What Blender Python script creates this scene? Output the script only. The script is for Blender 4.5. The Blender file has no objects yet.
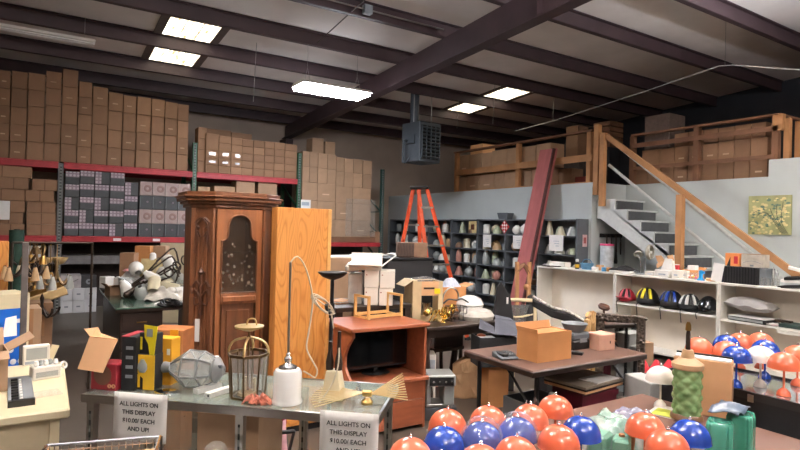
import bpy, bmesh, math, random
from mathutils import Vector, Matrix, Euler
random.seed(7)
SC = bpy.context.scene
COL = SC.collection
PI = math.pi
R = math.radians
ORD = ['first', 'second', 'third', 'fourth', 'fifth', 'sixth', 'seventh', 'eighth', 'ninth', 'tenth', 'eleventh', 'twelfth', 'thirteenth', 'fourteenth', 'fifteenth', 'sixteenth']

# ------------------------------------------------------------------ camera
YAW, ROLL, FOC, EYE, PIT = R(32.3), .025, 560.0, 1.65, 4 / 560
F0 = Vector((math.sin(YAW), math.cos(YAW), 0)); R0 = Vector((math.cos(YAW), -math.sin(YAW), 0)); Z0 = Vector((0, 0, 1))
CF = (F0 + PIT * Z0).normalized(); U1 = (Z0 - PIT * F0).normalized()
CR = math.cos(ROLL) * R0 + math.sin(ROLL) * U1
CU = -math.sin(ROLL) * R0 + math.cos(ROLL) * U1
CO = Vector((0, 0, EYE))
cam = bpy.data.cameras.new('camera'); camo = bpy.data.objects.new('camera', cam); COL.objects.link(camo)
cam.sensor_width = 36; cam.lens = FOC / 800 * 36; cam.clip_end = 100; cam.clip_start = .05
m3 = Matrix((CR, CU, -CF)).transposed()
camo.matrix_world = Matrix.Translation(CO) @ m3.to_4x4()
SC.camera = camo

def ray(px, py): return CF + (px - 400) / FOC * CR - (py - 225) / FOC * CU
def pz(px, py, z):
    d = ray(px, py); return CO + d * ((z - EYE) / d.z)
def pY(px, py, y):
    d = ray(px, py); return CO + d * (y / d.y)
def pX(px, py, x):
    d = ray(px, py); return CO + d * (x / d.x)
def pd(px, py, t): return CO + ray(px, py) * t
ROOF0, ROOFS, YB = 4.45, .06, 14.1
def roofz(y): return ROOF0 + ROOFS * (YB - y)
def proof(px, py, off=0):
    d = ray(px, py); t = (ROOF0 + ROOFS * YB - off - EYE) / (d.z + ROOFS * d.y); return CO + d * t

# ------------------------------------------------------------------ materials
def lin(c): return tuple(((v / 255) / 12.92 if v / 255 <= .04045 else ((v / 255 + .055) / 1.055) ** 2.4) for v in c)
MATS = {}
def M(name, rgb, rough=.6, metal=0, noise=.12, scale=14, rnd=0, bump=0, kind='noise', rgb2=None, trans=0, alpha=1, coat=0, emit=0, stretch=None):
    if name in MATS: return MATS[name]
    m = bpy.data.materials.new(name); m.use_nodes = True
    nt = m.node_tree; N = nt.nodes; L = nt.links
    b = N['Principled BSDF']; b.inputs['Roughness'].default_value = rough; b.inputs['Metallic'].default_value = metal
    c = lin(rgb)
    tc = N.new('ShaderNodeTexCoord'); mp = N.new('ShaderNodeMapping'); L.new(tc.outputs['Object'], mp.inputs['Vector'])
    if stretch: mp.inputs['Scale'].default_value = stretch
    ramp = N.new('ShaderNodeValToRGB')
    c2 = lin(rgb2) if rgb2 else tuple(v * (1 - noise * 2) for v in c)
    ramp.color_ramp.elements[0].color = (*c2, 1); ramp.color_ramp.elements[1].color = (*(min(1, v * (1 + noise * .5)) for v in c), 1)
    if kind == 'wood':
        t = N.new('ShaderNodeTexWave'); t.inputs['Scale'].default_value = scale; t.inputs['Distortion'].default_value = 9; t.inputs['Detail'].default_value = 3; t.inputs['Detail Scale'].default_value = .8
        t.wave_profile = 'SAW'; fac = t.outputs['Fac']
    elif kind == 'voronoi':
        t = N.new('ShaderNodeTexVoronoi'); t.inputs['Scale'].default_value = scale; fac = t.outputs['Distance']
    elif kind == 'brick':
        t = N.new('ShaderNodeTexBrick'); t.inputs['Scale'].default_value = scale; fac = t.outputs['Fac']
    else:
        t = N.new('ShaderNodeTexNoise'); t.inputs['Scale'].default_value = scale; t.inputs['Detail'].default_value = 5; fac = t.outputs['Fac']
        ramp.color_ramp.elements[0].position = .3; ramp.color_ramp.elements[1].position = .7
    L.new(mp.outputs['Vector'], t.inputs['Vector']); L.new(fac, ramp.inputs['Fac'])
    out = ramp.outputs['Color']
    if rnd:
        oi = N.new('ShaderNodeObjectInfo'); hs = N.new('ShaderNodeHueSaturation'); mr = N.new('ShaderNodeMapRange')
        mr.inputs['To Min'].default_value = 1 - rnd; mr.inputs['To Max'].default_value = 1 + rnd
        L.new(oi.outputs['Random'], mr.inputs['Value']); L.new(mr.outputs['Result'], hs.inputs['Value']); L.new(out, hs.inputs['Color']); out = hs.outputs['Color']
    L.new(out, b.inputs['Base Color'])
    if bump:
        bp = N.new('ShaderNodeBump'); bp.inputs['Strength'].default_value = bump; bp.inputs['Distance'].default_value = .01
        L.new(fac, bp.inputs['Height']); L.new(bp.outputs['Normal'], b.inputs['Normal'])
    if trans: b.inputs['Transmission Weight'].default_value = trans; b.inputs['IOR'].default_value = 1.3
    if coat: b.inputs['Coat Weight'].default_value = coat; b.inputs['Coat Roughness'].default_value = .1
    if alpha < 1: b.inputs['Alpha'].default_value = alpha
    if emit:
        L.new(out, b.inputs['Emission Color']); b.inputs['Emission Strength'].default_value = emit
    MATS[name] = m
    return m

CARD = M('cardboard', (146, 111, 84), .85, noise=.07, scale=6, rnd=.16)
CARD2 = M('pale_cardboard', (168, 136, 108), .85, noise=.07, scale=6, rnd=.14)
CARDO = M('orange_cardboard', (196, 136, 84), .8, noise=.06, scale=6)
CARDL = M('light_cardboard', (222, 172, 128), .8, noise=.05, scale=6)
PAPER = M('white_paper', (232, 229, 226), .8, noise=.03, scale=20)
WHITE = M('white_paint', (228, 224, 216), .55, noise=.04, scale=5)
WHITEPL = M('white_plastic', (235, 234, 232), .35, noise=.02)
OPAL = M('opal_glass', (240, 238, 236), .18, noise=.01, coat=.4)
CREAM = M('cream_paint', (222, 208, 174), .5, noise=.04, scale=4)
REDBEAM = M('red_beam_paint', (176, 46, 54), .5, noise=.12, scale=8)
GREENUP = M('green_upright_paint', (32, 84, 56), .5, noise=.12, scale=8)
GRAYUP = M('gray_upright_paint', (104, 104, 104), .5, .3, noise=.1)
HOLE = M('slot_shadow_black', (14, 16, 16), .9)
BLACK = M('black_plastic', (22, 22, 24), .45, noise=.1)
BLACKM = M('black_matte', (24, 22, 24), .8, noise=.1)
DGRAY = M('dark_gray_paint', (92, 97, 102), .6, noise=.08, scale=4)
GRAY = M('gray_paint', (130, 134, 138), .55, noise=.06)
STEEL = M('brushed_steel', (176, 174, 170), .32, 1, noise=.06)
CHROME = M('chrome', (225, 225, 228), .12, 1, noise=.02)
BRASS = M('aged_brass', (168, 132, 74), .35, .9, noise=.12)
BRASSP = M('pale_brass', (214, 186, 132), .35, .7, noise=.1)
BRONZE = M('dark_bronze', (64, 52, 44), .45, .6, noise=.15)
GLASS = M('clear_glass', (235, 240, 240), .05, trans=1, noise=0)
SMOKE = M('frosted_pane', (206, 210, 208), .12, noise=.03, alpha=.17, coat=.6)
SHEET = M('clear_plastic_film', (232, 234, 240), .12, noise=.03, alpha=.14, coat=1)
FILM = M('pallet_stretch_film', (200, 190, 178), .2, noise=.1, alpha=.3, coat=.5)
LUMBER = M('pine_lumber', (180, 130, 86), .7, noise=.16, scale=3, stretch=(1, 1, 1))
LUMBERD = M('weathered_lumber', (124, 86, 62), .75, noise=.16, scale=3)
WALNUT = M('walnut_veneer', (120, 74, 46), .38, kind='noise', noise=.22, scale=5, stretch=(6, 6, .7), coat=.25)
WALNUTD = M('dark_walnut_carving', (84, 48, 30), .45, noise=.2, scale=10)
CHERRY = M('cherry_veneer', (160, 88, 58), .4, noise=.12, scale=5, stretch=(1, 5, 5), coat=.15)
DARKWOOD = M('espresso_wood', (52, 38, 32), .4, noise=.2, scale=6, stretch=(1, 6, 6), coat=.2)
BROWNTOP = M('brown_laminate', (102, 75, 64), .45, noise=.1, scale=5)
CORAL = M('coral_enamel', (226, 110, 76), .28, noise=.03, coat=.3)
BLUE = M('royal_blue_enamel', (32, 66, 158), .25, noise=.03, coat=.3)
MAROON = M('maroon_plastic', (96, 24, 40), .4, noise=.08)
YELLOW = M('yellow_print', (236, 184, 40), .5, noise=.05)
YELLOWB = M('bright_yellow_print', (246, 224, 40), .5, noise=.04)
PINK = M('pink_cloth', (228, 80, 130), .8, noise=.08)
AQUA = M('aqua_ribbed_glass', (96, 190, 166), .1, noise=.06, alpha=.7, coat=.8)
GREENC = M('green_glazed_ceramic', (142, 172, 120), .22, kind='noise', rgb2=(84, 120, 70), scale=16, coat=.5)

SLOT = bpy.data.materials.new('punched_slots'); SLOT.use_nodes = True
_n = SLOT.node_tree; _t = _n.nodes.new('ShaderNodeTexCoord'); _x = _n.nodes.new('ShaderNodeSeparateXYZ'); _m = _n.nodes.new('ShaderNodeMath'); _m.operation = 'PINGPONG'; _m.inputs[1].default_value = .0275
_g = _n.nodes.new('ShaderNodeMath'); _g.operation = 'GREATER_THAN'; _g.inputs[1].default_value = .013; _c = _n.nodes.new('ShaderNodeMixRGB'); _c.inputs['Color1'].default_value = (*lin((14, 16, 16)), 1); _c.inputs['Color2'].default_value = (*lin((112, 116, 112)), 1)
_n.links.new(_t.outputs['Object'], _x.inputs[0]); _n.links.new(_x.outputs['Z'], _m.inputs[0]); _n.links.new(_m.outputs[0], _g.inputs[0]); _n.links.new(_g.outputs[0], _c.inputs['Fac']); _n.links.new(_c.outputs[0], _n.nodes['Principled BSDF'].inputs['Base Color'])

# ------------------------------------------------------------------ mesh builder
class MB:
    def __init__(s): s.v = []; s.f = []; s.sm = []
    def add(s, vs, fs, smooth=False, mtx=None):
        o = len(s.v)
        for v in vs:
            v = Vector(v); s.v.append(mtx @ v if mtx else v)
        for f in fs: s.f.append([i + o for i in f]); s.sm.append(smooth)
        return s
    def box(s, c, d, rot=None):
        x, y, z = d[0] / 2, d[1] / 2, d[2] / 2
        vs = [(-x, -y, -z), (x, -y, -z), (x, y, -z), (-x, y, -z), (-x, -y, z), (x, -y, z), (x, y, z), (-x, y, z)]
        m = Matrix.Translation(Vector(c))
        if rot: m = m @ Euler(rot).to_matrix().to_4x4()
        return s.add(vs, [(0, 3, 2, 1), (4, 5, 6, 7), (0, 1, 5, 4), (1, 2, 6, 5), (2, 3, 7, 6), (3, 0, 4, 7)], False, m)
    def bx(s, x0, x1, y0, y1, z0, z1): return s.box(((x0 + x1) / 2, (y0 + y1) / 2, (z0 + z1) / 2), (abs(x1 - x0), abs(y1 - y0), abs(z1 - z0)))
    def bar(s, a, b, w, h=None, up=(0, 0, 1)):
        a = Vector(a); b = Vector(b); h = h or w; d = (b - a); L = d.length; d.normalize(); u = Vector(up)
        if abs(d.dot(u)) > .98: u = Vector((1, 0, 0))
        sd = d.cross(u).normalized(); u = sd.cross(d)
        m = Matrix((sd, d, u)).transposed().to_4x4(); m.translation = (a + b) / 2
        x, y, z = w / 2, L / 2, h / 2
        vs = [(-x, -y, -z), (x, -y, -z), (x, y, -z), (-x, y, -z), (-x, -y, z), (x, -y, z), (x, y, z), (-x, y, z)]
        return s.add(vs, [(0, 3, 2, 1), (4, 5, 6, 7), (0, 1, 5, 4), (1, 2, 6, 5), (2, 3, 7, 6), (3, 0, 4, 7)], False, m)
    def lathe(s, prof, n=24, c=(0, 0, 0), rot=None, ph=0, smooth=True, sx=1, sy=1):
        vs = []; fs = []; k = len(prof)
        for i in range(n):
            a = 2 * PI * i / n + ph
            for r, z in prof: vs.append((r * math.cos(a) * sx, r * math.sin(a) * sy, z))
        for i in range(n):
            j = (i + 1) % n
            for q in range(k - 1):
                fs.append((i * k + q, j * k + q, j * k + q + 1, i * k + q + 1))
        if prof[0][0] > 1e-6: fs.append([i * k for i in range(n)][::-1])
        if prof[-1][0] > 1e-6: fs.append([i * k + k - 1 for i in range(n)])
        m = Matrix.Translation(Vector(c))
        if rot: m = m @ Euler(rot).to_matrix().to_4x4()
        return s.add(vs, fs, smooth, m)
    def shell(s, prof, n=24, c=(0, 0, 0), rot=None, t=.004, ph=0, smooth=True, sx=1, sy=1):
        inn = [(max(r - t, .0005), z - t * .3) for r, z in reversed(prof)]
        pr = list(prof) + inn + [prof[0]]
        vs = []; fs = []; k = len(pr)
        for i in range(n):
            a = 2 * PI * i / n + ph
            for r, z in pr: vs.append((r * math.cos(a) * sx, r * math.sin(a) * sy, z))
        for i in range(n):
            j = (i + 1) % n
            for q in range(k - 1): fs.append((i * k + q, j * k + q, j * k + q + 1, i * k + q + 1))
        m = Matrix.Translation(Vector(c))
        if rot: m = m @ Euler(rot).to_matrix().to_4x4()
        return s.add(vs, fs, smooth, m)
    def cyl(s, a, b, r0, r1=None, n=12):
        a = Vector(a); b = Vector(b); r1 = r0 if r1 is None else r1
        d = (b - a); L = d.length; q = Vector((0, 0, 1)).rotation_difference(d.normalized()).to_matrix().to_4x4()
        m = Matrix.Translation(a) @ q
        vs = []; 
        for i in range(n):
            t = 2 * PI * i / n; vs += [(r0 * math.cos(t), r0 * math.sin(t), 0), (r1 * math.cos(t), r1 * math.sin(t), L)]
        fs = [(2 * i, 2 * ((i + 1) % n), 2 * ((i + 1) % n) + 1, 2 * i + 1) for i in range(n)] + [[2 * i for i in range(n)][::-1], [2 * i + 1 for i in range(n)]]
        return s.add(vs, fs, True, m)
    def tube(s, pts, r, n=8, sm=3):
        P = [Vector(p) for p in pts]
        if sm > 1 and len(P) > 2:
            Q = []
            for i in range(len(P) - 1):
                p0 = P[max(i - 1, 0)]; p1 = P[i]; p2 = P[i + 1]; p3 = P[min(i + 2, len(P) - 1)]
                for k in range(sm):
                    t = k / sm
                    Q.append(.5 * ((2 * p1) + (p2 - p0) * t + (2 * p0 - 5 * p1 + 4 * p2 - p3) * t * t + (3 * p1 - p0 - 3 * p2 + p3) * t ** 3))
            P = Q + [P[-1]]
        vs = []; fs = []; ref = Vector((0, 0, 1))
        for i, p in enumerate(P):
            d = (P[min(i + 1, len(P) - 1)] - P[max(i - 1, 0)]).normalized()
            if abs(d.dot(ref)) > .95: ref = Vector((1, 0, 0)) if abs(d.x) < .9 else Vector((0, 1, 0))
            u = d.cross(ref).normalized(); w = u.cross(d); ref = w
            for k in range(n):
                a = 2 * PI * k / n; vs.append(p + u * (r * math.cos(a)) + w * (r * math.sin(a)))
        for i in range(len(P) - 1):
            for k in range(n):
                fs.append((i * n + k, i * n + (k + 1) % n, (i + 1) * n + (k + 1) % n, (i + 1) * n + k))
        fs += [list(range(n)), list(range((len(P) - 1) * n, len(P) * n))[::-1]]
        return s.add(vs, fs, True)
    def prism(s, poly, z0, z1, mtx=None):
        n = len(poly)
        vs = [(x, y, z0) for x, y in poly] + [(x, y, z1) for x, y in poly]
        fs = [list(range(n))[::-1], list(range(n, 2 * n))] + [(i, (i + 1) % n, n + (i + 1) % n, n + i) for i in range(n)]
        return s.add(vs, fs, False, mtx)
    def quad(s, a, b, c, d, t):
        a, b, c, d = map(Vector, (a, b, c, d)); n = (b - a).cross(d - a).normalized() * t
        vs = [a, b, c, d, a + n, b + n, c + n, d + n]
        return s.add(vs, [(3, 2, 1, 0), (4, 5, 6, 7), (0, 1, 5, 4), (1, 2, 6, 5), (2, 3, 7, 6), (3, 0, 4, 7)])
    def grid(s, fn, nu, nv, t=0, smooth=True):
        vs = [Vector(fn(i / nu, j / nv)) for j in range(nv + 1) for i in range(nu + 1)]
        W = nu + 1
        fs = [(j * W + i, j * W + i + 1, (j + 1) * W + i + 1, (j + 1) * W + i) for j in range(nv) for i in range(nu)]
        return s.add(vs, fs, smooth)
    def build(s, name, mat, parent=None, bevel=0, solid=0):
        me = bpy.data.meshes.new(name); me.from_pydata([tuple(v) for v in s.v], [], s.f)
        if bevel or solid:
            bm = bmesh.new(); bm.from_mesh(me)
            bmesh.ops.recalc_face_normals(bm, faces=bm.faces)
            if bevel:
                bmesh.ops.bevel(bm, geom=[e for e in bm.edges if len(e.link_faces) == 2 and e.calc_face_angle(0) > .5], offset=bevel, segments=1, affect='EDGES')
            bm.to_mesh(me); bm.free()
        else:
            bm = bmesh.new(); bm.from_mesh(me); bmesh.ops.recalc_face_normals(bm, faces=bm.faces); bm.to_mesh(me); bm.free()
        if any(s.sm):
            for p in me.polygons: p.use_smooth = True
            me.set_sharp_from_angle(angle=R(38))
        me.materials.append(mat)
        o = bpy.data.objects.new(name, me); COL.objects.link(o)
        if parent: o.parent = parent
        if solid:
            md = o.modifiers.new('thickness', 'SOLIDIFY'); md.thickness = solid; md.offset = 0
        return o

def thing(name, label, cat, loc=(0, 0, 0), rz=0, group=None, tilt=None):
    o = bpy.data.objects.new(name, None); COL.objects.link(o); o.empty_display_size = .05
    o.location = loc; o.rotation_euler = tilt if tilt else (0, 0, rz)
    o['label'] = label; o['category'] = cat
    if group: o['group'] = group
    return o
def tag(o, label, cat, group=None):
    o['label'] = label; o['category'] = cat
    if group: o['group'] = group
    return o
def at(o, loc, rz=0, tilt=None):
    o.location = loc; o.rotation_euler = tilt if tilt else (0, 0, rz); return o
def struct(name, mb, mat, bevel=0):
    o = mb.build(name, mat, None, bevel); o['kind'] = 'structure'; return o
def B(*a): return MB().bx(*a)
def copy_thing(o, label, loc, rz=0, group=None):
    c = o.copy(); COL.objects.link(c); c.location = loc; c.rotation_euler = (0, 0, rz); c['label'] = label
    if group: c['group'] = group
    for ch in o.children:
        d = ch.copy(); COL.objects.link(d); d.parent = c
        for g in ch.children:
            e = g.copy(); COL.objects.link(e); e.parent = d
    return c
def text_mesh(s, size, name, mat, parent, loc, rot, extrude=.0006, align='CENTER', space=1):
    cu = bpy.data.curves.new('lettering', 'FONT'); cu.body = s; cu.size = size; cu.align_x = align; cu.align_y = 'CENTER'; cu.extrude = extrude; cu.space_line = space
    cu.offset = size * .012
    t = bpy.data.objects.new('lettering', cu); COL.objects.link(t)
    bpy.context.view_layer.update()
    me = bpy.data.meshes.new_from_object(t.evaluated_get(bpy.context.evaluated_depsgraph_get()))
    bpy.data.objects.remove(t); bpy.data.curves.remove(cu)
    me.materials.clear(); me.materials.append(mat)
    o = bpy.data.objects.new(name, me); COL.objects.link(o); o.parent = parent; o.location = loc; o.rotation_euler = rot
    return o

# ------------------------------------------------------------------ the setting
FLOORM = M('sealed_concrete', (86, 77, 68), .42, noise=.14, scale=1.3, bump=.02)
ROOFM = M('white_vinyl_insulation', (232, 224, 218), .75, noise=.08, scale=1.1)
PURM = M('red_oxide_steel', (70, 52, 55), .55, noise=.12, scale=3)
MEZW = M('painted_gray_blue_block', (192, 199, 199), .65, noise=.05, scale=1.5)
BACKW = M('back_wall_panel', (186, 168, 152), .75, noise=.06, scale=2)
DARKW = M('dark_wall_panel', (44, 46, 52), .8, noise=.08, scale=2)
struct('floor', B(-8, 13, -7, 14.3, -.1, 0), FLOORM)
struct('wall_back', B(-8, 13, YB, YB + .15, 0, 4.6), BACKW)
struct('wall_left', B(-8.15, -8, -7, 14.3, 0, 6), BACKW)
struct('wall_rear', B(-8, 13, -7.15, -7, 0, 6), WHITE)
struct('wall_far_right', B(13, 13.15, -7, 14.3, 0, 6), DARKW)
mb = MB(); mb.prism([(-7.2, roofz(-7.2)), (14.3, roofz(14.3)), (14.3, roofz(14.3) + .12), (-7.2, roofz(-7.2) + .12)], -8.2, 13.2, Matrix(((0, 0, 1, 0), (1, 0, 0, 0), (0, 1, 0, 0), (0, 0, 0, 1))))
struct('ceiling', mb, ROOFM)
MZ = 2.6
struct('wall_right', B(8.5, 8.65, 6.78, YB, 0, MZ), MEZW)
struct('wall_return', B(8.65, 9.4, 6.78, 6.93, 0, MZ), MEZW)
mb = MB(); mb.prism([(6.93, 0), (6.93, MZ), (4.27, MZ), (4.27, 2.86), (-3, 2.86), (-3, 0)], 9.4, 9.52, Matrix(((0, 0, 1, 0), (1, 0, 0, 0), (0, 1, 0, 0), (0, 0, 0, 1))))
struct('wall_stair', mb, MEZW)
struct('floor_mezzanine', B(8.65, 13, 6.93, YB, MZ - .15, MZ), LUMBERD)
struct('floor_mezzanine_stair', B(9.52, 13, -3, 6.93, MZ - .15, MZ), LUMBERD)
pil = struct('trim_1', B(8.42, 8.5, 6.78, 6.9, 0, 2.5), MEZW)
# purlins (run along X) and the tapered rafters (run along Y)
pys = [12.4, 11.1, 9.75, 8.4, 7.05, 5.7, 4.35, 3.0, 1.65, .3, 13.6]
for i, y in enumerate(pys):
    z = roofz(y)
    mb = MB(); mb.bx(-8, 13, y - .012, y + .012, z - .21, z - .003); mb.bx(-8, 13, y, y + .075, z - .213, z - .2); mb.bx(-8, 13, y - .07, y, z - .02, z - .006)
    struct('trim_%d' % (i + 2), mb, PURM)
def rafter(x, nm):
    mb = MB()
    pts_b = [(13.9, roofz(13.9) - .56), (9, roofz(9) - .6), (4, roofz(4) - .68), (-6, roofz(-6) - .66)]
    for (y0, z0), (y1, z1) in zip(pts_b, pts_b[1:]):
        mb.prism([(y0, z0), (y1, z1), (y1, roofz(y1) - .215), (y0, roofz(y0) - .215)], x - .008, x + .008, Matrix(((0, 0, 1, 0), (1, 0, 0, 0), (0, 1, 0, 0), (0, 0, 0, 1))))
        mb.prism([(y0, z0), (y1, z1), (y1, z1 + .02), (y0, z0 + .02)], x - .1, x + .1, Matrix(((0, 0, 1, 0), (1, 0, 0, 0), (0, 1, 0, 0), (0, 0, 0, 1))))
    mb.bx(x - .1, x + .1, 5.0, 5.02, roofz(5) - .65, roofz(5) - .22)
    mb.bx(x - .1, x + .1, 13.6, 14.05, 0, roofz(13.9) - .58)
    return struct(nm, mb, PURM)
rafter(5.2, 'trim_20')
# skylight panels set in the roof between purlins
SKY = M('sunlit_fibreglass', (255, 246, 226), .5, rgb2=(132, 100, 56), scale=3.2, emit=2.6, stretch=(4, 1, 1))
for i, (x0, x1) in enumerate(((1.5, 2.25), (8.25, 8.95), (15, 15))[:2]):
    for k, (y0, y1) in enumerate(((8.6, 9.68), (9.86, 11.05))):
        mb = MB(); mb.quad((x0, y0, roofz(y0) - .012), (x1, y0, roofz(y0) - .012), (x1, y1, roofz(y1) - .012), (x0, y1, roofz(y1) - .012), -.01)
        wn = struct('window_%d' % (i * 2 + k + 1), mb, SKY)
        for xa in (x0 - .13, x1):
            fm_ = MB(); fm_.quad((xa, y0, roofz(y0) - .016), (xa + .13, y0, roofz(y0) - .016), (xa + .13, y1, roofz(y1) - .016), (xa, y1, roofz(y1) - .016), -.012); fm_.build('window_frame', M('skylight_curb', (104, 92, 86), .7), wn)  # dark strips for the dark gaps along the cut roof edges
        for q in (.33, .66): xr = x0 + (x1 - x0) * q; MB().bar((xr, y0, roofz(y0) - .02), (xr, y1, roofz(y1) - .02), .012, .01).build('glazing_rib', M('skylight_rib', (190, 176, 150), .6), wn)

# ------------------------------------------------------------------ pallet rack
RY = 11.5
rk = thing('pallet_rack', 'long pallet rack with red beams and green uprights along the back wall', 'rack', (0, RY, 0))
def upright(x, mat, top):
    mb = MB()
    for y in (0, 1.0): mb.bx(x - .04, x + .04, y, y + .07, 0, top)
    z = .25
    k = 0
    while z < top - .5:
        mb.bar((x, .06, z), (x, 1.01, z + .55), .03, .03); mb.bar((x, .06, z), (x, 1.01, z), .03, .03); z += .6
    o = mb.build('upright', mat, rk)
    B(x - .016, x + .016, -.003, 0, .05, top - .03).build('slot_strip', SLOT, o)
for x, mt, tp in ((-2.05, GRAYUP, 2.6), (.2, GRAYUP, 2.66), (2.45, GREENUP, 3.25), (4.645, GREENUP, 3.25), (6.76, M('dark_green_upright', (42, 70, 64), .6), 3.06)): upright(x, mt, tp)
def beams(x0, x1, z, h=.115):
    for y in (-.015, 1.02):
        m = MB(); m.bx(x0, x1, y, y + .05, z - h / 2, z + h / 2); m.bx(x0, x1, y - .006, y, z + h / 2 - .03, z + h / 2); m.build('beam', REDBEAM, rk, .004)
    B(x0, x1, .035, 1.02, z + h / 2 - .035, z + h / 2 - .002).build('deck_board', LUMBERD, rk)
for x0, x1 in ((-2.01, .16), (.24, 2.41), (2.49, 4.6)): beams(x0, x1, 2.62); beams(x0, x1, 1.33, .1)
beams(4.69, 6.72, 1.265, .095)
ZU, ZL = 2.68, 1.382
for x in (1.05, 1.72):  # worn stickers on the lower beam
    B(x, x + .13, -.024, -.021, 1.3, 1.35).build('sticker', PAPER, rk)

CART = {}
def carton(label, x, y, z, w, d, h, mat=None, rz=0, group=None, mark=0, name='cardboard_box', cat='box', tape=False, bev=.004):
    """x = centre, y = front face, z = bottom"""
    mat = mat or CARD
    o = MB().box((0, d / 2, h / 2), (w, d, h)).build(name, mat, None, bev)
    at(o, (x, y, z), rz); tag(o, label, cat, group)
    if mark == 1: B(-w * .22, w * .16, -.0022, .0002, h * .36, h * .43).build('paper_label', LBL, o)
    if mark == 2: B(w * .1, w * .28, -.0022, .0002, h * .08, h * .2).build('paper_label', PAPER, o)
    if tape:
        m = MB(); m.bx(-.022, .022, -.0015, .0002, h * .7, h); m.bx(-.022, .022, -.001, d, h - .0002, h + .0015); m.build('tape', TAPE, o)
    return o
LBL = M('tan_paper_label', (206, 176, 146), .7, noise=.03)
TAPE = M('packing_tape', (150, 108, 72), .3, noise=.05)
SEAM = M('carton_seam_shadow', (96, 66, 46), .9, noise=.05)  # dark brown line of the centre seam

# upper level, bays left of the second green upright: thirteen visible columns of cartons
ex = [-4, 9, 26, 43.7, 60, 76.7, 91, 107, 121.7, 135.5, 150.3, 163.8, 176.7, 188.3]
tops = [70, 71, 73, 71, 69, 81.5, 86.5, 92.5, 95.5, 97, 99, 102, 104]
rows = [5, 5, 5, 5, 5, 5, 4, 4, 4, 4, 4, 4, 4]
for c in range(13):
    x0 = pY(ex[c], 150, RY).x; x1 = pY(ex[c + 1], 150, RY).x
    zt = pY((ex[c] + ex[c + 1]) / 2, tops[c], RY).z
    hs = [random.uniform(.93, 1.07) for _ in range(rows[c])]; f = (zt - ZU) / sum(hs); z = ZU
    for r in range(rows[c]):
        h = hs[r] * f
        off = random.uniform(-.012, .012) if rows[c] > r > 0 else 0
        lab = 'brown carton, %s column from the left, %s row above the long red beam' % (ORD[c], ORD[r])
        if r == rows[c] - 1 and c > 0: lab = 'brown carton topping the %s column from the left above the long red beam' % ORD[c]
        carton(lab, (x0 + x1) / 2, RY - .01 + random.uniform(0, .025), z, (x1 - x0) - random.uniform(.008, .02), .4, h - .004,
               group='cartons above the long red beam', mark=(1 if random.random() < .42 else 0), rz=0)
        z += h
# flat cartons set back behind the big stack
for k, (px0, px1, pt, pb) in enumerate(((203, 231, 131, 140), (231, 252, 134.5, 141))):
    a = pY(px0, pb, RY + .5); b = pY(px1, pt, RY + .5)
    carton(['pale wide carton behind the small carton stack, left end', 'pale wide carton behind the small carton stack, nearer the middle'][k], (a.x + b.x) / 2, RY + .5, ZU, b.x - a.x, .4, b.z - ZU, CARD, group='cartons behind the small stack')
# middle bay, upper level: small cartons
ex2 = [205.6, 218.5, 231, 242, 253.5, 264.8, 274.5, 285, 297.5]
tp2 = [133.5, 136, 138, 139.5, 140.5, 141.5, 142.5, 144]
nm2 = ['leftmost column', 'second column', 'third column', 'fourth column', 'fifth column', 'sixth column', 'seventh column', 'rightmost column']
TIN = M('silver_tape', (225, 225, 228), .2, .6)
for c in range(8):
    x0 = pY(ex2[c], 150, RY).x; x1 = pY(ex2[c + 1], 150, RY).x; zt = pY(ex2[c] + 6, tp2[c], RY).z
    h = (zt - ZU) / 5
    hh = [h] * 5 if c else [h * 1.0, h * .9, h * .95, h * 2.15]
    z = ZU
    for r, h1 in enumerate(hh):
        o = carton('small brown carton between the green uprights, %s, %s row' % (nm2[c], ORD[r] if r else 'bottom'), (x0 + x1) / 2, RY - .01 + (0 if c < 3 else .02), z, x1 - x0 - .006, .3, h1 - .003,
               group='small cartons between the green uprights', mark=0)
        if c < 3 and r in (1, 2): B(-.06 + .02 * c, .07, -.003, .0002, h1 * .35, h1 * (.75 if r == 2 else .6)).build('shiny_tape', TIN, o)
        z += h1
for r in range(4):
    carton('narrow brown carton beside the left green upright, %s of its column' % ['lowest', 'second', 'third', 'highest'][r], 2.59, RY + .04, ZU + r * .225, .16, .3, .22, group='narrow cartons by the green upright')
# middle bay, under the upper beam: pale cartons behind the cabinet top
for k, (px0, px1, pt, pb) in enumerate(((198, 210, 187, 194), (214, 235, 187, 196), (236, 255, 182, 196), (258, 277, 182, 196))):
    a = pY(px0, pb, RY + .05); b = pY(px1, pt, RY + .05)
    carton('pale flat carton under the upper red beam, %s from the left green upright' % ORD[k], (a.x + b.x) / 2, RY + .05, 1.9, b.x - a.x, .4, b.z - 1.9, CARD2, group='cartons behind the cabinet top')
B(2.5, 4.6, .02, .75, 1.86, 1.898).build('shelf_board', LUMBER, rk)
for k in range(4):
    carton('brown carton hidden low behind the cabinet, %s of four' % ORD[k], 2.76 + .5 * k, RY + .05, ZL, .46, .4, .44, CARD, group='low cartons behind the cabinet')
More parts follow.
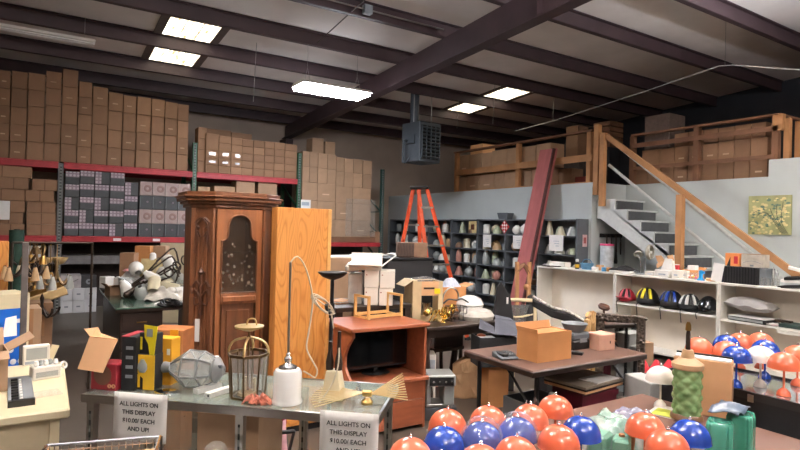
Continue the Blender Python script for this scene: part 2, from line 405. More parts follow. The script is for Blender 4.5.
# right bay: tall stack on the low beam
ex3 = [302, 309, 317.5, 327, 336, 344, 353, 362.5, 371.5]
ZR = 1.316 + .1225
B(4.72, 6.6, .02, .9, 1.316, 1.436).build('pallet', LUMBERD, rk)
tp3 = [151, 151.5, 153, 154.5, 157, 158.5, 159, 160.5]
for c in range(8):
    x0 = pY(ex3[c], 190, RY).x; x1 = pY(ex3[c + 1], 190, RY).x; zt = pY(ex3[c] + 4, tp3[c], RY).z
    h = (zt - ZR) / 5.5
    for r in range(2):
        carton('tall pale carton right of the last green post, %s column, %s row down' % (ORD[c], ORD[1 - r]), (x0 + x1) / 2, RY + random.uniform(0, .02), ZR + (3.5 + r) * h, x1 - x0 - .008, .4, h - .004, CARD2, group='cartons stacked right of the last green post')
zz = ZR; h = (pY(335, 156, RY).z - ZR) / 5.5
for c in range(4):
    x0 = pY(ex3[c * 2], 190, RY).x; x1 = pY(ex3[c * 2 + 2], 190, RY).x; zt = pY(ex3[2 * c] + 4, tp3[2 * c], RY).z; h = (zt - ZR) / 5.5
    for r in range(3):
        hb = h * 3.5 / 3
        carton('wide pale carton right of the last green post, %s column, %s row up' % (ORD[c], ORD[r]), (x0 + x1) / 2, RY + random.uniform(.0, .02), ZR + r * hb, x1 - x0 - .008, .42, hb - .004, CARD2, group='wide cartons stacked right of the last green post', mark=1 if (c + r) % 3 == 0 else 0)
for k, (px0, px1, pt) in enumerate(((312, 324, 139), (325, 335.5, 142.5))):
    a = pY(px0, 152, RY + .45); b = pY(px1, pt, RY + .45)
    carton(['dim carton set back on top of the right-hand stack, left one', 'dim carton set back on top of the right-hand stack, right one'][k], (a.x + b.x) / 2, RY + .45, a.z - .5, b.x - a.x - .01, .35, b.z - a.z + .5, CARD2, group='cartons set back on the right stack')
# cling film around the lower right of that stack
def film(u, v):
    x = 5.78 + .78 * u; return (x, RY - .022 - .012 * math.sin(17 * u + 9 * v) * math.sin(23 * v + 5 * u), ZR + .02 + .86 * v)
mb = MB(); mb.grid(film, 24, 24); o = mb.build('stretch_film', FILM); tag(o, 'clear stretch film wrapped around the lower cartons by the green rack post', 'plastic film')
o = carton('small brown carton standing at the right end of the low red beam', 6.66, RY + .02, 1.316, .13, .3, .26, CARD)
# paper notice on the stack above the oak panel
a = pY(301, 208, RY - .03); b = pY(311, 200, RY - .03)
o = B(a.x, b.x, -.002, .001, a.z, b.z).build('paper_notice', PAPER); at(o, (0, RY - .016, 0)); tag(o, 'white paper notice taped to cartons above the oak panel', 'notice')
B(a.x + .02, b.x - .04, -.004, -.001, a.z + .06, b.z - .05).build('print_block', M('gray_print', (170, 178, 190), .8), o)
# left bay, lower level: wide flat cartons with a centre seam
LR = [((-30, 31), None), ((-2, 28), (31.6, 57)), ((-24, 25), (25.2, 54)), ((-5, 25), (27, 56)), ((-6, 23.5), (27, 56.5)), ((-3, 25.5), (27.2, 56.5))]
zb = [234, 222.5, 211.5, 199, 187, 175.5, 164.5]
for r in range(6):
    prs = LR[5 - r]
    for k, pr in enumerate(prs):
        if not pr: continue
        x0 = pY(pr[0], 200, RY).x; x1 = pY(pr[1], 200, RY).x; h = .1955
        o = carton('wide flat carton on the low red beam, %s column, %s from bottom' % (['far left', 'right-hand'][k], ORD[r]), (x0 + x1) / 2, RY + random.uniform(0, .02), ZL + r * h, x1 - x0, .38, h - .004, CARD, group='wide flat cartons on the low beam')
        MB().bx(-.006, .006, -.0016, .0002, .004, h - .01).build('seam', SEAM, o)
# white sheet put on these cartons in place of a white lamp shade
a = pY(-2, 219.5, RY - .03); b = pY(10, 201, RY - .03)
o = MB().box(((a.x + b.x) / 2, 0, (a.z + b.z) / 2), (b.x - a.x, .006, b.z - a.z)).build('white_sheet', PAPER, None, .002); at(o, (0, RY - .02, 0)); tag(o, 'blank white sheet hanging over the wide cartons at far left', 'sheet')
# bay with lavender and charcoal product cartons
LAV = M('lavender_print', (172, 152, 164), .55, noise=.05, scale=30)
LAVD = bpy.data.materials.new('lavender_dotted_print'); LAVD.use_nodes = True
_n = LAVD.node_tree; _t = _n.nodes.new('ShaderNodeTexCoord'); _m = _n.nodes.new('ShaderNodeMapping'); _m.inputs['Location'].default_value = (.03, 0, .02); _v = _n.nodes.new('ShaderNodeTexVoronoi'); _v.inputs['Scale'].default_value = 17; _v.inputs['Randomness'].default_value = 0; _v.voronoi_dimensions = '3D'
_r = _n.nodes.new('ShaderNodeValToRGB'); _r.color_ramp.interpolation = 'CONSTANT'; _r.color_ramp.elements[0].color = (*lin((182, 168, 174)), 1); _r.color_ramp.elements[1].color = (*lin((134, 116, 126)), 1); _r.color_ramp.elements[1].position = .34
_n.links.new(_t.outputs['Object'], _m.inputs[0]); _n.links.new(_m.outputs[0], _v.inputs['Vector']); _n.links.new(_v.outputs['Distance'], _r.inputs['Fac']); _n.links.new(_r.outputs[0], _n.nodes['Principled BSDF'].inputs['Base Color'])
CHAR = M('charcoal_carton', (66, 68, 70), .55, noise=.1, scale=20, rnd=.12)
DOT = M('white_dot_print', (226, 218, 222), .6, noise=.02)
exl = [64.5, 79.3, 94.2, 109.5, 124.3, 138.2]
n_in = [5, 5, 5, 5, 4]
sty = ['ttstt', 'tsttt', 'ttsts', 'stttt', 'ttts']
for c in range(5):
    x0 = pY(exl[c], 200, RY).x; x1 = pY(exl[c + 1], 200, RY).x
    zt = pY(exl[c] + 7, [171, 170.5, 171.5, 172.5, 182][c], RY).z; h = (zt - ZL) / n_in[c]
    for r in range(n_in[c]):
        w = x1 - x0 - .012; hh = h - .006; yy = RY + random.uniform(0, .03)
        o = MB().box((0, .15, hh / 2), (w, .3, hh)).build('fixture_carton', CHAR, None, .003)
        side = sty[c][r] == 's'
        at(o, ((x0 + x1) / 2, yy, ZL + r * h))
        tag(o, 'charcoal carton with dotted lavender %s, %s column after the gray post, %s row' % ('side' if side else 'strip', ORD[c], ORD[r]), 'box', 'charcoal and lavender cartons')
        s_ = MB()
        if side: s_.bx(-w / 2, -w / 2 + .1, -.003, .0002, .002, hh - .002)
        else: s_.bx(-w / 2, w / 2, -.003, .0002, hh - .1, hh - .002)
        s_.build('printed_strip', LAVD, o)
FLOR = M('pink_floral_print', (158, 134, 128), .6, kind='voronoi', rgb2=(176, 158, 152), noise=.1, scale=16)
exr = [139.5, 152.3, 165.2, 178, 190.4]
zl4 = [237, 222.5, 207.5, 192, 177]
for c in range(4):
    x0 = pY(exr[c], 200, RY).x; x1 = pY(exr[c + 1], 200, RY).x
    for r in range(4):
        z0 = ZL + r * .262
        o = MB().box((0, .2, .128), (x1 - x0 - .008, .4, .256)).build('lamp_carton', FLOR if r % 2 else CHAR, None, .003)
        at(o, ((x0 + x1) / 2, RY + .02, z0)); tag(o, '%s carton left of the green post, %s column, %s row of the striped stack' % ('pink floral' if r % 2 else 'dark slate', ORD[c], ['bottom', 'second', 'third', 'top'][r]), 'box', 'pink and slate cartons')
        if r % 2 == 0: MB().lathe([(0, 0), (.02, .0)], 10, (0.03, -.001, .14), (PI / 2, 0, 0)).build('emblem', LAV, o); MB().bx(-.1, -.09, -.002, .0002, .03, .24).build('stripe', GRAY, o)
        else: MB().shell([(.03, 0), (.05, .002), (.07, 0)], 12, (.03, -.001, .13), (PI / 2, 0, 0)).build('flower_print', M('rose_print', (140, 108, 104), .6), o)
# low down under the beam: white drawers of cartons, gray carton, plank
WCART = M('white_carton', (206, 204, 204), .6, noise=.04, scale=8)
for r in range(2):
    for c in range(3):
        x0 = pY(60.5 + 12.2 * c, 300, RY).x; x1 = pY(72.5 + 12.2 * c, 300, RY).x
        o = carton('white carton on the floor under the rack, %s, %s' % (['left', 'middle', 'right'][c], ['bottom row', 'top row'][r]), (x0 + x1) / 2, RY + .1, .0 + .222 * r, x1 - x0, .45, .218, WCART, group='white cartons on the floor under the rack', name='white_carton')
        B(-.03, .03, -.002, .0002, .1, .125).build('hand_slot', GRAY, o)
o = carton('pale gray carton with dark script lying on the white cartons', pY(70.5, 290, RY).x, RY + .1, .444, .33, .4, .23, M('gray_carton', (176, 168, 168), .6), name='printed_carton')
MB().tube([(-.13, -.003, .1), (-.08, -.003, .15), (-.04, -.003, .1), (0, -.003, .15), (.04, -.003, .12), (.12, -.003, .16)], .004, 5).build('script_print', BLACK, o)
o = carton('dark printed carton right of the pale gray one under the rack', pY(89, 290, RY).x, RY + .1, .444, .24, .4, .22, M('dark_carton', (58, 56, 58), .6), name='dark_carton')
MB().shell([(.02, 0), (.04, .002), (.05, 0)], 12, (0, -.001, .11), (PI / 2, 0, 0)).build('emblem', GRAY, o)
B(.26, 2.4, .3, 1.0, .86, 1.02).build('lower_shelf', M('gray_shelf_board', (112, 108, 106), .6), rk)
B(.26, 2.4, .85, .9, 0, 1.25).build('back_board', M('rack_back_board', (58, 48, 44), .8), rk)
B(-2, .16, .85, .9, 0, 1.25).build('back_board', MATS['rack_back_board'], rk)
B(2.5, 6.7, .9, .95, 0, 1.2).build('back_board', MATS['rack_back_board'], rk)
for k, (px0, px1, p0, p1, mt, nm, lb) in enumerate(((24, 42, 246, 259, WCART, 'white_carton', 'white carton on the low shelf behind the hanging chandeliers'), (48, 55, 246, 262, MATS['gray_carton'], 'gray_carton', 'narrow gray carton beside the gray rack post, under the beam'), (36, 47, 258, 284, CARD, 'cardboard_box', 'brown carton behind the pale lamp shades under the beam'))):
    a = pY(px0, p1, RY + .1); b = pY(px1, p0, RY + .1)
    carton(lb, (a.x + b.x) / 2, RY + .1 + .02 * k, .9015 if k < 2 else .3, b.x - a.x, .3, (b.z - .9015 if k < 2 else .54), mt, name=nm)
B(-2, .16, .08, .8, .86, .9).build('lower_shelf', MATS['gray_shelf_board'], rk)

# ------------------------------------------------------------------ gray shelf unit along the gray-blue wall
gs = thing('shelf_unit', 'long dark gray cubbyhole shelf against the gray-blue wall', 'shelf', (0, 0, 0))
GX0, GX1 = 8.12, 8.48
GY = [13.35, 12.42, 11.51, 10.58, 9.63, 8.72, 7.79, 6.86]
GZ = [.06, .27, .6, .915, 1.245, 1.59, 1.9]
for y in GY: B(GX0, GX1, y - .02, y + .02, 0, 1.915).build('divider', DGRAY, gs)
for z in GZ: B(GX0, GX1, GY[-1], GY[0], z - .018, z + .006).build('shelf_board', DGRAY, gs)
B(GX1 - .012, GX1, GY[-1], GY[0], 0, 1.9).build('back_panel', GRAY, gs)
SH = {'white': M('milk_glass', (228, 226, 220), .25, noise=.03), 'cream': M('cream_glass', (214, 204, 176), .3, noise=.06), 'green': M('pale_green_glass', (170, 178, 150), .3, noise=.06),
      'tan': M('amber_glass', (190, 156, 116), .35, noise=.1), 'gray': M('gray_glass', (158, 162, 160), .3, noise=.06), 'pink': M('rose_glass', (196, 140, 126), .35, noise=.06), 'brown': M('brown_shade_glass', (120, 92, 72), .4, noise=.1)}
PROF = {'bell': [(.085, 0), (.08, .03), (.06, .08), (.05, .12), (.03, .15), (.028, .17)], 'cone': [(.07, 0), (.03, .2), (.028, .22)], 'dome': [(.09, 0), (.085, .05), (.06, .1), (.03, .125)],
        'round': [(.045, 0), (.08, .04), (.09, .085), (.075, .13), (.04, .155), (.035, .17)], 'straight': [(.065, 0), (.066, .15), (.05, .17), (.03, .175)], 'tall': [(.06, 0), (.062, .1), (.045, .2), (.025, .24)]}
PROTO = {}
def shade(kind, colr, y, z, lab, sc=1.0, x=None):
    key = (kind, colr)
    if key not in PROTO:
        o = MB().shell(PROF[kind], 18, t=.006).build('glass_lampshade', SH[colr]); PROTO[key] = o
    else:
        o = PROTO[key].copy(); COL.objects.link(o)
    o.scale = (sc,) * 3; at(o, (x or GX0 + .13, y, z)); tag(o, lab, 'lamp shade', 'glass lamp shades in the gray cubbyholes')
cells = {  # (column from the corner, row from top): shades from left to right
    (0, 0): 'gray straight,white straight', (0, 1): 'white tall,gray round,white cone', (0, 2): 'gray dome,gray bell',
    (1, 0): 'white straight,gray bell', (1, 1): 'white round,gray dome,pink straight', (1, 2): 'gray round,white bell',
    (2, 0): 'green round,pink cone,white straight,tan dome', (2, 1): 'gray dome,cream tall,tan straight', (2, 2): 'gray round,white dome,cream dome', (2, 3): 'white bell,gray round,cream straight',
    (3, 0): 'green cone,brown dome', (3, 1): 'brown dome,cream straight,cream bell,white round,gray dome', (3, 2): 'pink tall,green cone,white straight,tan tall,gray bell', (3, 3): 'pink bell,gray cone,gray round,pink straight', (3, 4): 'gray dome,white round',
    (4, 0): 'white straight,cream round,green dome,tan round', (4, 1): 'cream straight,tan round,tan dome,gray bell', (4, 2): 'gray tall,green tall,gray dome,gray bell', (4, 3): 'green bell,cream straight,pink round,gray straight', (4, 4): 'white straight,cream cone,green bell',
    (5, 0): 'white round,white round,cream bell', (5, 1): 'tan round,gray bell,cream dome', (5, 2): 'white straight,white round,gray dome', (5, 3): 'green dome', (5, 4): 'gray bell,white straight',
    (6, 0): 'cream cone,green bell,cream bell,white bell,gray bell', (6, 1): 'gray bell,white bell,white bell,gray dome,green dome', (6, 2): 'white bell,cream dome,gray bell,white dome'}
for (c, r), st in cells.items():
    L_ = st.split(','); n = len(L_); y0, y1 = GY[c] - .1, GY[c + 1] + .1
    for k, w in enumerate(L_):
        colr, kind = w.split(); y = y0 + (y1 - y0) * (k + .5) / n
        rm_ = max(q[0] for q in PROF[kind]); shade(kind, colr, y, GZ[5 - r] + .0105, '%s %s glass shade, %s from left, %s shelf down, %s gray bay from corner' % (colr, kind, ORD[k], ORD[r], ORD[c]), min(random.uniform(1.08, 1.3), (y0 - y1) / n / (2 * rm_) * (.98 if n < 4 else 1.18)), x=GX0 + (.12 if n < 4 or k % 2 == 0 else .235))
# clutter on the shelf and its notices
def facing(o_loc): return (PI / 2, 0, -PI / 2)
o = thing('wall_plaque', 'square cream plaque with a dark flower standing on the gray shelf', 'plaque', (GX0 + .05, 9.83, 1.6))
B(-.01, .01, -.14, .14, 0, .27).build('panel', M('cream_tile', (222, 198, 140), .5), o)
mb = MB()
for k in range(4): mb.lathe([(0, 0), (.04, .0), (.03, .006), (0, .008)], 10, (-.011, .035 * math.cos(k * PI / 2 + .78), .135 + .035 * math.sin(k * PI / 2 + .78)), (0, -PI / 2, 0))
mb.build('flower', M('dark_flower', (104, 58, 40), .6), o)
o = thing('diamond_sign', 'red and white checkered diamond sign hung on a gray shelf divider', 'sign', (GX0 - .006, 8.735, 1.75))
MB().box((0, 0, 0), (.012, .2, .2), (PI / 4, 0, 0)).build('panel', M('sign_red', (176, 40, 40), .5), o)
mb = MB()
for a in range(4):
    for b in range(4):
        if (a + b) % 2 == 0:
            u, v = (a - 1.5) * .045, (b - 1.5) * .045; c_ = math.cos(PI / 4)
            mb.box((-.007, (u - v) * c_, (u + v) * c_), (.004, .04, .04), (PI / 4, 0, 0))
mb.build('check_print', PAPER, o)
for k, (y, z, w, h, lb) in enumerate(((9.28, 1.44, .26, .27, 'white paper notice hung on the gray shelf edge under the tan round shades'), (8.33, 1.44, .3, .27, 'white paper notice on the gray shelf beside the maroon plank'), (7.33, 1.46, .34, .3, 'white paper notice below the row of bell shades right of the plank'))):
    o = thing('paper_sign', lb, 'notice', (GX0 - .004, y, z))
    B(-.004, 0, -w / 2, w / 2, -h / 2, h / 2).build('sheet', PAPER, o)
    mb = MB()
    for q in range(3): mb.bx(-.0055, -.004, -w * .22, w * .2 - q * .03, .03 - q * .045, .04 - q * .045)
    mb.build('print_line', MATS['gray_print'], o)
o = thing('pink_sign', 'small pink notice taped to the gray shelf end panel', 'notice', (8.32, 6.838, 1.52))
B(-.06, .06, -.004, 0, -.11, .11).build('sheet', M('pink_paper', (214, 180, 178), .7), o); MB().bx(-.035, .035, -.006, -.004, -.05, .06).build('print_block', M('red_print', (168, 92, 92), .7), o)
o = MB().shell([(.12, 0), (.15, .13)], 4, t=.012, ph=PI / 4, smooth=False, sx=.9, sy=1.5).build('plastic_tray', DGRAY); at(o, (8.3, 8.92, 1.92)); tag(o, 'dark gray tray on top of the gray shelf unit', 'tray')
bk = thing('basket', 'brown basket with hoop handle on the gray shelf beside the plank', 'basket', (GX0 + .13, 8.05, .6105))
MB().shell([(.1, 0), (.13, .1)], 16, t=.01).build('bowl', SH['brown'], bk); MB().tube([(0, -.12, .08), (0, -.09, .2), (0, 0, .25), (0, .09, .2), (0, .12, .08)], .01, 6).build('handle', SH['tan'], bk)
# small colourful packets in the ladder-side bay
for k, (c_, y, r, lb) in enumerate((((190, 160, 60), 11.3, 2, 'flat yellow packet on the shelf seen through the ladder'), ((60, 96, 160), 11.2, 3, 'blue packet low on the shelf seen through the ladder'), ((200, 66, 66), 10.78, 0, 'small red packet on the top gray shelf beside the ladder'), ((90, 150, 90), 10.9, 3, 'green packet low on the gray shelf beside the ladder'), ((214, 206, 196), 11.05, 3, 'white packet low on the gray shelf beside the ladder'))):
    o = MB().box((0, 0, .05), (.16, .1, .1)).build('packet', M('packet_%d' % k, c_, .5), None, .006); at(o, (GX0 + .045 if False else GX0 + .11 - .0, y, GZ[5 - r] + .007), .0)
    o.location.x = GX0 + .26; tag(o, lb, 'packet')

# ------------------------------------------------------------------ mezzanine, left part
RX = 8.56
rl = thing('mezzanine_railing', 'pine railing on the mezzanine edge left of the stairs', 'railing', (RX, 0, MZ))
def py_at(px, x=8.56): return pX(px, 150, x).y
for k, px in enumerate((457.5, 519, 590)):
    y = py_at(px); B(-.045, .045, y - .045, y + .045, 0, .95).build('post', LUMBER, rl)
yl, yr = py_at(457), py_at(594)
B(-.07, .05, yr, yl + .04, .95, .985).build('top_rail', LUMBERD, rl)
B(-.065, -.045, yr, yl, .4, .53).build('mid_rail', LUMBER, rl)
B(-.06, .06, yr, yl, 0, .02).build('toe_board', LUMBER, rl)
y = py_at(597.5, 8.47)
o = B(-.045, .045, -.05, .05, 0, 1.28).build('corner_post', LUMBER, rl); o.location = (8.47 - RX, y, 2.36 - MZ)
# cartons behind it
def mz_row(pxs, X, z0, h, fmt, grp, mats=None):
    n = len(pxs) - 1
    for k in range(n):
        if pxs[k] is None or pxs[k + 1] is None: continue
        ya, yb = pX(pxs[k], 150, X).y, pX(pxs[k + 1], 150, X).y
        hh = h * random.uniform(.95, 1.0)
        w = abs(ya - yb) - .012
        o = MB().box((0, .2, hh / 2), (w, .4, hh)).build('cardboard_box', mats or CARD2, None, .004)
        at(o, (X, (ya + yb) / 2, z0), -PI / 2); tag(o, fmt % ORD[k], 'box', grp)
        if random.random() < .35: B(-w * .2, w * .2, -.0022, .0002, h * .3, h * .38).build('paper_label', LBL, o)
mz_row([458, 467, 480, 495, 504.5, 517, 532, 549], 8.7, MZ + .001, .4, 'tan carton behind the left mezzanine railing, bottom row, %s from left', 'cartons behind the left mezzanine railing')
mz_row([459, 470, 482, 492, 507, 521, 536, 551], 8.7, MZ + .41, .5, 'tan carton behind the left mezzanine railing, upper row, %s from left', 'cartons behind the left mezzanine railing')
a = pX(473, 150, 8.8).y; b = pX(485, 150, 8.8).y
o = MB().box((0, .2, .11), (abs(a - b), .4, .22)).build('cardboard_box', CARDL, None, .004); at(o, (8.72, (a + b) / 2, MZ + .91), -PI / 2); tag(o, 'single small carton on top of the left mezzanine cartons', 'box')
# shadowy things right of the plank
for k, (px0, px1, p0, p1, X, mt, lb) in enumerate(((566, 578, 125, 141, 9.6, CARD, 'brown carton standing on end in the dark behind the railing'), (556, 572, 168, 184, 9.0, CARD, 'small brown carton on the mezzanine floor behind the railing'), (574, 588, 176, 184, 9.1, M('red_crate', (120, 44, 40), .6), 'low dark red crate on the mezzanine floor behind the railing'), (560, 583, 141, 175, 9.9, M('dusty_dark_box', (70, 58, 56), .8), 'tall dark box in shadow behind the railing'))):
    A = pX(px0, p1, X); C_ = pX(px1, p0, X)
    z0 = MZ + (.001 if k else .722)
    o = MB().box((0, .17, (C_.z - z0) / 2), (abs(A.y - C_.y), .34, max(.1, C_.z - z0))).build('cardboard_box' if k < 2 else ('crate' if k == 2 else 'storage_box'), mt, None, .004)
    at(o, (X, (A.y + C_.y) / 2, z0), -PI / 2); tag(o, lb, 'box')
    if k == 0: o2 = MB().box((0, .17, .355), (abs(A.y - C_.y) + .1, .34, .71)).build('storage_box', MATS['dusty_dark_box'], None, .004); at(o2, (X, (A.y + C_.y) / 2, MZ + .001), -PI / 2); tag(o2, 'dark box carrying the brown carton in the mezzanine shadow', 'box')
lst = thing('board_stack', 'stack of flat boards at the head of the stairs', 'boards', (10.3, 0, MZ))
A = pX(599, 136, 10.3); C_ = pX(616, 121, 10.3)
for k in range(5): B(-.2, .25, min(A.y, C_.y), max(A.y, C_.y), A.z - MZ - .3 + (C_.z - A.z + .3) * k / 5, A.z - MZ - .3 + (C_.z - A.z + .3) * (k + .85) / 5).build('board', LUMBERD, lst)
for yy in (min(A.y, C_.y) + .03, max(A.y, C_.y) - .1): B(-.15, .2, yy, yy + .06, 0, A.z - MZ - .3).build('trestle', DARKW, lst)

# ------------------------------------------------------------------ mezzanine over the stairs
rr = thing('mezzanine_railing', 'weathered wooden railing on the mezzanine edge above the stairs', 'railing', (9.46, 0, MZ))
def py2(px): return pX(px, 150, 9.44).y
for px in (632.5, 696.5, 775.5): y = py2(px); B(-.045, .045, y - .045, y + .045, 0, .93).build('post', LUMBERD, rr)
ya, yb = py2(632), py2(772)
B(-.06, .05, yb - .09, ya, .93, .965).build('top_rail', LUMBERD, rr)
B(-.06, -.045, yb - .09, ya, .7, .78).build('mid_rail', LUMBERD, rr); B(-.06, -.045, yb - .05, ya, .28, .34).build('low_rail', LUMBERD, rr)
B(-.06, .03, yb - .16, yb - .02, .7, .95).build('corner_block', LUMBER, rr)
B(-.04, 2.4, yb - .12, yb - .07, .93, .965).build('side_rail', LUMBERD, rr)
for x in (.25, .62, 1.1): B(x, x + .09, yb - .12, yb - .04, .1, .93).build('post', LUMBER, rr)
mz_row([634, 648, 661, 674, 688, 702.5, 718, 734, 750, 768], 9.62, MZ + .001, .33, 'brown carton above the stairs, lowest row, %s from the left', 'cartons above the stairs', CARD)
mz_row([642, 660, 674.5, 688.5, 702.5, 718, 734, 750.5, 768], 9.62, MZ + .335, .33, 'brown carton above the stairs, middle row, %s from the left', 'cartons above the stairs', CARD)
mz_row([674, 688, 703, 718, 734.5, 751, 766], 9.64, MZ + .67, .24, 'brown carton above the stairs, top row, %s from the left', 'cartons above the stairs', CARD)
A = pX(646, 135, 9.7); C_ = pX(671, 113, 9.7)
o = MB().box((0, .25, (C_.z - MZ - .67) / 2), (A.y - C_.y, .5, C_.z - MZ - .67)).build('storage_box', M('dusty_gray_box', (104, 88, 80), .8), None, .005); at(o, (9.66, (A.y + C_.y) / 2, MZ + .67), -PI / 2); tag(o, 'large dusty carton rising above the rail over the stairs', 'box')
for k in range(5):
    o = MB().box((0, .22, .21), (.44, .44, .42)).build('cardboard_box', CARD, None, .004); at(o, (10.2, 3.82 - .47 * k if k < 4 else 3.8, MZ + (.001 if k < 4 else .43)), -PI / 2); tag(o, ['brown carton behind the side rail at the mezzanine corner', 'brown carton deep behind the mezzanine corner rail', 'brown carton further along behind the corner rail', 'brown carton last along the corner rail', 'brown carton stacked on the first one behind the corner rail'][k], 'box')
# ------------------------------------------------------------------ stairs
STW = M('stair_gray_paint', (208, 212, 212), .55, noise=.05); STD = M('stair_dark_gray', (84, 86, 90), .7, noise=.08)
st = thing('staircase', 'gray painted wooden staircase climbing to the mezzanine', 'stairs', (8.56, 6.385, 0))
run, rise, nst = .257, .189, 12
def stringer(x):
    P = []
    for k in range(nst): P += [(-k * run, 2.28 - k * rise - .03), (-k * run, 2.28 - (k + 1) * rise - .03)]
    P = [(.29, 2.25)] + P + [(-(nst) * run, .0), (-(nst - 1.2) * run, 0), (.29, 1.93)]
    m = MB(); m.prism(P, x, x + .04, Matrix(((0, 0, 1, 0), (1, 0, 0, 0), (0, 1, 0, 0), (0, 0, 0, 1)))); m.build('stringer', STW, st)
stringer(-.02); stringer(.77)
for k in range(nst):
    z = 2.28 - k * rise; y = -k * run
    B(-.03, .83, y - .03, y + run, z - .03, z).build('tread', STW, st)
    B(.02, .78, y + run - .02, y + run - .005, z, z + rise - .03).build('riser', STD, st) if k else None
    B(.02, .78, y - .012, y + .003, z - rise, z - .03).build('riser', STD, st)
B(-.02, .82, .29, .37, 1.93, 2.25).build('landing_edge', STW, st)
B(-.03, .83, .258, .38, 2.25, 2.28).build('landing', STW, st)
hr = thing('stair_railing', 'wooden stair handrail with white pipe rails and pine newel', 'railing', (8.5, 0, 0))
MB().bar((-.02, 6.56, 3.43), (-.02, 3.2, .96), .06, .09).build('handrail', LUMBER, hr)
WP_ = M('white_pipe', (206, 208, 206), .4)
for a, e in (((.1, 6.6, 3.399), (.1, 3.65, 1.056)), ((.1, 6.565, 2.905), (.1, 3.9, .85))): MB().cyl(a, e, .027).build('pipe', WP_, hr)
B(-.09, 0, 6.54, 6.63, 2.15, 3.47).build('upper_post', LUMBER, hr)
B(-.14, -.04, 5.03, 5.13, 0, 2.3).build('newel_post', LUMBER, hr)
# painting on the wall above the stairs
ART = M('blossom_print', (226, 208, 140), .7, kind='voronoi', rgb2=(128, 146, 108), scale=16, noise=.1, bump=.1)
pt = thing('painting', 'square canvas of pale yellow blossoms on the gray-blue stair wall', 'painting', (9.385, 4.235, 2.005), 0)
B(-.015, .012, -.3, .3, -.3, .3).build('canvas', M('sage_ground', (174, 174, 124), .75, noise=.16, scale=4), pt)
m1 = MB(); m2 = MB(); m3_ = MB()
rg = random.Random(3)
for k in range(150):
    y, z = rg.uniform(-.27, .28), min(.25, max(-.28, rg.gauss(-.02, .14)))
    (m1 if k % 3 else m3_).lathe([(0, .0005), (rg.uniform(.012, .034), .0005), (0, .003)], 7, (-.0155, y, z), (0, -PI / 2, 0), sx=.7)
m1.build('blossom', M('cream_blossom', (224, 208, 150), .7), pt); m3_.build('leaf_dab', M('teal_leaf', (104, 128, 108), .7), pt)
for k in range(5): m2.tube([(-.017, -.26 + .02 * k, -.28), (-.017, -.17 + .05 * k, -.1 + .03 * k), (-.017, -.19 + .09 * k, .2 - .05 * k)], .004, 5)
m2.build('branch', M('branch_ink', (74, 78, 66), .7), pt)
# tool rail and things on the wall below the stairs
tr = thing('tool_rail', 'dark wall rail with hanging cords and tools under the stairs', 'tool rail', (8.66, 6.75, 1.62))
B(0, .62, 0, .03, -.03, .04).build('rail', BLACKM, tr)
for k in range(4): MB().tube([(.1 + .13 * k, -.012, .02), (.1 + .13 * k, -.05, -.03), (.08 + .14 * k, -.06, -.16), (.15 + .12 * k, -.05, -.3 - .05 * (k % 2)), (.12 + .13 * k, -.04, -.12)], .012, 6).build('cord', BLACK if k % 2 else BRONZE, tr)
o = MB().lathe([(.03, -.5), (.035, -.46), (.02, -.3), (.015, 0)], 10, (.4, -.03, -.02)).build('hanging_tool', BLACK, tr)
bn = thing('plastic_tub', 'tall translucent white tub with a pink rim against the gray wall', 'tub', (0, 0, 0))
P = pX(606.5, 263, 8.62); bn.location = (8.6, P.y - .02 if P.y < 6.7 else 6.6, 0)
MB().shell([(.1, 0), (.12, 1.45)], 20, t=.006).build('tub_body', M('milky_plastic', (206, 210, 216), .4), bn); MB().shell([(.122, 1.44), (.128, 1.45), (.122, 1.475)], 20, t=.012).build('rim', PINK, bn)
fan = thing('table_fan', 'round gray fan under the stair stringer', 'fan', pd(645, 252, 9.0))
fan.location.z = 0
zc = pd(645, 252, 9.0).z
MB().lathe([(.12, 0), (.12, .03), (.02, .05), (.018, zc - .1)], 16).build('stand', GRAY, fan)
MB().shell([(.02, 0), (.11, .01), (.13, .04), (.11, .07)], 20, (0, -.04, zc), (PI / 2, 0, .2), t=.01).build('guard', M('beige_plastic', (176, 170, 156), .5), fan)
for k in range(4): MB().box((.05 * math.cos(k * PI / 2), -.07, zc + .05 * math.sin(k * PI / 2)), (.07, .006, .04), (0, k * PI / 2, .0)).build('blade', WHITEPL, fan)
# maroon plank leaning on the mezzanine edge
top_c = pX(544, 151, 8.38); 
pk = thing('wooden_plank', 'long maroon painted plank leaning against the mezzanine edge', 'plank', (0, 0, 0))
A = Vector((7.62, 7.86, .02)); T_ = Vector((8.40, 7.83, 3.3))
MB().bar(A, T_, .42, .05, up=(-1, 0, .2)).build('board', M('maroon_board', (176, 98, 96), .6, noise=.12, scale=3, stretch=(3, 3, .6)), pk)
MB().bar(A + Vector((-.045, -.19, 0)), T_ + Vector((-.047, -.19, -.01)), .035, .08, up=(-1, 0, .2)).build('edge_strip', M('dark_maroon_edge', (84, 44, 42), .6), pk)

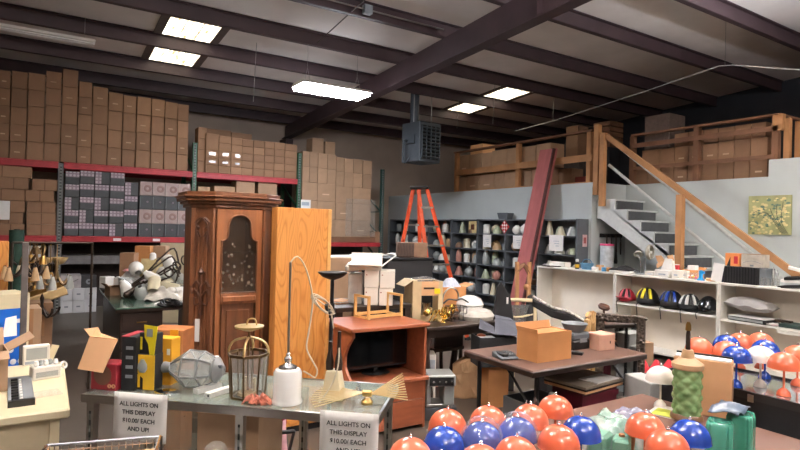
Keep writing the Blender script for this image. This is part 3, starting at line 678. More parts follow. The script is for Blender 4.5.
# ------------------------------------------------------------------ under the roof: lights, heater, conduits
LED = M('led_diffuser', (238, 244, 255), .4, noise=0, emit=72)
ADDED_UP = M('led_uplight_lens', (240, 244, 255), .4, noise=0, emit=2)  # upward glow added on the fixture housings to brighten the ceiling
ADDED_UP2 = M('led_strong_uplight_lens', (240, 244, 255), .4, noise=0, emit=170)
LED2 = M('led_diffuser_dimmed', (255, 244, 230), .4, noise=0, emit=31)
def fixture(x, y, z, lab, led, added_up):
    f = thing('ceiling_light', lab, 'light', (x, y, z))
    MB().prism([(-.26, 0), (.26, 0), (.18, .06), (-.18, .06)], -.61, .61, Matrix(((0, 0, 1, 0), (1, 0, 0, 0), (0, 1, 0, 0), (0, 0, 0, 1)))).build('housing', WHITE, f)
    B(-.595, .595, -.24, .24, -.05, -.001).build('diffuser', led, f, .02); B(-.57, .57, -.15, .15, .0605, .066).build('uplight_lens', added_up, f)
    for sx in (-.45, .45):
        for sy in (-.12, .12): MB().tube([(sx, sy, .06), (sx, 0, .3), (sx, 0, 4.57 - 3.9)], .003, 5, 1).build('hanger_wire', STEEL, f)
    return f
f1 = fixture(3.93, 8.4, 3.9, 'bright white LED panel light hanging from the roof', LED, ADDED_UP)
for k, (x, y) in enumerate(((.3, 3.2), (3.9, 2.4), (7.2, 2.2), (0, -1.8), (4, -1.8))):
    p_ = (x, y, 3.9 + .06 * (8.4 - y)); lb_ = 'LED panel light of the row above the tables, %s' % ['over the desk', 'over the mushroom lamps', 'over the white shelves', 'rear left', 'rear right'][k]
    if k == 0: f2 = fixture(*p_, lb_, LED2, ADDED_UP2)
    else: copy_thing(f2, lb_, p_)
fl = thing('fluorescent_light', 'unlit grey fluorescent strip light at upper left', 'light', (-.66, 9.62, 4.3))
B(-1.22, 1.22, -.075, .075, .03, .07).build('housing', WHITE, fl)
for y in (-.045, .045): MB().cyl((-1.19, y, .012), (1.19, y, .012), .016).build('tube', OPAL, fl)
for x in (-1.2, 1.2): B(x - .012, x + .012, -.07, .07, -.01, .03).build('socket', WHITEPL, fl)
for x in (-1.0, 1.08): MB().cyl((x, 0, .07), (x, 0, .4), .003, n=5).build('hanger_wire', STEEL, fl)
HG = M('heater_gray_enamel', (74, 80, 86), .5, noise=.06)
ht = thing('unit_heater', 'gray unit heater with louvred front hanging from the roof', 'heater', (6.78, 9.92, pd(420, 163, 12).z), R(8)); ht.scale = (1.27, 1.27, 1.27)
B(-.24, .24, -.2, .25, 0, .66).build('casing', HG, ht, .01)
B(-.2, .2, -.214, -.199, .05, .6).build('grille', HOLE, ht)
for k in range(9): MB().box((0, -.225, .08 + k * .06), (.4, .045, .006), (-.5, 0, 0)).build('louvre', HG, ht)
for k in range(5): B(-.2 + .1 * k - .004, -.2 + .1 * k + .004, -.232, -.214, .05, .6).build('grille_bar', HG, ht)
MB().cyl((-.08, .12, .66), (-.08, .12, 1.47), .075, n=16).build('flue_pipe', M('galvanised_flue', (84, 90, 98), .6, .1), ht)
for x in (-.2, .2): MB().cyl((x, .0, .66), (x, 0, 1.46), .006, n=6).build('hanger_rod', STEEL, ht)
MB().tube([(-.24, .05, .35), (-.36, .05, .35), (-.38, .05, .2), (-.36, .05, -.02), (-.28, .05, .02), (-.24, .05, .08)],   .012, 6).build('gas_line', HG, ht)
B(-.28, -.24, -.1, .1, .3, .45).build('control_box', HG, ht)
cd = thing('conduit', 'thin white conduit bent across the roof above the mezzanine', 'conduit', (0, 0, 0))
MB().tube([pd(515, 131, 13.2), pd(553, 121, 12.5), pd(640, 93, 10), pd(719, 66, 8.4), pd(732, 65, 8.3), pd(800, 70, 7.9), pd(840, 73, 7.6)], .008, 6, 1).build('pipe', MATS['white_pipe'], cd)
for t_, px, py in ((12.5, 553, 121), (8.4, 725, 65)):
    p = pd(px, py, t_); MB().cyl(p, (p.x, p.y, roofz(p.y) - .1), .004, n=5).build('hanger_wire', STEEL, cd)
cn = thing('conduit', 'steel conduit strapped along the purlin above the LED light', 'conduit', (0, 7.05 - .1, roofz(7.05) - .14))
MB().cyl((-8, 0, 0), (5.1, 0, 0), .012, n=6).build('pipe', STEEL, cn); B(3.7, 3.82, -.05, .05, -.06, .06).build('junction_box', GRAY, cn)
br = thing('brace_rod', 'thin steel sway rod crossing under the roof beside the rafter', 'rod', (0, 0, 0))
MB().cyl((3.6, 8.3, roofz(8.3) - .2), (3.4, 3.0, roofz(3) - .16), .009, n=6).build('rod', BRONZE, br)
for k, (px, py, t_, ln, lb) in enumerate(((255, 36, 9.4, 1.0, 'thin wire hanging from the roof near the skylight'), (493, 118, 11.5, .9, 'thin wire hanging over the left mezzanine cartons'), (457, 130, 12.3, .8, 'thin wire hanging beside the gray heater'))):
    p = pd(px, py, t_); o = MB().cyl((0, 0, -ln), (.03, 0, 0), .005, n=5).build('hanging_wire', STEEL); at(o, (p.x, p.y, roofz(p.y) - .02)); tag(o, lb, 'wire')

# ------------------------------------------------------------------ canted walnut curio cabinet
P0 = pd(214, 300, 4.42); CY = P0.y; CX = P0.x          # left front corner of its front
cw, cc = .37, .15                                       # front width, cant offset
cb = thing('curio_cabinet', 'tall walnut curio cabinet with arched glass door and carved canted side', 'cabinet', (CX, CY, 0))
def ring(o, back=.42): return [(0 - o * .4, -o), (cw + o * .4, -o), (cw + cc + o, cc - o * .4), (cw + cc + o, back + o), (-cc - o, back + o), (-cc - o, cc - o * .4)]
mb = MB(); mb.prism(ring(.03), 0, .12); mb.build('plinth', WALNUT, cb, .006)
# carcass: back, cants and stiles around the open front
mb = MB(); mb.bx(-cc, cw + cc, .40, .42, .12, 1.82); mb.bx(-cc, cw + cc, .2, .42, .12, .15)
mb.bx(-cc, -cc + .02, cc, .42, .12, 1.82); mb.bx(cw + cc - .02, cw + cc, cc, .42, .12, 1.82)
mb.prism(ring(0), 1.78, 1.82); mb.build('carcass', WALNUT, cb)
s2 = math.sqrt(.5)
for sgn, x0, nm in ((-1, 0, 'carved_panel'), (1, cw, 'side_panel')):
    a = R(-45 if sgn < 0 else 45)
    # local frame along the cant: u from the front corner outwards
    L_ = cc / s2
    def cant(u0, u1, d0, d1, z0, z1, m, x0=x0, sgn=sgn):
        ux, uy = sgn * s2, s2; nx, ny = sgn * s2, -s2
        poly = [(x0 + ux * u0 + nx * d0, uy * u0 + ny * d0), (x0 + ux * u1 + nx * d0, uy * u1 + ny * d0), (x0 + ux * u1 + nx * d1, uy * u1 + ny * d1), (x0 + ux * u0 + nx * d1, uy * u0 + ny * d1)]
        m.prism(poly if sgn > 0 else poly[::-1], z0, z1)
    mb = MB(); cant(0, L_, -.02, 0, .12, 1.78, mb); p = mb.build(nm, WALNUT, cb)
    for u in (0.0, L_ - .045): mb = MB(); cant(u, u + .045, 0, .016, .12, 1.78, mb); mb.build('stile', WALNUT, p, .003)
    if sgn < 0:
        def cp(u, z, d=.02): return (x0 - s2 * u - s2 * d, s2 * u - s2 * d, z)
        mb = MB()
        for k, u in enumerate((.07, .106, .142)): mb.cyl(cp(u, .35, .006), cp(u, 1.62, .006), .009, n=8)
        mb.build('reeding', WALNUT, p)
        mb = MB()
        for sg in (-1, 1):   # gothic arch and drops
            c = .106
            mb.tube([cp(c + sg * .065, 1.42), cp(c + sg * .06, 1.55), cp(c + sg * .05, 1.64), cp(c, 1.7)], .009, 6)
            mb.tube([cp(c + sg * .065, 1.44), cp(c + sg * .04, 1.52), cp(c + sg * .05, 1.6), cp(c + sg * .015, 1.55)], .008, 6)
            mb.tube([cp(c + sg * .03, 1.62), cp(c + sg * .06, 1.66), cp(c + sg * .02, 1.7)], .01, 6)
        mb.build('gothic_carving', WALNUTD, p)
        mb = MB(); zc = 1.13
        mb.cyl(cp(.106, zc - .2, .02), cp(.106, zc + .16, .02), .018, .006, 8); mb.lathe([(0, -.03), (.028, 0), (0, .04)], 8, cp(.106, zc + .14, .02))
        for sg in (-1, 1):
            mb.tube([cp(.106, zc - .06), cp(.106 + sg * .05, zc + .0), cp(.106 + sg * .075, zc - .03), cp(.106 + sg * .085, zc + .03)], .009, 6)
            mb.tube([cp(.106, zc + .02), cp(.106 + sg * .04, zc + .07), cp(.106 + sg * .07, zc + .03)], .008, 6)
            mb.tube([cp(.106, zc - .1), cp(.106 + sg * .05, zc - .12), cp(.106 + sg * .06, zc - .06)], .008, 6)
        mb.build('finial_carving', WALNUTD, p)
        mb = MB(); cant(.11, .15, .0165, .02, .72, .9, mb); mb.build('paper_tag', PAPER, p)
# door
dr = thing_part = MB()
def door_outline():
    # arched trefoil opening, x across (0..cw), z up
    c = cw / 2; w = cw / 2 - .042
    P = [(c - w, 1.1), (c - w, 1.52)]
    for k in range(6): t = k / 5 * PI / 2; P.append((c - w + .05 * math.sin(t), 1.52 + .05 * (1 - math.cos(t))))
    for k in range(13): t = PI - k / 12 * PI; P.append((c + .088 * math.cos(t), 1.645 + .085 * math.sin(t)))
    for k in range(6): t = (1 - k / 5) * PI / 2; P.append((c + w - .05 * math.sin(t), 1.52 + .05 * (1 - math.cos(t))))
    P += [(c + w, 1.52), (c + w, 1.1)]
    return P
O = door_outline()
TOP, BOT = 1.775, .2
mb = MB(); yf, yb_ = -.022, 0
mb.bx(.004, .042, yf, yb_, BOT, TOP); mb.bx(cw - .042, cw - .004, yf, yb_, BOT, TOP); mb.bx(.042, cw - .042, yf, yb_, BOT, .27)
mb.bx(.042, cw - .042, yf - .014, yb_, 1.02, 1.1)
# spandrel between arch and top, as quads strips
for (x0, z0), (x1, z1) in zip(O[1:-1], O[2:-1]):
    if abs(x1 - x0) > 1e-4: mb.add([(x0, yf, z0), (x1, yf, z1), (x1, yf, TOP), (x0, yf, TOP), (x0, yb_, z0), (x1, yb_, z1), (x1, yb_, TOP), (x0, yb_, TOP)], [(0, 1, 2, 3), (7, 6, 5, 4), (0, 4, 5, 1), (3, 2, 6, 7)])
DOORW = M('honey_walnut', (154, 96, 58), .36, noise=.18, scale=5, stretch=(6, 6, .7), coat=.3)
door = mb.build('door', DOORW, cb)
m2 = MB(); m2.tube([(x, yf - .002, z) for x, z in O], .008, 6, 1); m2.tube([(O[0][0], yf - .002, 1.105), (O[-1][0], yf - .002, 1.105)], .007, 6, 1); m2.build('arch_bead', WALNUT, door)
B(.055, cw - .055, -.012, -.004, .27, 1.02).build('lower_panel', WALNUT, door, .002)
B(.09, cw - .09, -.02, -.012, .32, .97).build('raised_field', WALNUT, door, .006)
B(.05, cw - .05, yf - .034, yf - .01, 1.035, 1.085).build('rail_moulding', DOORW, door, .008)
PANE = M('dusty_cabinet_glass', (120, 104, 92), .06, noise=.3, scale=5, alpha=.16, coat=.5)  # thin mottled brown tint over the pane
B(.042, cw - .042, -.01, -.006, 1.1, 1.74).build('glass_pane', PANE, door)
for z in (.5, 1.06, 1.42): B(-cc + .03, cw + cc - .03, .1, .39, z, z + .008).build('glass_shelf' if z > 1.2 else 'shelf', GLASS if z > 1.2 else WALNUT, cb)
rg = random.Random(5)
mb = MB()
for k in range(44):
    x, z = rg.uniform(.06, cw - .06), min(1.66, 1.13 + abs(rg.gauss(.1, .22)))
    mb.lathe([(0, 0), (rg.uniform(.006, .016), .0), (0, .0012)], 7, (x, -.0105, z), (PI / 2, 0, 0), sx=rg.uniform(.4, .9))
mb.build('etched_leaf', M('etched_leaf', (150, 130, 112), .5, alpha=.55), cb)['kind'] = 'stuff'  # leaf reflections in the pane, painted as flat pale dabs
B(-.0 + .02, cw - .02, .385, .395, 1.07, 1.74).build('lining', M('light_walnut_lining', (150, 104, 72), .5), cb)  # lighter back panel, paints the lit look of the cabinet interior
for x in (-.03, cw + .008): B(x, x + .022, -.016, .012, .12, 1.78).build('pilaster', WALNUT, cb, .004)
z = 1.78
for o, h in ((.018, .03), (.04, .022), (.062, .03), (.075, .018)):
    mb = MB(); mb.prism(ring(o), z, z + h); mb.build('cornice', WALNUT, cb, .006); z += h
mb = MB(); mb.prism(ring(.05), z, z + .03); mb.build('cornice', WALNUT, cb, .004)

# ------------------------------------------------------------------ oak slab-sided wardrobe right of it
OAK = bpy.data.materials.new('golden_oak'); OAK.use_nodes = True
nt = OAK.node_tree; bs = nt.nodes['Principled BSDF']; bs.inputs['Roughness'].default_value = .38; bs.inputs['Coat Weight'].default_value = .25
tc = nt.nodes.new('ShaderNodeTexCoord'); mp = nt.nodes.new('ShaderNodeMapping'); mp.inputs['Scale'].default_value = (3.4, 3.4, .62)
nz = nt.nodes.new('ShaderNodeTexNoise'); nz.inputs['Scale'].default_value = 1.5; nz.inputs['Detail'].default_value = 1.5
mul = nt.nodes.new('ShaderNodeMath'); mul.operation = 'MULTIPLY'; mul.inputs[1].default_value = 22
fr = nt.nodes.new('ShaderNodeMath'); fr.operation = 'PINGPONG'; fr.inputs[1].default_value = .5
n2 = nt.nodes.new('ShaderNodeTexNoise'); n2.inputs['Scale'].default_value = 9; mp2 = nt.nodes.new('ShaderNodeMapping'); mp2.inputs['Scale'].default_value = (14, 14, .5)
rp = nt.nodes.new('ShaderNodeValToRGB'); rp.color_ramp.elements[0].color = (*lin((208, 132, 62)), 1); rp.color_ramp.elements[1].color = (*lin((230, 158, 82)), 1); rp.color_ramp.elements[0].position = .02; rp.color_ramp.elements[1].position = .22
mx = nt.nodes.new('ShaderNodeMixRGB'); mx.blend_type = 'MULTIPLY'; mx.inputs['Fac'].default_value = .35
k_ = nt.links.new
k_(tc.outputs['Object'], mp.inputs['Vector']); k_(mp.outputs['Vector'], nz.inputs['Vector']); k_(nz.outputs['Fac'], mul.inputs[0]); k_(mul.outputs[0], fr.inputs[0]); k_(fr.outputs[0], rp.inputs['Fac'])
k_(tc.outputs['Object'], mp2.inputs['Vector']); k_(mp2.outputs['Vector'], n2.inputs['Vector']); k_(rp.outputs['Color'], mx.inputs['Color1']); k_(n2.outputs['Fac'], mx.inputs['Color2']); k_(mx.outputs['Color'], bs.inputs['Base Color'])
OY = 4.235; ox0 = pY(274.5, 320, OY).x; ox1 = pY(328.5, 320, OY).x
if ox0 < CX + cw + .02: pass
zt = pY(300, 208, OY).z
ok = thing('oak_wardrobe', 'tall golden oak slab cabinet beside the curio cabinet', 'cabinet', ((ox0 + ox1) / 2, OY, 0))
w2 = (ox1 - ox0) / 2
B(-w2, w2, 0, .025, .05, zt).build('veneer_panel', OAK, ok, .003)
B(-w2, -w2 + .02, .025, .12, .05, zt).build('side', OAK, ok); B(w2 - .03, w2 + .004, -.006, .2, .05, zt - .001).build('edge_trim', M('pale_oak_edge', (218, 160, 92), .4, noise=.08), ok, .003)
B(-w2 + .02, w2 - .03, .1, .12, .05, zt).build('back', OAK, ok); B(-w2 + .01, w2 - .01, .01, .12, 0, .05).build('kick_plate', BLACKM, ok)

# ------------------------------------------------------------------ cherry television cabinet
tvx, tvy, tvh = 2.02, 3.84, .87
tv = thing('television_cabinet', 'cherry veneer cabinet with scalloped sides around a dark screen', 'cabinet', (tvx, tvy, 0))
W, D = .70, .56
B(-.02, W + .02, -.02, D, tvh - .03, tvh).build('top', CHERRY, tv, .005)
def side_poly():
    P = [(0.06, .05), (0, .05), (0, .43)]
    P = [(D, 0), (D, tvh - .03), (0, tvh - .03)]
    for k in range(9):
        t = k / 8; P.append((.0 + .13 * math.sin(t * PI / 2), tvh - .07 - .2 * t))
    for k in range(5):
        t = k / 4; P.append((.13 - .13 * (1 - math.cos(t * PI / 2)) * .9, tvh - .29 - .13 * t))
    P += [(0, .42), (0, 0)]
    return P
for x in (0, W - .022):
    mb = MB(); mb.prism(side_poly() if x == 0 else [(0, 0), (D, 0), (D, tvh - .03), (0, tvh - .03)], x, x + .022, Matrix(((0, 0, 1, 0), (1, 0, 0, 0), (0, 1, 0, 0), (0, 0, 0, 1)))); mb.build('side_panel', CHERRY, tv)
B(.022, W - .022, D - .012, D, .05, tvh - .03).build('back_panel', DARKWOOD, tv)
B(-.015, W + .015, -.03, D - .012, .4, .43).build('shelf', CHERRY, tv, .004)
B(.022, W - .022, -.005, .012, .25, .398).build('apron', CHERRY, tv, .003)
B(.022, W - .022, -.003, .014, .03, .245).build('lower_front', CHERRY, tv, .004); B(.022, W - .022, .1, .115, .03, .25).build('lower_back', DARKWOOD, tv)
t2 = thing('television', 'black flat television standing inside the cherry cabinet', 'television', (tvx + .37, tvy + .27, .432))
B(-.3, .3, -.02, .03, .045, .385).build('bezel', BLACK, t2, .004); B(-.285, .285, -.023, -.0195, .062, .37).build('screen', M('dark_screen', (10, 11, 13), .12, noise=.1, coat=.5), t2)
MB().lathe([(.13, 0), (.12, .008), (.03, .016), (.022, .05)], 24, sy=.7).build('stand', BLACK, t2)

# ------------------------------------------------------------------ glass topped display table with the notices
GZT = .85
gA = pz(85, 394, GZT); gB = pz(376, 417.5, GZT); gu = (gB - gA); gL = gu.length; ga = math.atan2(gu.y, gu.x)
gt = thing('glass_table', 'long low-edged glass display table on slotted steel legs', 'table', (gA.x, gA.y, 0), ga)
gD = .5
TG = M('greenish_table_glass', (170, 186, 178), .06, noise=.05, alpha=.45, coat=.3)
B(.0, gL, 0, gD, GZT - .01, GZT).build('glass_top', TG, gt)
for y in (-.012, gD): B(-.012, gL + .012, y, y + .012, GZT - .035, GZT + .002).build('edge_rail', STEEL, gt)
for x in (-.012, gL): B(x, x + .012, 0, gD, GZT - .035, GZT + .002).build('edge_rail', STEEL, gt)
for x, y in ((.02, .03), (gL - .03, .03), (.02, gD - .03), (gL - .03, gD - .03), (.36, .02), (.76, .02), (.9, gD - .03)):
    o = B(x - .018, x + .018, y - .018, y + .018, 0, GZT - .036).build('leg', STEEL, gt)
    B(x - .005, x + .005, y - .0195, y - .018, .05, GZT - .08).build('slot_strip', SLOT, o)
B(.02, gL - .02, .03, gD - .03, .2, .212).build('lower_shelf', TG, gt)
B(.02, .36, gD - .02, gD - .014, .22, GZT - .04).build('glass_side', TG, gt)
def gl(u, v, z=GZT): c, s = math.cos(ga), math.sin(ga); return Vector((gA.x + u * c - v * s, gA.y + u * s + v * c, z))
def guv(px, py, z=GZT):
    p = pz(px, py, z) - gA; c, s = math.cos(ga), math.sin(ga); return (p.x * c + p.y * s, -p.x * s + p.y * c)
INK = M('black_ink', (26, 24, 26), .8, noise=0)
def notice(px0, px1, py0, w, h, lab, tiltz):
    u0, _ = guv(px0, 394 + (px0 - 85) * .0808); u1, _ = guv(px1, 394 + (px1 - 85) * .0808)
    u = (u0 + u1) / 2; w = u1 - u0
    o = thing('display_notice', lab, 'notice', gl(u + .012, -.016, GZT + (.03 if px0 < 200 else .02)), ga)
    mb = MB(); mb.grid(lambda a, b: ((a - .5) * w + (.012 * (1 - b) if False else 0), -.004 - .008 * math.sin(a * 3.1) * (1 - b) - .004 * (1 - b), -h * (1 - b) + .0 * a), 8, 6)
    sh = mb.build('sheet', PAPER, o, solid=.0012)
    for k, line in enumerate(('ALL LIGHTS ON', 'THIS DISPLAY', '$10.00/ EACH', 'AND UP!')):
        text_mesh(line, h * .125, 'lettering', INK, o, (.0, -.0165, -h * (.22 + .172 * k)), (PI / 2, 0, 0))
    for sx in (-.46, .46): B(sx * w - .012, sx * w + .012, -.006, -.002, -.025, -.002).build('clear_tape', SHEET, o)
    return o
notice(115, 167.5, 392, .28, .215, 'white notice about lights for sale hung at the left end of the glass table', 0)
notice(319, 377, 413, .28, .215, 'white notice about lights for sale hung at the right end of the glass table', 0)
# brass and glass hexagonal hanging lantern
u, v = guv(247.5, 396)
ln = thing('hanging_lantern', 'brass hexagonal glass lantern with ceiling canopy standing on the glass table', 'lantern', gl(u, v), ga + .2)
rr_, h_ = .093, .2
OLDB = M('dull_brass', (122, 98, 66), .4, .8, noise=.15)
for k in range(8):
    a0, a1 = 2 * PI * k / 8, 2 * PI * (k + 1) / 8
    p0 = (rr_ * math.cos(a0) * .86, rr_ * math.sin(a0) * .86, .006); p1 = (rr_ * math.cos(a0), rr_ * math.sin(a0), h_)
    q0 = (rr_ * math.cos(a1) * .86, rr_ * math.sin(a1) * .86, .006); q1 = (rr_ * math.cos(a1), rr_ * math.sin(a1), h_)
    MB().bar(p0, p1, .007).build('upright', OLDB, ln)
    MB().bar(p1, q1, .009, .012).build('top_rim', OLDB, ln); MB().bar(p0, q0, .008, .01).build('bottom_rim', OLDB, ln)
    MB().quad(p0, q0, q1, p1, .001).build('glass_panel', SMOKE, ln)
for k in range(4):
    a = k * PI / 2; c, s = math.cos(a), math.sin(a)
    MB().tube([(rr_ * c, rr_ * s, h_), (rr_ * .95 * c, rr_ * .95 * s, h_ + .03), (rr_ * .7 * c, rr_ * .7 * s, h_ + .06), (.012 * c, .012 * s, h_ + .075)], .006, 6).build('scroll_arm', BRASSP, ln)
MB().cyl((0, 0, .02), (0, 0, h_ + .107), .006, n=8).build('stem', OLDB, ln)
MB().lathe([(0, 0), (.05, .0), (.045, .012), (0, .02)], 20, (0, 0, .01)).build('candle_plate', BRASSP, ln)
for k in range(3): a = k * 2.1; MB().cyl((.03 * math.cos(a), .03 * math.sin(a), .02), (.03 * math.cos(a), .03 * math.sin(a), .085), .008, n=10).build('candle_sleeve', CREAM, ln)
MB().lathe([(0, .0), (.02, 0), (.066, .016), (.068, .024), (0, .03)], 24, (0, 0, h_ + .105)).build('canopy', BRASSP, ln)
MB().tube([(-.012, 0, h_ + .13), (-.005, 0, h_ + .158), (.025, 0, h_ + .16), (.035, 0, h_ + .13)], .004, 6).build('hook_loop', BRASSP, ln)
# gray lantern lying on its side
u, v = guv(186, 387)
lq = thing('lantern', 'gray framed faceted glass lantern lying on its side', 'lantern', gl(u + .035, v - .01, GZT + .095), ga + .05); lq.scale = (1.15, 1.15, 1.15)
st_ = [(-.135, .02), (-.125, .024), (-.09, .024), (-.085, .03), (-.02, .08), (.05, .075), (.1, .05)]
LGR = M('lantern_gray_metal', (150, 152, 154), .45, .3, noise=.08)
for k in range(6):
    a0, a1 = 2 * PI * k / 6 + .26, 2 * PI * (k + 1) / 6 + .26
    for (xa, ra), (xb, rb) in zip(st_[3:], st_[4:]):
        q = lambda x, r, a: (x, r * math.cos(a), r * math.sin(a) * .96)
        MB().quad(q(xa, ra, a0), q(xa, ra, a1), q(xb, rb, a1), q(xb, rb, a0), .001).build('glass_panel', M('misty_pane', (206, 210, 208), .12, noise=.03, alpha=.32, coat=.6), lq)
        MB().bar(q(xa, ra, a0), q(xb, rb, a0), .006).build('glazing_bar', LGR, lq)
        if xb < .09: MB().bar(q(xb, rb, a0), q(xb, rb, a1), .006).build('glazing_bar', LGR, lq)
MB().lathe([(.012, 0), (.02, .005), (.024, .02), (.02, .05), (.034, .056)], 14, (-.142, 0, 0), (0, PI / 2, 0)).build('cap', LGR, lq)
MB().lathe([(.05, 0), (.055, .012), (.03, .03), (.02, .04)], 14, (.1, 0, 0), (0, PI / 2, 0)).build('base_cap', LGR, lq)
for k in range(2): MB().box((.125, -.02 + .03 * k, .02 - .02 * k), (.03, .012, .012)).build('bracket', DGRAY, lq)
u, v = guv(172, 393)
o = MB().lathe([(0, 0), (.058, .0), (.06, .008), (.05, .012), (0, .012)], 24, sy=.75).build('mirror_plate', CHROME); at(o, gl(u - .02, v - .01), ga); tag(o, 'small oval mirror plate lying before the gray lantern', 'plate')
# two white long cartons
for k, (px, py) in enumerate(((196, 394), (208, 398))):
    u, v = guv(px, py)
    o = MB().box((0, .07, .0125), (.036, .15, .025)).build('white_carton', PAPER, None, .002); at(o, gl(u, max(v, .006)), ga - .35); tag(o, ['left of two long white cartons lying on the glass table', 'right of two long white cartons lying on the glass table'][k], 'box')
    MB().lathe([(0, 0), (.006, 0)], 10, (.006, -.0051, .012), (PI / 2, 0, 0)).build('hole', INK, o) if k else None
u, v = guv(214, 378)
o = thing('light_bulb', 'small clear bulb with white socket standing behind the white cartons', 'bulb', gl(u, v + .02), 0)
MB().lathe([(.012, 0), (.03, .01), (.033, .03), (.014, .065), (.013, .085)], 16).build('globe', SMOKE, o); MB().lathe([(.014, .085), (.014, .11)], 12).build('socket', WHITEPL, o)
# white cylinder pendant with chrome cap, rod and cord
u, v = guv(287, 402)
pn = thing('pendant_light', 'white cylinder pendant light with chrome cap and tall steel rod', 'lamp', gl(u, v), 0); pn.scale = (1.12, 1.12, 1.06)
MB().lathe([(.062, 0), (.063, .004), (.0605, .012), (.0575, .02), (.0575, .128), (.05, .142), (.03, .15)], 32).build('cylinder_shade', OPAL, pn)
MB().lathe([(.038, .146), (.036, .154), (.02, .162), (.012, .17), (.016, .18), (.016, .19), (.007, .2), (.009, .206), (.004, .214)], 20).build('cap', CHROME, pn)
MB().cyl((0, 0, .21), (.0, 0, .6), .005, n=10).build('rod', M('satin_rod', (150, 144, 136), .35, .8), pn)
CORD = M('cream_cord', (216, 204, 182), .6)
MB().tube([(.0, 0, .6), (.03, .002, .625), (.07, .004, .57), (.1, .0, .45), (.096, 0, .36), (.085, 0, .28), (.08, .0, .22), (.11, 0, .16), (.13, 0, .12), (.12, .0, .09), (.09, -.01, .11), (.06, -.02, .13)], .0035, 6).build('cord', CORD, pn)
mb = MB(); pts = []
for k in range(34): t = k / 33; a = t * 5 * 2 * PI; pts.append((.14 + .045 * math.cos(a) + .02 * t, .01 * math.sin(a * .5), .42 - .035 * math.cos(a) * .9 + .025 * math.sin(a) - .02 * t))
mb.tube([(.1, 0, .45)] + pts + [(.19, 0, .36), (.2, 0, .3)], .003, 5, 2); mb.build('cord_bundle', CORD, pn)
MB().tube([(.16, -.008, .41), (.17, .006, .385), (.18, -.01, .37)], .008, 6).build('cord_tie', BLACK, pn)
# coral raffia bow
u, v = guv(257, 404)
o = thing('ribbon', 'crumpled coral ribbon lying between lantern and white pendant', 'ribbon', gl(u, max(v, .03)), ga)
RIB = M('coral_ribbon', (226, 136, 112), .6, noise=.14, scale=40)
rg = random.Random(9)
for k in range(9):
    a = rg.uniform(0, 2 * PI); l = rg.uniform(.035, .07)
    mb = MB(); mb.grid(lambda s, t, a=a, l=l: (1.25 * math.cos(a) * l * s - math.sin(a) * .03 * (t - .5), math.sin(a) * l * s * .6 + math.cos(a) * .03 * (t - .5), .004 + .026 * math.sin(PI * s) * (1 + .5 * math.sin(7 * t + k)) + .004 * math.sin(14 * s + k)), 8, 3)
    mb.build('loop', RIB, o, solid=.0015)
# cream lamp base with dark neck
u, v = guv(327, 402)
o = thing('table_lamp', 'cream tapered lamp base with dark twin-necked fitting by the oak wardrobe', 'lamp', gl(u + .01, v + .07), ga); o.scale = (1.2, 1.2, 1.2)
MB().lathe([(.066, 0), (.068, .006), (.052, .03), (.036, .11)], 4, ph=PI / 4, smooth=False).build('base', CREAM, o, .004)
for dx, hh in ((-.018, .22), (.018, .26)): MB().lathe([(.015, .11), (.016, .14), (.008, .18), (.007, hh)], 12, (dx, 0, 0)).build('neck', BRONZE, o)
MB().tube([(.024, -.02, .2), (.03, -.045, .15), (.02, -.05, .1), (.0, -.07, .05), (-.03, -.09, .005)], .003, 5).build('cord', CORD, o)
# black torchiere behind
p = pz(330, 365, .30)
o = thing('floor_lamp', 'black floor lamp with wide dish shade in front of the oak wardrobe', 'lamp', (pY(332, 300, 3.55).x, 3.55, 0))
zt_ = pY(332, 272, 3.55).z
MB().shell([(.03, -.05), (.07, -.035), (.1, -.01), (.105, 0)], 28, (0, 0, zt_), t=.008).build('dish_shade', BLACK, o)
MB().cyl((0, 0, .02), (0, 0, zt_ - .045), .013, n=12).build('pole', BLACK, o); MB().lathe([(.13, 0), (.13, .02), (.02, .035)], 24).build('base', BLACK, o)
MB().cyl((0, 0, 1.02), (0, 0, 1.12), .02, n=12).build('collar', BLACK, o)
# brass spray fixture
u, v = guv(367, 404)
o = thing('sunburst_fixture', 'brass light fixture with two fans of thin rods lying at the table end', 'light fixture', gl(u, max(v, .05), GZT + .003), ga)
HUBB = M('satin_brass_hub', (206, 170, 104), .3, .85, noise=.08)
RODM = M('pale_gilt_rod', (222, 198, 150), .45, .2, noise=.06)
MB().lathe([(.012, -.022), (.015, -.02), (.015, .02), (.012, .022)], 18, (0, 0, .045), (0, PI / 2, 0)).build('hub', HUBB, o)
MB().lathe([(.026, 0), (.026, .01), (.01, .026)], 20).build('base_plate', HUBB, o)
for k in range(11):
    t = k / 10
    MB().bar((-.02, -.004 + .008 * t, .046), (-.21 - .04 * math.sin(t * PI), -.13 + .2 * t, .006 + .045 * t),   .0042, .0042).build('rod', RODM, o)
    MB().bar((.02, -.004 + .008 * t, .046), (.19 - .04 * t, -.02 + .09 * t, .035 + .095 * t),   .0042, .0042).build('rod', RODM, o)
u, v = guv(357, 396)
o = MB().lathe([(.02, 0), (.022, .012), (.012, .03), (.008, .04), (.011, .048), (0, .06)], 16).build('chrome_finial', CHROME); at(o, gl(u, v + .02), 0); tag(o, 'small chrome finial cap behind the brass rods', 'finial')
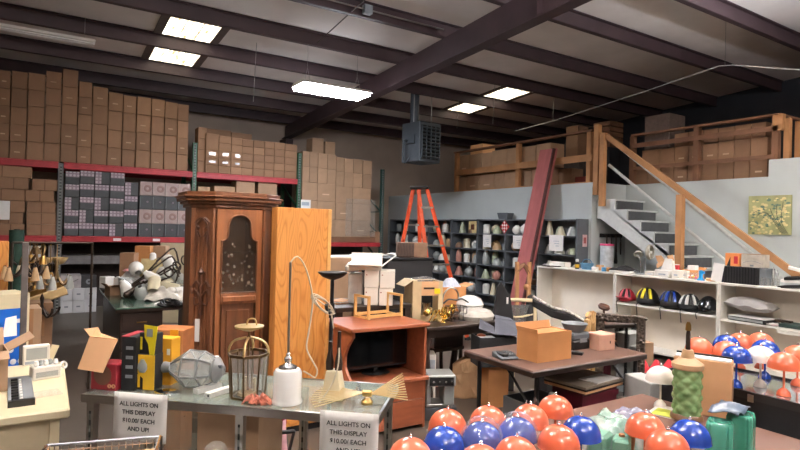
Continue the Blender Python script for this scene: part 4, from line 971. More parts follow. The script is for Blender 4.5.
# left end of the table: cartons with yellow and red print
def open_carton(name, label, cat, loc, rz, w, d, h, mat, flaps=(), group=None, t=.006, inside=None):
    o = thing(name, label, cat, loc, rz, group)
    m = MB(); m.bx(-w / 2, w / 2, -d / 2, d / 2, 0, t); m.bx(-w / 2, w / 2, -d / 2, -d / 2 + t, t, h); m.bx(-w / 2, w / 2, d / 2 - t, d / 2, t, h); m.bx(-w / 2, -w / 2 + t, -d / 2 + t, d / 2 - t, t, h); m.bx(w / 2 - t, w / 2, -d / 2 + t, d / 2 - t, t, h)
    m.build('body', mat, o)
    for sd, ln_, an in flaps:   # an: 0 flat outwards, 90 upright, negative hangs down
        a = R(an); c, s = math.cos(a) * ln_, math.sin(a) * ln_
        if sd == 'f': q = ((-w / 2, -d / 2, h), (w / 2, -d / 2, h), (w / 2, -d / 2 - c, h + s), (-w / 2, -d / 2 - c, h + s))
        if sd == 'b': q = ((w / 2, d / 2, h), (-w / 2, d / 2, h), (-w / 2, d / 2 + c, h + s), (w / 2, d / 2 + c, h + s))
        if sd == 'l': q = ((-w / 2, d / 2, h), (-w / 2, -d / 2, h), (-w / 2 - c, -d / 2, h + s), (-w / 2 - c, d / 2, h + s))
        if sd == 'r': q = ((w / 2, -d / 2, h), (w / 2, d / 2, h), (w / 2 + c, d / 2, h + s), (w / 2 + c, -d / 2, h + s))
        MB().quad(*q, .004).build('flap', mat, o)
    return o
u, v = guv(103, 391)
REDC = M('red_print', (168, 92, 92), .7)
REDP = M('crimson_carton', (150, 36, 48), .5, noise=.06)
o = thing('fixture_carton', 'red carton with round brown window at the left end of the glass table', 'box', gl(u, v + .05), ga)
B(-.075, .06, -.04, .06, 0, .125).build('body', REDP, o, .004); MB().lathe([(0, 0), (.045, 0), (.047, .003), (0, .004)], 24, (-.01, -.0405, .072), (PI / 2, 0, 0)).build('window', M('brown_disc', (120, 84, 64), .5), o)
for x in (.025, .046): MB().shell([(.006, 0), (.009, .002), (.011, 0)], 10, (x, -.0405, .022), (PI / 2, 0, 0)).build('ring_print', CARDL, o)
# the pale carton lid leaning over it
cl = thing('cardboard_sheet', 'pale folded cardboard lid leaning over the red carton', 'cardboard', gl(u, v + .03, GZT + .15), ga)
def gp(px, py, dv): # point on the vertical plane v = const in table frame, given in local coords of cl
    n = Vector((-math.sin(ga), math.cos(ga), 0)); d = ray(px, py); p0 = gl(0, dv); t = (p0 - CO).dot(n) / d.dot(n); p = CO + d * t - cl.location
    c, s = math.cos(ga), math.sin(ga); return (p.x * c + p.y * s, -p.x * s + p.y * c, p.z)
MB().quad(gp(78, 369, v - .03), gp(103, 373, v - .03), gp(118, 340, v + .02), gp(90, 337, v + .02), .004).build('panel', CARDL, cl)
MB().quad(gp(90, 337, v + .02), gp(118, 340, v + .02), gp(100, 333.5, v + .12), gp(84, 329, v + .1), .004).build('flap', CARDL, cl)
MB().quad(gp(84, 329, v + .04), gp(98, 327, v + .06), gp(101, 334, v + .06), gp(91, 337, v + .02), .004).build('flap', CARDL, cl)
u, v = guv(127, 391)
o = thing('fixture_carton', 'tall black carton with red edge between the red and yellow cartons', 'box', gl(u - .005, v + .045), ga + .1)
B(-.035, .035, -.04, .1, 0, .255).build('body', BLACKM, o, .003); B(-.036, .0, -.042, .1, .2555, .259).build('red_edge', REDP, o)
mb = MB()
for k in range(4): MB().bx(-.012 + .0, .022, -.0425, -.04, .06 + .045 * k, .075 + .045 * k).build('pale_print', GRAY, o)
u, v = guv(140, 391)
o = thing('bulb_carton', 'black carton with yellow lettering strip and clear bulb picture, stacked by yellow carton', 'box', gl(u + .01, v + .04), ga)
B(-.05, .05, -.02, .05, 0, .17).build('body', BLACKM, o, .003)
mb = MB(); mb.prism([(-.05, .168), (-.05, .1), (-.025, .068), (-.008, .055), (-.008, .002), (.05, .002), (.05, .168)], .0205, .0235, Matrix(((1, 0, 0, 0), (0, 0, -1, 0), (0, 1, 0, 0), (0, 0, 0, 1)))); mb.build('yellow_front', YELLOW, o)
MB().lathe([(0, 0), (.014, .002), (.026, .02), (.024, .04), (.008, .065)], 14, (-.012, -.024, .082), None, sy=.3).build('bulb_print', SH['gray'], o)
B(-.04, -.025, -.0235, -.02, .012, .075).build('yellow_strip', YELLOW, o)
o = thing('bulb_carton', 'black and bright yellow carton standing on top of the bulb carton', 'box', gl(u + .015, v + .055, GZT + .1705), ga - .1)
B(-.045, .045, -.03, .03, 0, .1).build('body', BLACKM, o, .003)
mb = MB(); mb.prism([(-.015, .14), (-.01, .08), (.01, .05), (.02, .0), (.044, .0), (.06, .135)], .0305, .034, Matrix(((1, 0, 0, 0), (0, 0, -1, 0), (0, 1, 0, 0), (0, 0, 0, 1)))); mb.build('yellow_front', YELLOWB, o)
B(.003, .035, -.0365, -.034, .085, .122).build('print_panel', SH['gray'], o); B(-.035, -.025, -.033, -.03, .02, .08).build('yellow_strip', YELLOWB, o)
u, v = guv(158, 389)
o = thing('bulb_carton', 'orange-yellow carton with white barcode beside the gray lantern', 'box', gl(u - .032, v + .095), ga)
YO = M('amber_yellow_carton', (226, 162, 42), .5, noise=.05)
B(-.05, .058, -.03, .05, 0, .23).build('body', YO, o, .003); B(.0, .045, .046, .05, .2305, .26).build('tab', YO, o); B(.034, .05, -.0325, -.03, .15, .18).build('barcode', PAPER, o)
MB().tube([(-.06, -.04, .03), (-.07, -.06, .055), (-.045, -.07, .08), (-.01, -.07, .09)], .004, 6).build('wire_loop', CORD, o)
# things under the table
p = pz(213, 470, .22)
o = open_carton('cardboard_box', 'open brown carton on the lower shelf of the glass table', 'box', gl(.66, .25, .213), ga, .3, .3, .56, CARD2, (('l', .06, 20),))
o = thing('glass_globe', 'round clear glass globe lamp in front of the brown carton under the table', 'lamp', gl(.72, -.13, 0), 0)
zc = .73
MB().lathe([(0, 0)] + [(.052 * math.sin(t * PI / 10), .052 * (1 - math.cos(t * PI / 10))) for t in range(1, 10)] + [(0, .104)], 20, (0, 0, .69 - .052)).build('globe', SMOKE, o)
MB().cyl((0, 0, 0), (0, 0, .64), .008).build('stem', BRASS, o); MB().lathe([(.01, .64), (.022, .67), (.02, .7), (0, .71)], 12).build('socket', BRASSP, o); MB().lathe([(.09, 0), (.09, .015), (.01, .03)], 20).build('base', BRASS, o)
o = thing('doll_stroller', 'small doll stroller with pink seat and hood behind the glass table', 'stroller', (1.16, 3.22, 0), ga + .5); o.scale = (.8, .8, .8)
for sx in (-.13, .13):
    MB().tube([(sx, -.28, .62), (sx, -.1, .42), (sx, .2, .06)], .012, 6, 1).build('frame_tube', BLACK, o); MB().tube([(sx, .2, .5), (sx, .0, .35), (sx, -.22, .06)], .012, 6, 1).build('frame_tube', BLACK, o)
    for y in (-.22, .2): MB().lathe([(0, -.012), (.05, -.012), (.055, 0), (.05, .012), (0, .012)], 18, (sx, y, .055), (0, PI / 2, 0)).build('wheel', BLACK, o)
mb = MB(); mb.grid(lambda a, b: (-.13 + .26 * a, -.12 + .25 * b, .32 + .25 * b * b - .04 * math.sin(PI * a)), 8, 8); mb.build('seat', M('pale_pink_cloth', (220, 168, 176), .8), o, solid=.006)
mb = MB(); mb.grid(lambda a, b: (-.14 + .28 * a, .0 + .16 * math.cos(PI * b * .6), .52 + .15 * math.sin(PI * b * .6) + .02 * math.sin(PI * a)), 8, 8); mb.build('hood', PINK, o, solid=.006)
MB().cyl((-.13, -.28, .62), (.13, -.28, .62), .014).build('handle', BLACK, o)
# steel wire trolley basket, only its rim in frame
wb = thing('wire_basket', 'chromed wire basket trolley in front of the glass table', 'basket', (0, 0, 0))
q0 = pd(47, 445.5, 2.1); zr = q0.z; q1 = pz(160, 436.5, zr)
dv = (q1 - q0).normalized(); nv = Vector((dv.y, -dv.x, 0)) * .4
for a, b in ((q0, q1), (q1, q1 + nv), (q1 + nv, q0 + nv), (q0 + nv, q0)): MB().cyl(a, b, .006, n=8).build('rim_wire', CHROME, wb)
dn = Vector((0, 0, -.3))
for k in range(17):
    p = q0.lerp(q1, k / 16); MB().cyl(p, p + dn, .0022, n=5).build('wire', CHROME, wb); MB().cyl(p + dn, p + dn + nv, .0022, n=5).build('wire', CHROME, wb)
for z in (-.022, -.12, -.3): MB().cyl(q0 + Vector((0, 0, z)), q1 + Vector((0, 0, z)), .003, n=5).build('wire', CHROME, wb); MB().cyl(q1 + Vector((0, 0, z)), q1 + nv + Vector((0, 0, z)), .003, n=5).build('wire', CHROME, wb)
for a in (q0, q1, q0 + nv, q1 + nv): MB().cyl(Vector((a.x, a.y, 0)), a, .01, n=8).build('post', CHROME, wb)
MB().bar(q0 + nv * .1 + Vector((0, 0, -.04)), q1 + nv * .1 + Vector((0, 0, -.04)), .012, .014).build('tan_strip', CARDL, wb)

# ------------------------------------------------------------------ cream metal desk at lower left
dk = thing('metal_desk', 'cream steel office desk at the left edge with packages on it', 'desk', (.1, 3.13, 0))
B(-1.4, .02, -.02, 1.05, .705, .75).build('desk_top', CREAM, dk, .008)
B(-.06, -.02, .02, 1.0, .02, .704).build('end_panel', CREAM, dk); B(-1.35, -.06, .95, .98, .1, .704).build('back_panel', CREAM, dk)
B(-1.35, -.06, .03, .06, .12, .704).build('front_panel', M('beige_enamel', (196, 180, 150), .5, noise=.04), dk, .004)
for x in (-1.3, -.1): B(x, x + .05, .03, .95, 0, .02).build('foot', GRAY, dk)
p = pz(44, 378, .75)
o = thing('garden_light_pack', 'white blister pack of garden lights nearest the desk corner', 'package', p, .25)
B(-.065, .075, -.04, .04, 0, .075).build('tray', WHITE, o, .006)
mb = MB(); mb.grid(lambda a, b: (-.06 + .13 * a, -.042, .01 + .055 * b + .0), 4, 4); mb.grid(lambda a, b: (-.065 + .14 * a, -.04 + .08 * b, .077 + .02 * math.sin(PI * a) * math.sin(PI * b) * (1 + .4 * math.sin(9 * a + 5 * b))), 12, 8); mb.build('clear_bubble', SHEET, o)
for k in range(5): MB().lathe([(.008, 0), (.014, .01), (.01, .03), (0, .034)], 10, (-.045 + .024 * k, -.02 + .012 * (k % 2), .075)).build('lamp_head', SH['gray'] if k % 2 else WHITEPL, o)
MB().shell([(.016, 0), (.02, .003), (.024, 0)], 16, (.1, .0, .06), (1.2, 0, .5)).build('ring', WHITEPL, o)
B(-.05, .06, -.0415, -.04, .015, .045).build('silver_print', SH['gray'], o)
p = pz(36, 366, .75)
o = thing('garden_light_pack', 'white boxed light with gray photo panel behind the blister pack', 'package', p + Vector((0, .05, 0)), .1, tilt=None)
B(-.07, .07, -.02, .03, 0, .12).build('box', WHITE, o, .004); B(-.055, .055, -.0225, -.02, .035, .105).build('picture_panel', SH['gray'], o); B(-.06, .06, -.0225, -.02, .008, .025).build('print_strip', MATS['gray_print'], o)
p = pz(52, 364, .75)
o = MB().box((0, 0, .05), (.05, .006, .1), (.2, .3, .2)).build('card_tag', CREAM); at(o, p + Vector((.0, .06, .01)), .4); tag(o, 'cream card tag sticking out right of the white boxed light', 'card')
p = pz(20, 404, .75)
o = thing('power_strip_rack', 'gray rack panel with column of black sockets at the desk edge', 'electronics', p, .05)
B(-.05, .06, -.02, .5, 0, .02).build('panel', GRAY, o, .003)
for k in range(8): B(-.035, -.005, .0 + .055 * k, .03 + .055 * k, .0205, .032).build('socket', BLACK, o)
for k in range(8): B(.0, .012, .0 + .055 * k, .03 + .055 * k, .0205, .026).build('pale_tab', WHITEPL, o)
B(-.05, .06, -.05, -.021, 0, .03).build('black_end', BLACK, o)
o = MB().box((0, 0, .002), (.2, .12, .004)).build('plastic_sleeve', SHEET); at(o, pz(38, 395, .751), .2); tag(o, 'clear plastic sleeve lying flat on the cream desk', 'sleeve')
# torn brown cartons at the left edge
p = pz(4, 392, .75)
o = open_carton('cardboard_box', 'torn open brown carton at the left edge of the desk', 'box', (p.x - .1, p.y + .1, .7505), .15, .2, .2, .21, CARD2, (('f', .07, -25), ('r', .13, 28), ('l', .1, 50), ('b', .1, 60)), t=.005)
o = thing('paper_sheet', 'white paper triangle folded on top of the torn carton', 'paper', pz(8, 340, .99) + Vector((0, .1, 0)), 0)
MB().quad((-.03, 0, 0), (.035, .02, .0), (.03, .05, .11), (-.02, .04, .1), .002).build('sheet', PAPER, o)
# stack behind: blue carton, orange panel, steel post
p = pd(8, 345, 3.9)
o = thing('blue_carton', 'white carton with bright blue picture label behind the cream desk', 'box', (p.x, p.y + .35, 0), .35)
BLP = M('bright_blue_print', (24, 104, 206), .45, noise=.04)
bh = pd(8, 293, 4.25).z
B(-.3, .12, 0, .3, 0, bh).build('body', CREAM, o, .004); B(-.3, .1, -.003, .0, .5, bh - .11).build('blue_label', BLP, o)
B(.0, .075, -.005, -.003, bh - .22, bh - .19).build('white_print', PAPER, o); 
for k in range(5): MB().lathe([(0, 0), (.022, 0), (0, .003)], 10, (-.16 + .04 * k, -.003, bh - .42 + .012 * (k % 2)), (PI / 2, 0, 0)).build('light_print', PAPER, o)
for k in range(2): MB().lathe([(0, 0), (.022, 0), (0, .003)], 10, (.02 + .05 * k, -.003, .58), (PI / 2, 0, 0)).build('seal_print', PAPER, o)
px = pd(23.5, 320, 3.95)
o = MB().bx(-.02, .02, -.02, .02, 0, pd(23, 292, 3.95).z + .35).build('steel_post', M('dull_post_steel', (112, 104, 102), .45, .5), None, .003); at(o, (px.x, px.y, 0)); tag(o, 'gray steel post standing right of the blue labelled carton', 'post')
p = pd(3, 270, 5.2)
o = thing('wooden_board', 'orange varnished wooden board standing at the far left edge', 'board', (p.x - .15, p.y, 0), .3)
B(-.2, .2, 0, .04, 0, pd(3, 241, 5.2).z).build('panel', OAK, o, .01); B(-.2, .2, .041, .3, 0, .5).build('foot_box', CARD, o)
p = pd(16, 260, 6.2)
o = thing('wrapped_pole', 'dark green wrapped post standing before the rack at left', 'post', (p.x, p.y, 0), 0)
MB().lathe([(.075, 0), (.08, .3), (.07, 1.0), (.072, pd(16, 230, 6.2).z)], 14).build('wrap', M('dark_green_cloth', (26, 58, 46), .8, noise=.15, bump=.3), o); MB().cyl((0, 0, 0), (0, 0, pd(16, 230, 6.2).z + .01), .03).build('core', BRONZE, o)
for k, (px0, y0, ph, w, lb) in enumerate(((29, 5.6, 309, .18, 'brown carton standing on end behind the steel post'), (41, 6.6, 303, .2, 'brown carton under the hanging brass fixtures'))):
    p = pY(px0, 320, y0)
    o = MB().box((0, .15, pY(px0, ph, y0).z / 2), (w, .3, pY(px0, ph, y0).z)).build('cardboard_box', CARD2 if k == 0 else CARD, None, .004); at(o, (p.x, y0, 0), .1); tag(o, lb, 'box')
    B(-.03, .03, -.0015, .0002, pY(px0, ph, y0).z * .6, pY(px0, ph, y0).z).build('tape', TAPE, o)
p = pz(37, 331, 0)
o = MB().lathe([(.045, 0), (.05, .012), (.03, .03), (0, .032)], 18).build('castor_cup', CHROME); at(o, p); tag(o, 'small chrome cup on the floor beside the brown carton', 'cup')
# hanging chandeliers on a garment rail
hx = pY(40, 280, 6.1)
rkx = thing('hanging_rail', 'dark garment rail with chandeliers beside the rack at left', 'rail', (hx.x, 6.1, 0))
zr_ = pY(30, 243, 6.1).z
for x in (-.22, .42): MB().cyl((x, .1, 0), (x, .1, zr_), .011).build('post', BRONZE, rkx); MB().cyl((x, -.15, .014), (x, .35, .014), .011).build('foot', BRONZE, rkx)
MB().cyl((-.22, .1, zr_), (.42, .1, zr_), .011).build('crossbar', BRONZE, rkx)
def chandelier(label, loc, n, r, drop, mat, tulip, rz, up=False, name='chandelier', hang=.25):
    o = thing(name, label, 'chandelier', loc, rz)
    MB().cyl((0, 0, 0), (0, 0, -hang), .004, n=6).build('chain', BRASS, o)
    MB().lathe([(.006, -hang - drop), (.025, -hang - drop * .8), (.012, -hang - drop * .5), (.02, -hang - drop * .2), (.006, -hang)], 12).build('stem', mat, o)
    for k in range(n):
        a = 2 * PI * k / n; c, s = math.cos(a), math.sin(a); zb_ = -hang - drop
        arm = MB().tube([(.01 * c, .01 * s, zb_ + .06), (r * .5 * c, r * .5 * s, zb_ - .02), (r * .9 * c, r * .9 * s, zb_ + .02), (r * c, r * s, zb_ + .07)], .012, 6).build('arm', mat, o)
        if tulip:
            if up: MB().shell([(.02, .07), (.045, .1), (.06, .16)], 14, (r * c, r * s, zb_), t=.004).build('glass_shade', tulip, arm)
            else: MB().shell([(.036, -.055), (.028, 0), (.018, .04), (.012, .065)], 12, (r * c, r * s, zb_), t=.004).build('glass_shade', tulip, arm)
    return o
chandelier('bronze chandelier with amber tulip shades hung at the far left of the rail', (hx.x - .12, 6.2, zr_ - .014), 5, .17, .2, BRONZE, SH['tan'], .2, hang=.07)
chandelier('brass chandelier with small gray shades hung in the middle of the rail', (hx.x + .13, 6.2, zr_ - .014), 5, .13, .24, OLDB, SH['gray'], .7, hang=.12)
chandelier('dark chandelier without shades hanging low on the rail', (hx.x + .02, 6.5, zr_ - .014), 6, .15, .2, BRONZE, None, .1, hang=.5)
pbt = thing('pendant_bar', 'bronze island light with two pale amber shades sticking out right of the rail', 'light fixture', pd(50, 262, 6.9))
zf = pd(50, 262, 6.9).z
SCON = M('pale_amber_shade', (212, 180, 128), .4, noise=.05)
for x in (-.05, .1): MB().shell([(.02, -.05), (.06, -.035), (.1, .02), (.105, .035)], 16, (x, 0, .02), t=.004, sx=.9).build('bowl_shade', SCON, pbt)
MB().tube([(-.15, .0, -.02), (-.05, .0, -.03), (.1, 0, -.03)], .01, 6).build('arm', BRONZE, pbt); MB().cyl((-.15, 0, -zf + .02), (-.15, 0, 0), .012).build('stand', BRONZE, pbt); MB().lathe([(.13, 0), (.12, .02), (.01, .03)], 16, (-.15, 0, -zf)).build('base', BRONZE, pbt)
pv = pd(43, 290, 6.0)
o = thing('vanity_light', 'long brass wall light with frosted shade propped under the chandeliers', 'light fixture', (pv.x, pv.y, 0), .3)
MB().box((0, 0, pv.z), (.42, .05, .06), (0, -.3, 0)).build('back_bar', BRASS, o, .008); MB().box((.03, -.03, pv.z - .07), (.4, .04, .1), (0, -.3, 0)).build('glass_bar', SCON, o, .012); B(-.05, .05, .03, .1, 0, pv.z + .05).build('support_box', CARD, o)

# ------------------------------------------------------------------ green topped desk full of light fixtures
DX, DY0, DY1 = .64, 6.5, 8.55
cd2 = thing('wooden_desk', 'dark wooden desk with green glass top crowded with light fixtures', 'desk', (DX, DY0, 0))
B(0, 1.5, 0, DY1 - DY0, .7, .735).build('top', DARKWOOD, cd2, .004); B(-.01, 1.51, -.01, DY1 - DY0 + .01, .7355, .75).build('glass_top', M('green_glass_sheet', (86, 112, 98), .08, noise=.06, coat=.4), cd2, .002)
for x in (.04, 1.0): B(x, x + .42, .03, DY1 - DY0 - .05, .0, .699).build('pedestal', DARKWOOD, cd2, .004)
for x in (.06, 1.02):
    for z in (.1, .3, .5): f_ = B(x, x + .38, .012, .03, z, z + .18).build('drawer', DARKWOOD, cd2, .004); MB().box((x + .19, .006, z + .09), (.1, .012, .012)).build('handle', BRASS, f_)
TZ = .751
rg = random.Random(11)
def dsk(px, py, z=TZ): return pz(px, py, z)
def tilted(o, e): o.rotation_euler = e; return o
for k, (px, py, w, h, lb) in enumerate(((107, 281, .11, .13, 'square white glass shade at the left end of the cluttered desk'), (121, 282, .11, .13, 'second square white glass shade on the cluttered desk'))):
    p = dsk(px, py + 16); p = pd(px, py, 7.3); o = thing('square_shade_light', lb, 'light fixture', (p.x, p.y, TZ), .5 + .1 * k)
    zz_ = p.z - TZ
    B(-.065, .065, -.065, .065, zz_ - .09, zz_ + .06).build('glass_shade', OPAL, o, .006); MB().cyl((0, 0, .01), (0, 0, zz_ - .1), .012).build('stem', BRONZE, o); MB().lathe([(.06, 0), (.06, .012), (.01, .02)], 16).build('base', BRONZE, o)
p = pd(112, 291, 7.0)
o = open_carton('cardboard_box', 'small open brown carton beneath the square white shades', 'box', (p.x + .05, p.y - .12, TZ), .3, .24, .16, .11, CARD, (('f', .08, 20), ('l', .06, 40)))
for k, (px, d_, p0, w, mt, lb) in enumerate(((127, 8.2, 253, .2, CARD, 'brown carton at the back of the cluttered desk, left'), (142.5, 8.42, 246, .22, CARDO, 'orange-brown carton standing at the back of the cluttered desk'), (159.5, 8.55, 246, .18, CARD2, 'brown carton right of the orange-brown one on the desk'))):
    q = pd(px, p0, d_); o = MB().box((0, .1, (q.z - TZ) / 2), (w, .2, q.z - TZ)).build('cardboard_box', mt, None, .004); at(o, (q.x, q.y, TZ), -.45); tag(o, lb, 'box')
q = pd(174, 243, 9.3)
o = thing('panel_board', 'tall cream panel standing behind the cluttered desk beside the curio cabinet', 'panel', (q.x, q.y, 0), -.5); B(-.22, .22, 0, .02, 0, q.z).build('sheet', CREAM, o, .003); B(-.18, .18, .021, .2, 0, .05).build('foot', CREAM, o)
q = pd(133, 272, 7.6)
o = thing('paper_bundle', 'crumpled pink and white wrapping on the cluttered desk', 'wrapping', (q.x, q.y, TZ))
mb = MB(); mb.grid(lambda a, b: (-.3 + .6 * a, -.14 + .28 * b, .02 + .24 * math.sin(PI * a) * math.sin(PI * b) ** .6 * (1 + .3 * math.sin(11 * a + 3 * b)) + .03 * math.sin(17 * b + 13 * a)), 18, 12, smooth=False); mb.build('wrap', WHITEPL, o, solid=.004)
mb = MB(); mb.grid(lambda a, b: (-.12 + .28 * a, -.1 + .2 * b, .24 + .05 * math.sin(PI * a) * math.sin(PI * b) + .012 * math.sin(15 * a)), 10, 6, smooth=False); mb.build('pink_sheet', M('pale_rose_tissue', (206, 140, 140), .8), o, solid=.003)
q = pd(150, 272, 7.4)
o = thing('cloth_bundle', 'olive-cream cushion leaning on the cartons on the desk', 'cushion', (q.x, q.y, TZ), -.4)
mb = MB(); mb.grid(lambda a, b: (-.14 + .28 * a, .1 * b - .06 * math.sin(PI * a) * math.sin(PI * b), .0 + .42 * b), 10, 10); mb.grid(lambda a, b: (-.14 + .28 * a, .1 * b + .05 * math.sin(PI * a) * math.sin(PI * b) + .004, .0 + .42 * b), 10, 10); mb.build('cover', M('olive_cream_cloth', (186, 170, 126), .85, noise=.1, bump=.3), o)
# big bronze five-armed fixture lying across
q = pd(152, 285, 6.75)
o = thing('chandelier', 'large bronze chandelier with sweeping arms lying across the desk', 'chandelier', (q.x, q.y, TZ), -.1)
rg = random.Random(12)
MB().lathe([(.02, 0), (.045, .03), (.03, .12), (.04, .2), (.015, .28)], 14, (-.3, -.05, .02), (0, .9, .2)).build('hub', BRONZE, o)
for k in range(6):
    dx, dz = rg.uniform(-.04, .04), rg.uniform(-.03, .05); s_ = (-1) ** k
    MB().tube([(-.2 + dx, -.04 + .03 * k, .12 + dz), (-.05 + dx, -.1 + .03 * k, .2 + .5 * dz + .02 * k), (.1 + dx, -.05 + .03 * k, .28 - .04 * k * s_), (.24 + dx, .02 * k, .34 - .05 * k * s_), (.3 + dx, .03 * k - .05, .25 + .03 * k)], .011, 6).build('arm', BRONZE, o)
for k in range(3): MB().shell([(.06, .0), (.068, .01), (.06, .02)], 18, (.18 + .09 * k, .02 * k, .3 + .07 * k), (1.2, .5 * k, .4), t=.01).build('ring', BRONZE, o)
q = pd(158, 260, 7.6)
o = thing('wrought_iron_fixture', 'tangled wrought iron light fixture on top of the desk pile', 'light fixture', (q.x, q.y, TZ), .3)
for k in range(7):
    a = k * .9; MB().tube([(.02 * math.cos(a), .02 * math.sin(a), .0 if k < 3 else .2), (.09 * math.cos(a), .09 * math.sin(a), .2), (.13 * math.cos(a + .5), .13 * math.sin(a + .5), .36), (.06 * math.cos(a + 1), .06 * math.sin(a + 1), .42), (.1 * math.cos(a + 1.6), .1 * math.sin(a + 1.6), .3)], .013, 6).build('scroll', BRONZE, o)
MB().lathe([(.045, 0), (.04, .08), (.02, .1)], 14, (-.08, -.02, .4)).build('white_shade', OPAL, o)
for k, (px, py, d_, r_, mt, lb) in enumerate(((147, 300, 6.75, .13, SH['white'], 'white glass bowl in the front pile on the desk, left'), (161, 301, 6.7, .14, SH['cream'], 'cream glass bowl in the front pile on the desk, nearest the cabinet'), (150, 293, 6.95, .12, SH['gray'], 'gray glass bowl under the bronze arms on the desk'), (175, 279, 7.1, .13, SH['white'], 'white glass bowl partly behind the curio cabinet'), (174, 298, 6.8, .12, SMOKE, 'clear glass bowl beside the curio cabinet'), (128, 296, 6.85, .15, SH['gray'], 'wide gray glass dish on the desk front corner'))):
    q = pd(px, py, d_); q.z = max(q.z, TZ + .03)
    inside = DX < q.x < DX + 1.5 and DY0 < q.y < DY1
    o = MB().shell([(.03, 0), (r_ * .75, .03), (r_, .09), (r_ * 1.02, .11)], 22, t=.006).build('glass_bowl', mt); at(o, (q.x, q.y, TZ if k == 5 else q.z - .06), 0, (.35 * math.sin(k * 2 + 1), .5 * math.cos(k), k)); tag(o, lb, 'bowl')
for k, (px, py, d_, lb) in enumerate(((156, 311, 5.75, 'black coiled fitting in the pile before the desk, left'), (167, 308, 5.7, 'black coiled fitting in the pile, by the curio cabinet'), (176, 306, 5.8, 'black scrolled fitting touching the curio cabinet'))):
    q = pd(px, py, d_); q = pz(px, min(py, 305), .80); o = thing('coiled_fitting', lb, 'fitting', (q.x + .06, q.y, TZ + .03), k)
    for j in range(3): MB().shell([(.05, 0), (.06, .012), (.05, .024)], 14, (.03 * j, .02 * j, .015 * j), (.4 * j, .3, 0), t=.012).build('ring', BLACK, o)
q = pz(172, 305.5, TZ); o = MB().box((0, 0, .01), (.3, .2, .02)).build('white_folder', PAPER); at(o, (q.x, q.y + .08, TZ + .001), -.4); tag(o, 'white folder lying on the pile in front of the desk', 'folder')
q = pd(166, 330, 3.95)
o = MB().box((0, .1, .5), (.25, .2, 1.0)).build('cardboard_box', M('tan_orange_carton', (178, 112, 66), .7), None, .004); o.data.transform(Matrix.Scale(q.z / 1.0, 4, (0, 0, 1))); at(o, (q.x, q.y, 0), -.6); tag(o, 'tall orange-brown carton between yellow cartons and curio cabinet', 'box')

# ------------------------------------------------------------------ on the cherry cabinet
TT = tvh
def rack_frame(label, p, rz, w, d, h):
    o = thing('luggage_stand', label, 'stand', p, rz)
    PINE = M('light_pine', (218, 172, 108), .5, noise=.08)
    for sx in (-w / 2, w / 2):
        for y in (-d / 2, d / 2): B(sx - .01, sx + .01, y - .01, y + .01, 0, h).build('post', PINE, o)
        B(sx - .01, sx + .01, -d / 2 + .01, d / 2 - .01, h - .02, h).build('top_bar', PINE, o); B(sx - .01, sx + .01, -d / 2 + .01, d / 2 - .01, .0, .02).build('foot_bar', PINE, o)
    for y in (-d / 2, d / 2): B(-w / 2 + .01, w / 2 - .01, y - .01, y + .01, .01, .035).build('side_bar', PINE, o)
    return o
p = pz(380, 317, TT)
rack_frame('light pine luggage-style frame on top of the cherry cabinet', (p.x, p.y + .03, TT), .12, .36, .2, .2)
# black chest and white carton stack behind
p = pd(372, 300, 5.3)
bt = thing('low_table', 'dark wooden table behind the cherry cabinet carrying white cartons', 'table', (p.x, p.y, 0), 0)
B(-.45, .35, -.16, .45, .9, .94).build('top', DARKWOOD, bt, .004)
for x in (-.41, .31):
    for y in (-.12, .4): B(x - .03, x + .03, y - .03, y + .03, 0, .9).build('leg', DARKWOOD, bt)
z1 = .941
for k, (px0, px1, p0, p1, lb) in enumerate(((364, 379, 274, 290, 'white carton of the upper pair behind the pine frame, left'), (379.5, 395, 273, 290, 'white carton of the upper pair behind the pine frame, right'), (364, 378, 290, 305, 'white carton of the lower pair behind the pine frame, left'), (378.5, 393, 290, 305, 'white carton of the lower pair behind the pine frame, right'))):
    a = pd(px0, p1, 5.15); b = pd(px1, p0, 5.15); hh = .16
    o = MB().box((0, .14, hh / 2), ((b - a).length * .66, .28, hh - .003)).build('white_carton', WHITE, None, .004)
    mid = (a + b) / 2; at(o, (mid.x, mid.y, z1 + (hh if k < 2 else 0)), -R(32)); tag(o, lb, 'box', 'white cartons behind the pine frame')
    MB().lathe([(0, 0), (.006, 0)], 8, (-.045, -.0008, hh * .75), (PI / 2, 0, 0)).build('red_dot', M('red_dot', (150, 60, 60), .6), o)
mid = pd(372, 272, 5.2)
o = open_carton('white_carton', 'open white carton with brown lining and raised lid behind the pine frame', 'box', (mid.x, mid.y + .12, z1 + .321), -R(32), .3, .26, .035, WHITE, (('f', .09, 12), ('r', .17, 38), ('b', .12, 70)), t=.006)
B(-.14, .14, -.12, .12, .02, .03).build('brown_lining', CARDL, o)
p = pd(355, 290, 5.25); o = MB().box((0, .1, .14), (.13, .2, .28)).build('white_carton', M('shadow_white_carton', (196, 192, 186), .6), None, .004); at(o, (p.x, p.y, z1), -R(32)); tag(o, 'gray-white tall carton left of the white carton pairs', 'box')  # white carton tone darkened to stand for the stack's shaded side
o2 = MB().lathe([(0, 0), (.05, .02), (.06, .06), (.035, .1), (0, .11)], 12, sx=1.3).build('cloth_ball', OPAL); at(o2, (p.x + .01, p.y + .08, z1 + .2815)); tag(o2, 'white crumpled bag on top of the tall gray-white carton', 'bag')
for k, (px, py, lb) in enumerate(((340, 303, 'white folded paper pile beside the torchiere, left of the white cartons'), (346, 311, 'cream sheets of paper beside the black floor lamp'))):
    p = pz(px, py, z1 if k == 0 else TT); o = thing('paper_pile', lb, 'papers', (p.x, p.y, z1 if k == 0 else TT + .001), .3)
    for j in range(3): MB().box((.01 * j, 0, .006 + .009 * j), (.2, .14, .008), (0, 0, .12 * j)).build('sheet', PAPER if j % 2 else CARDL, o)
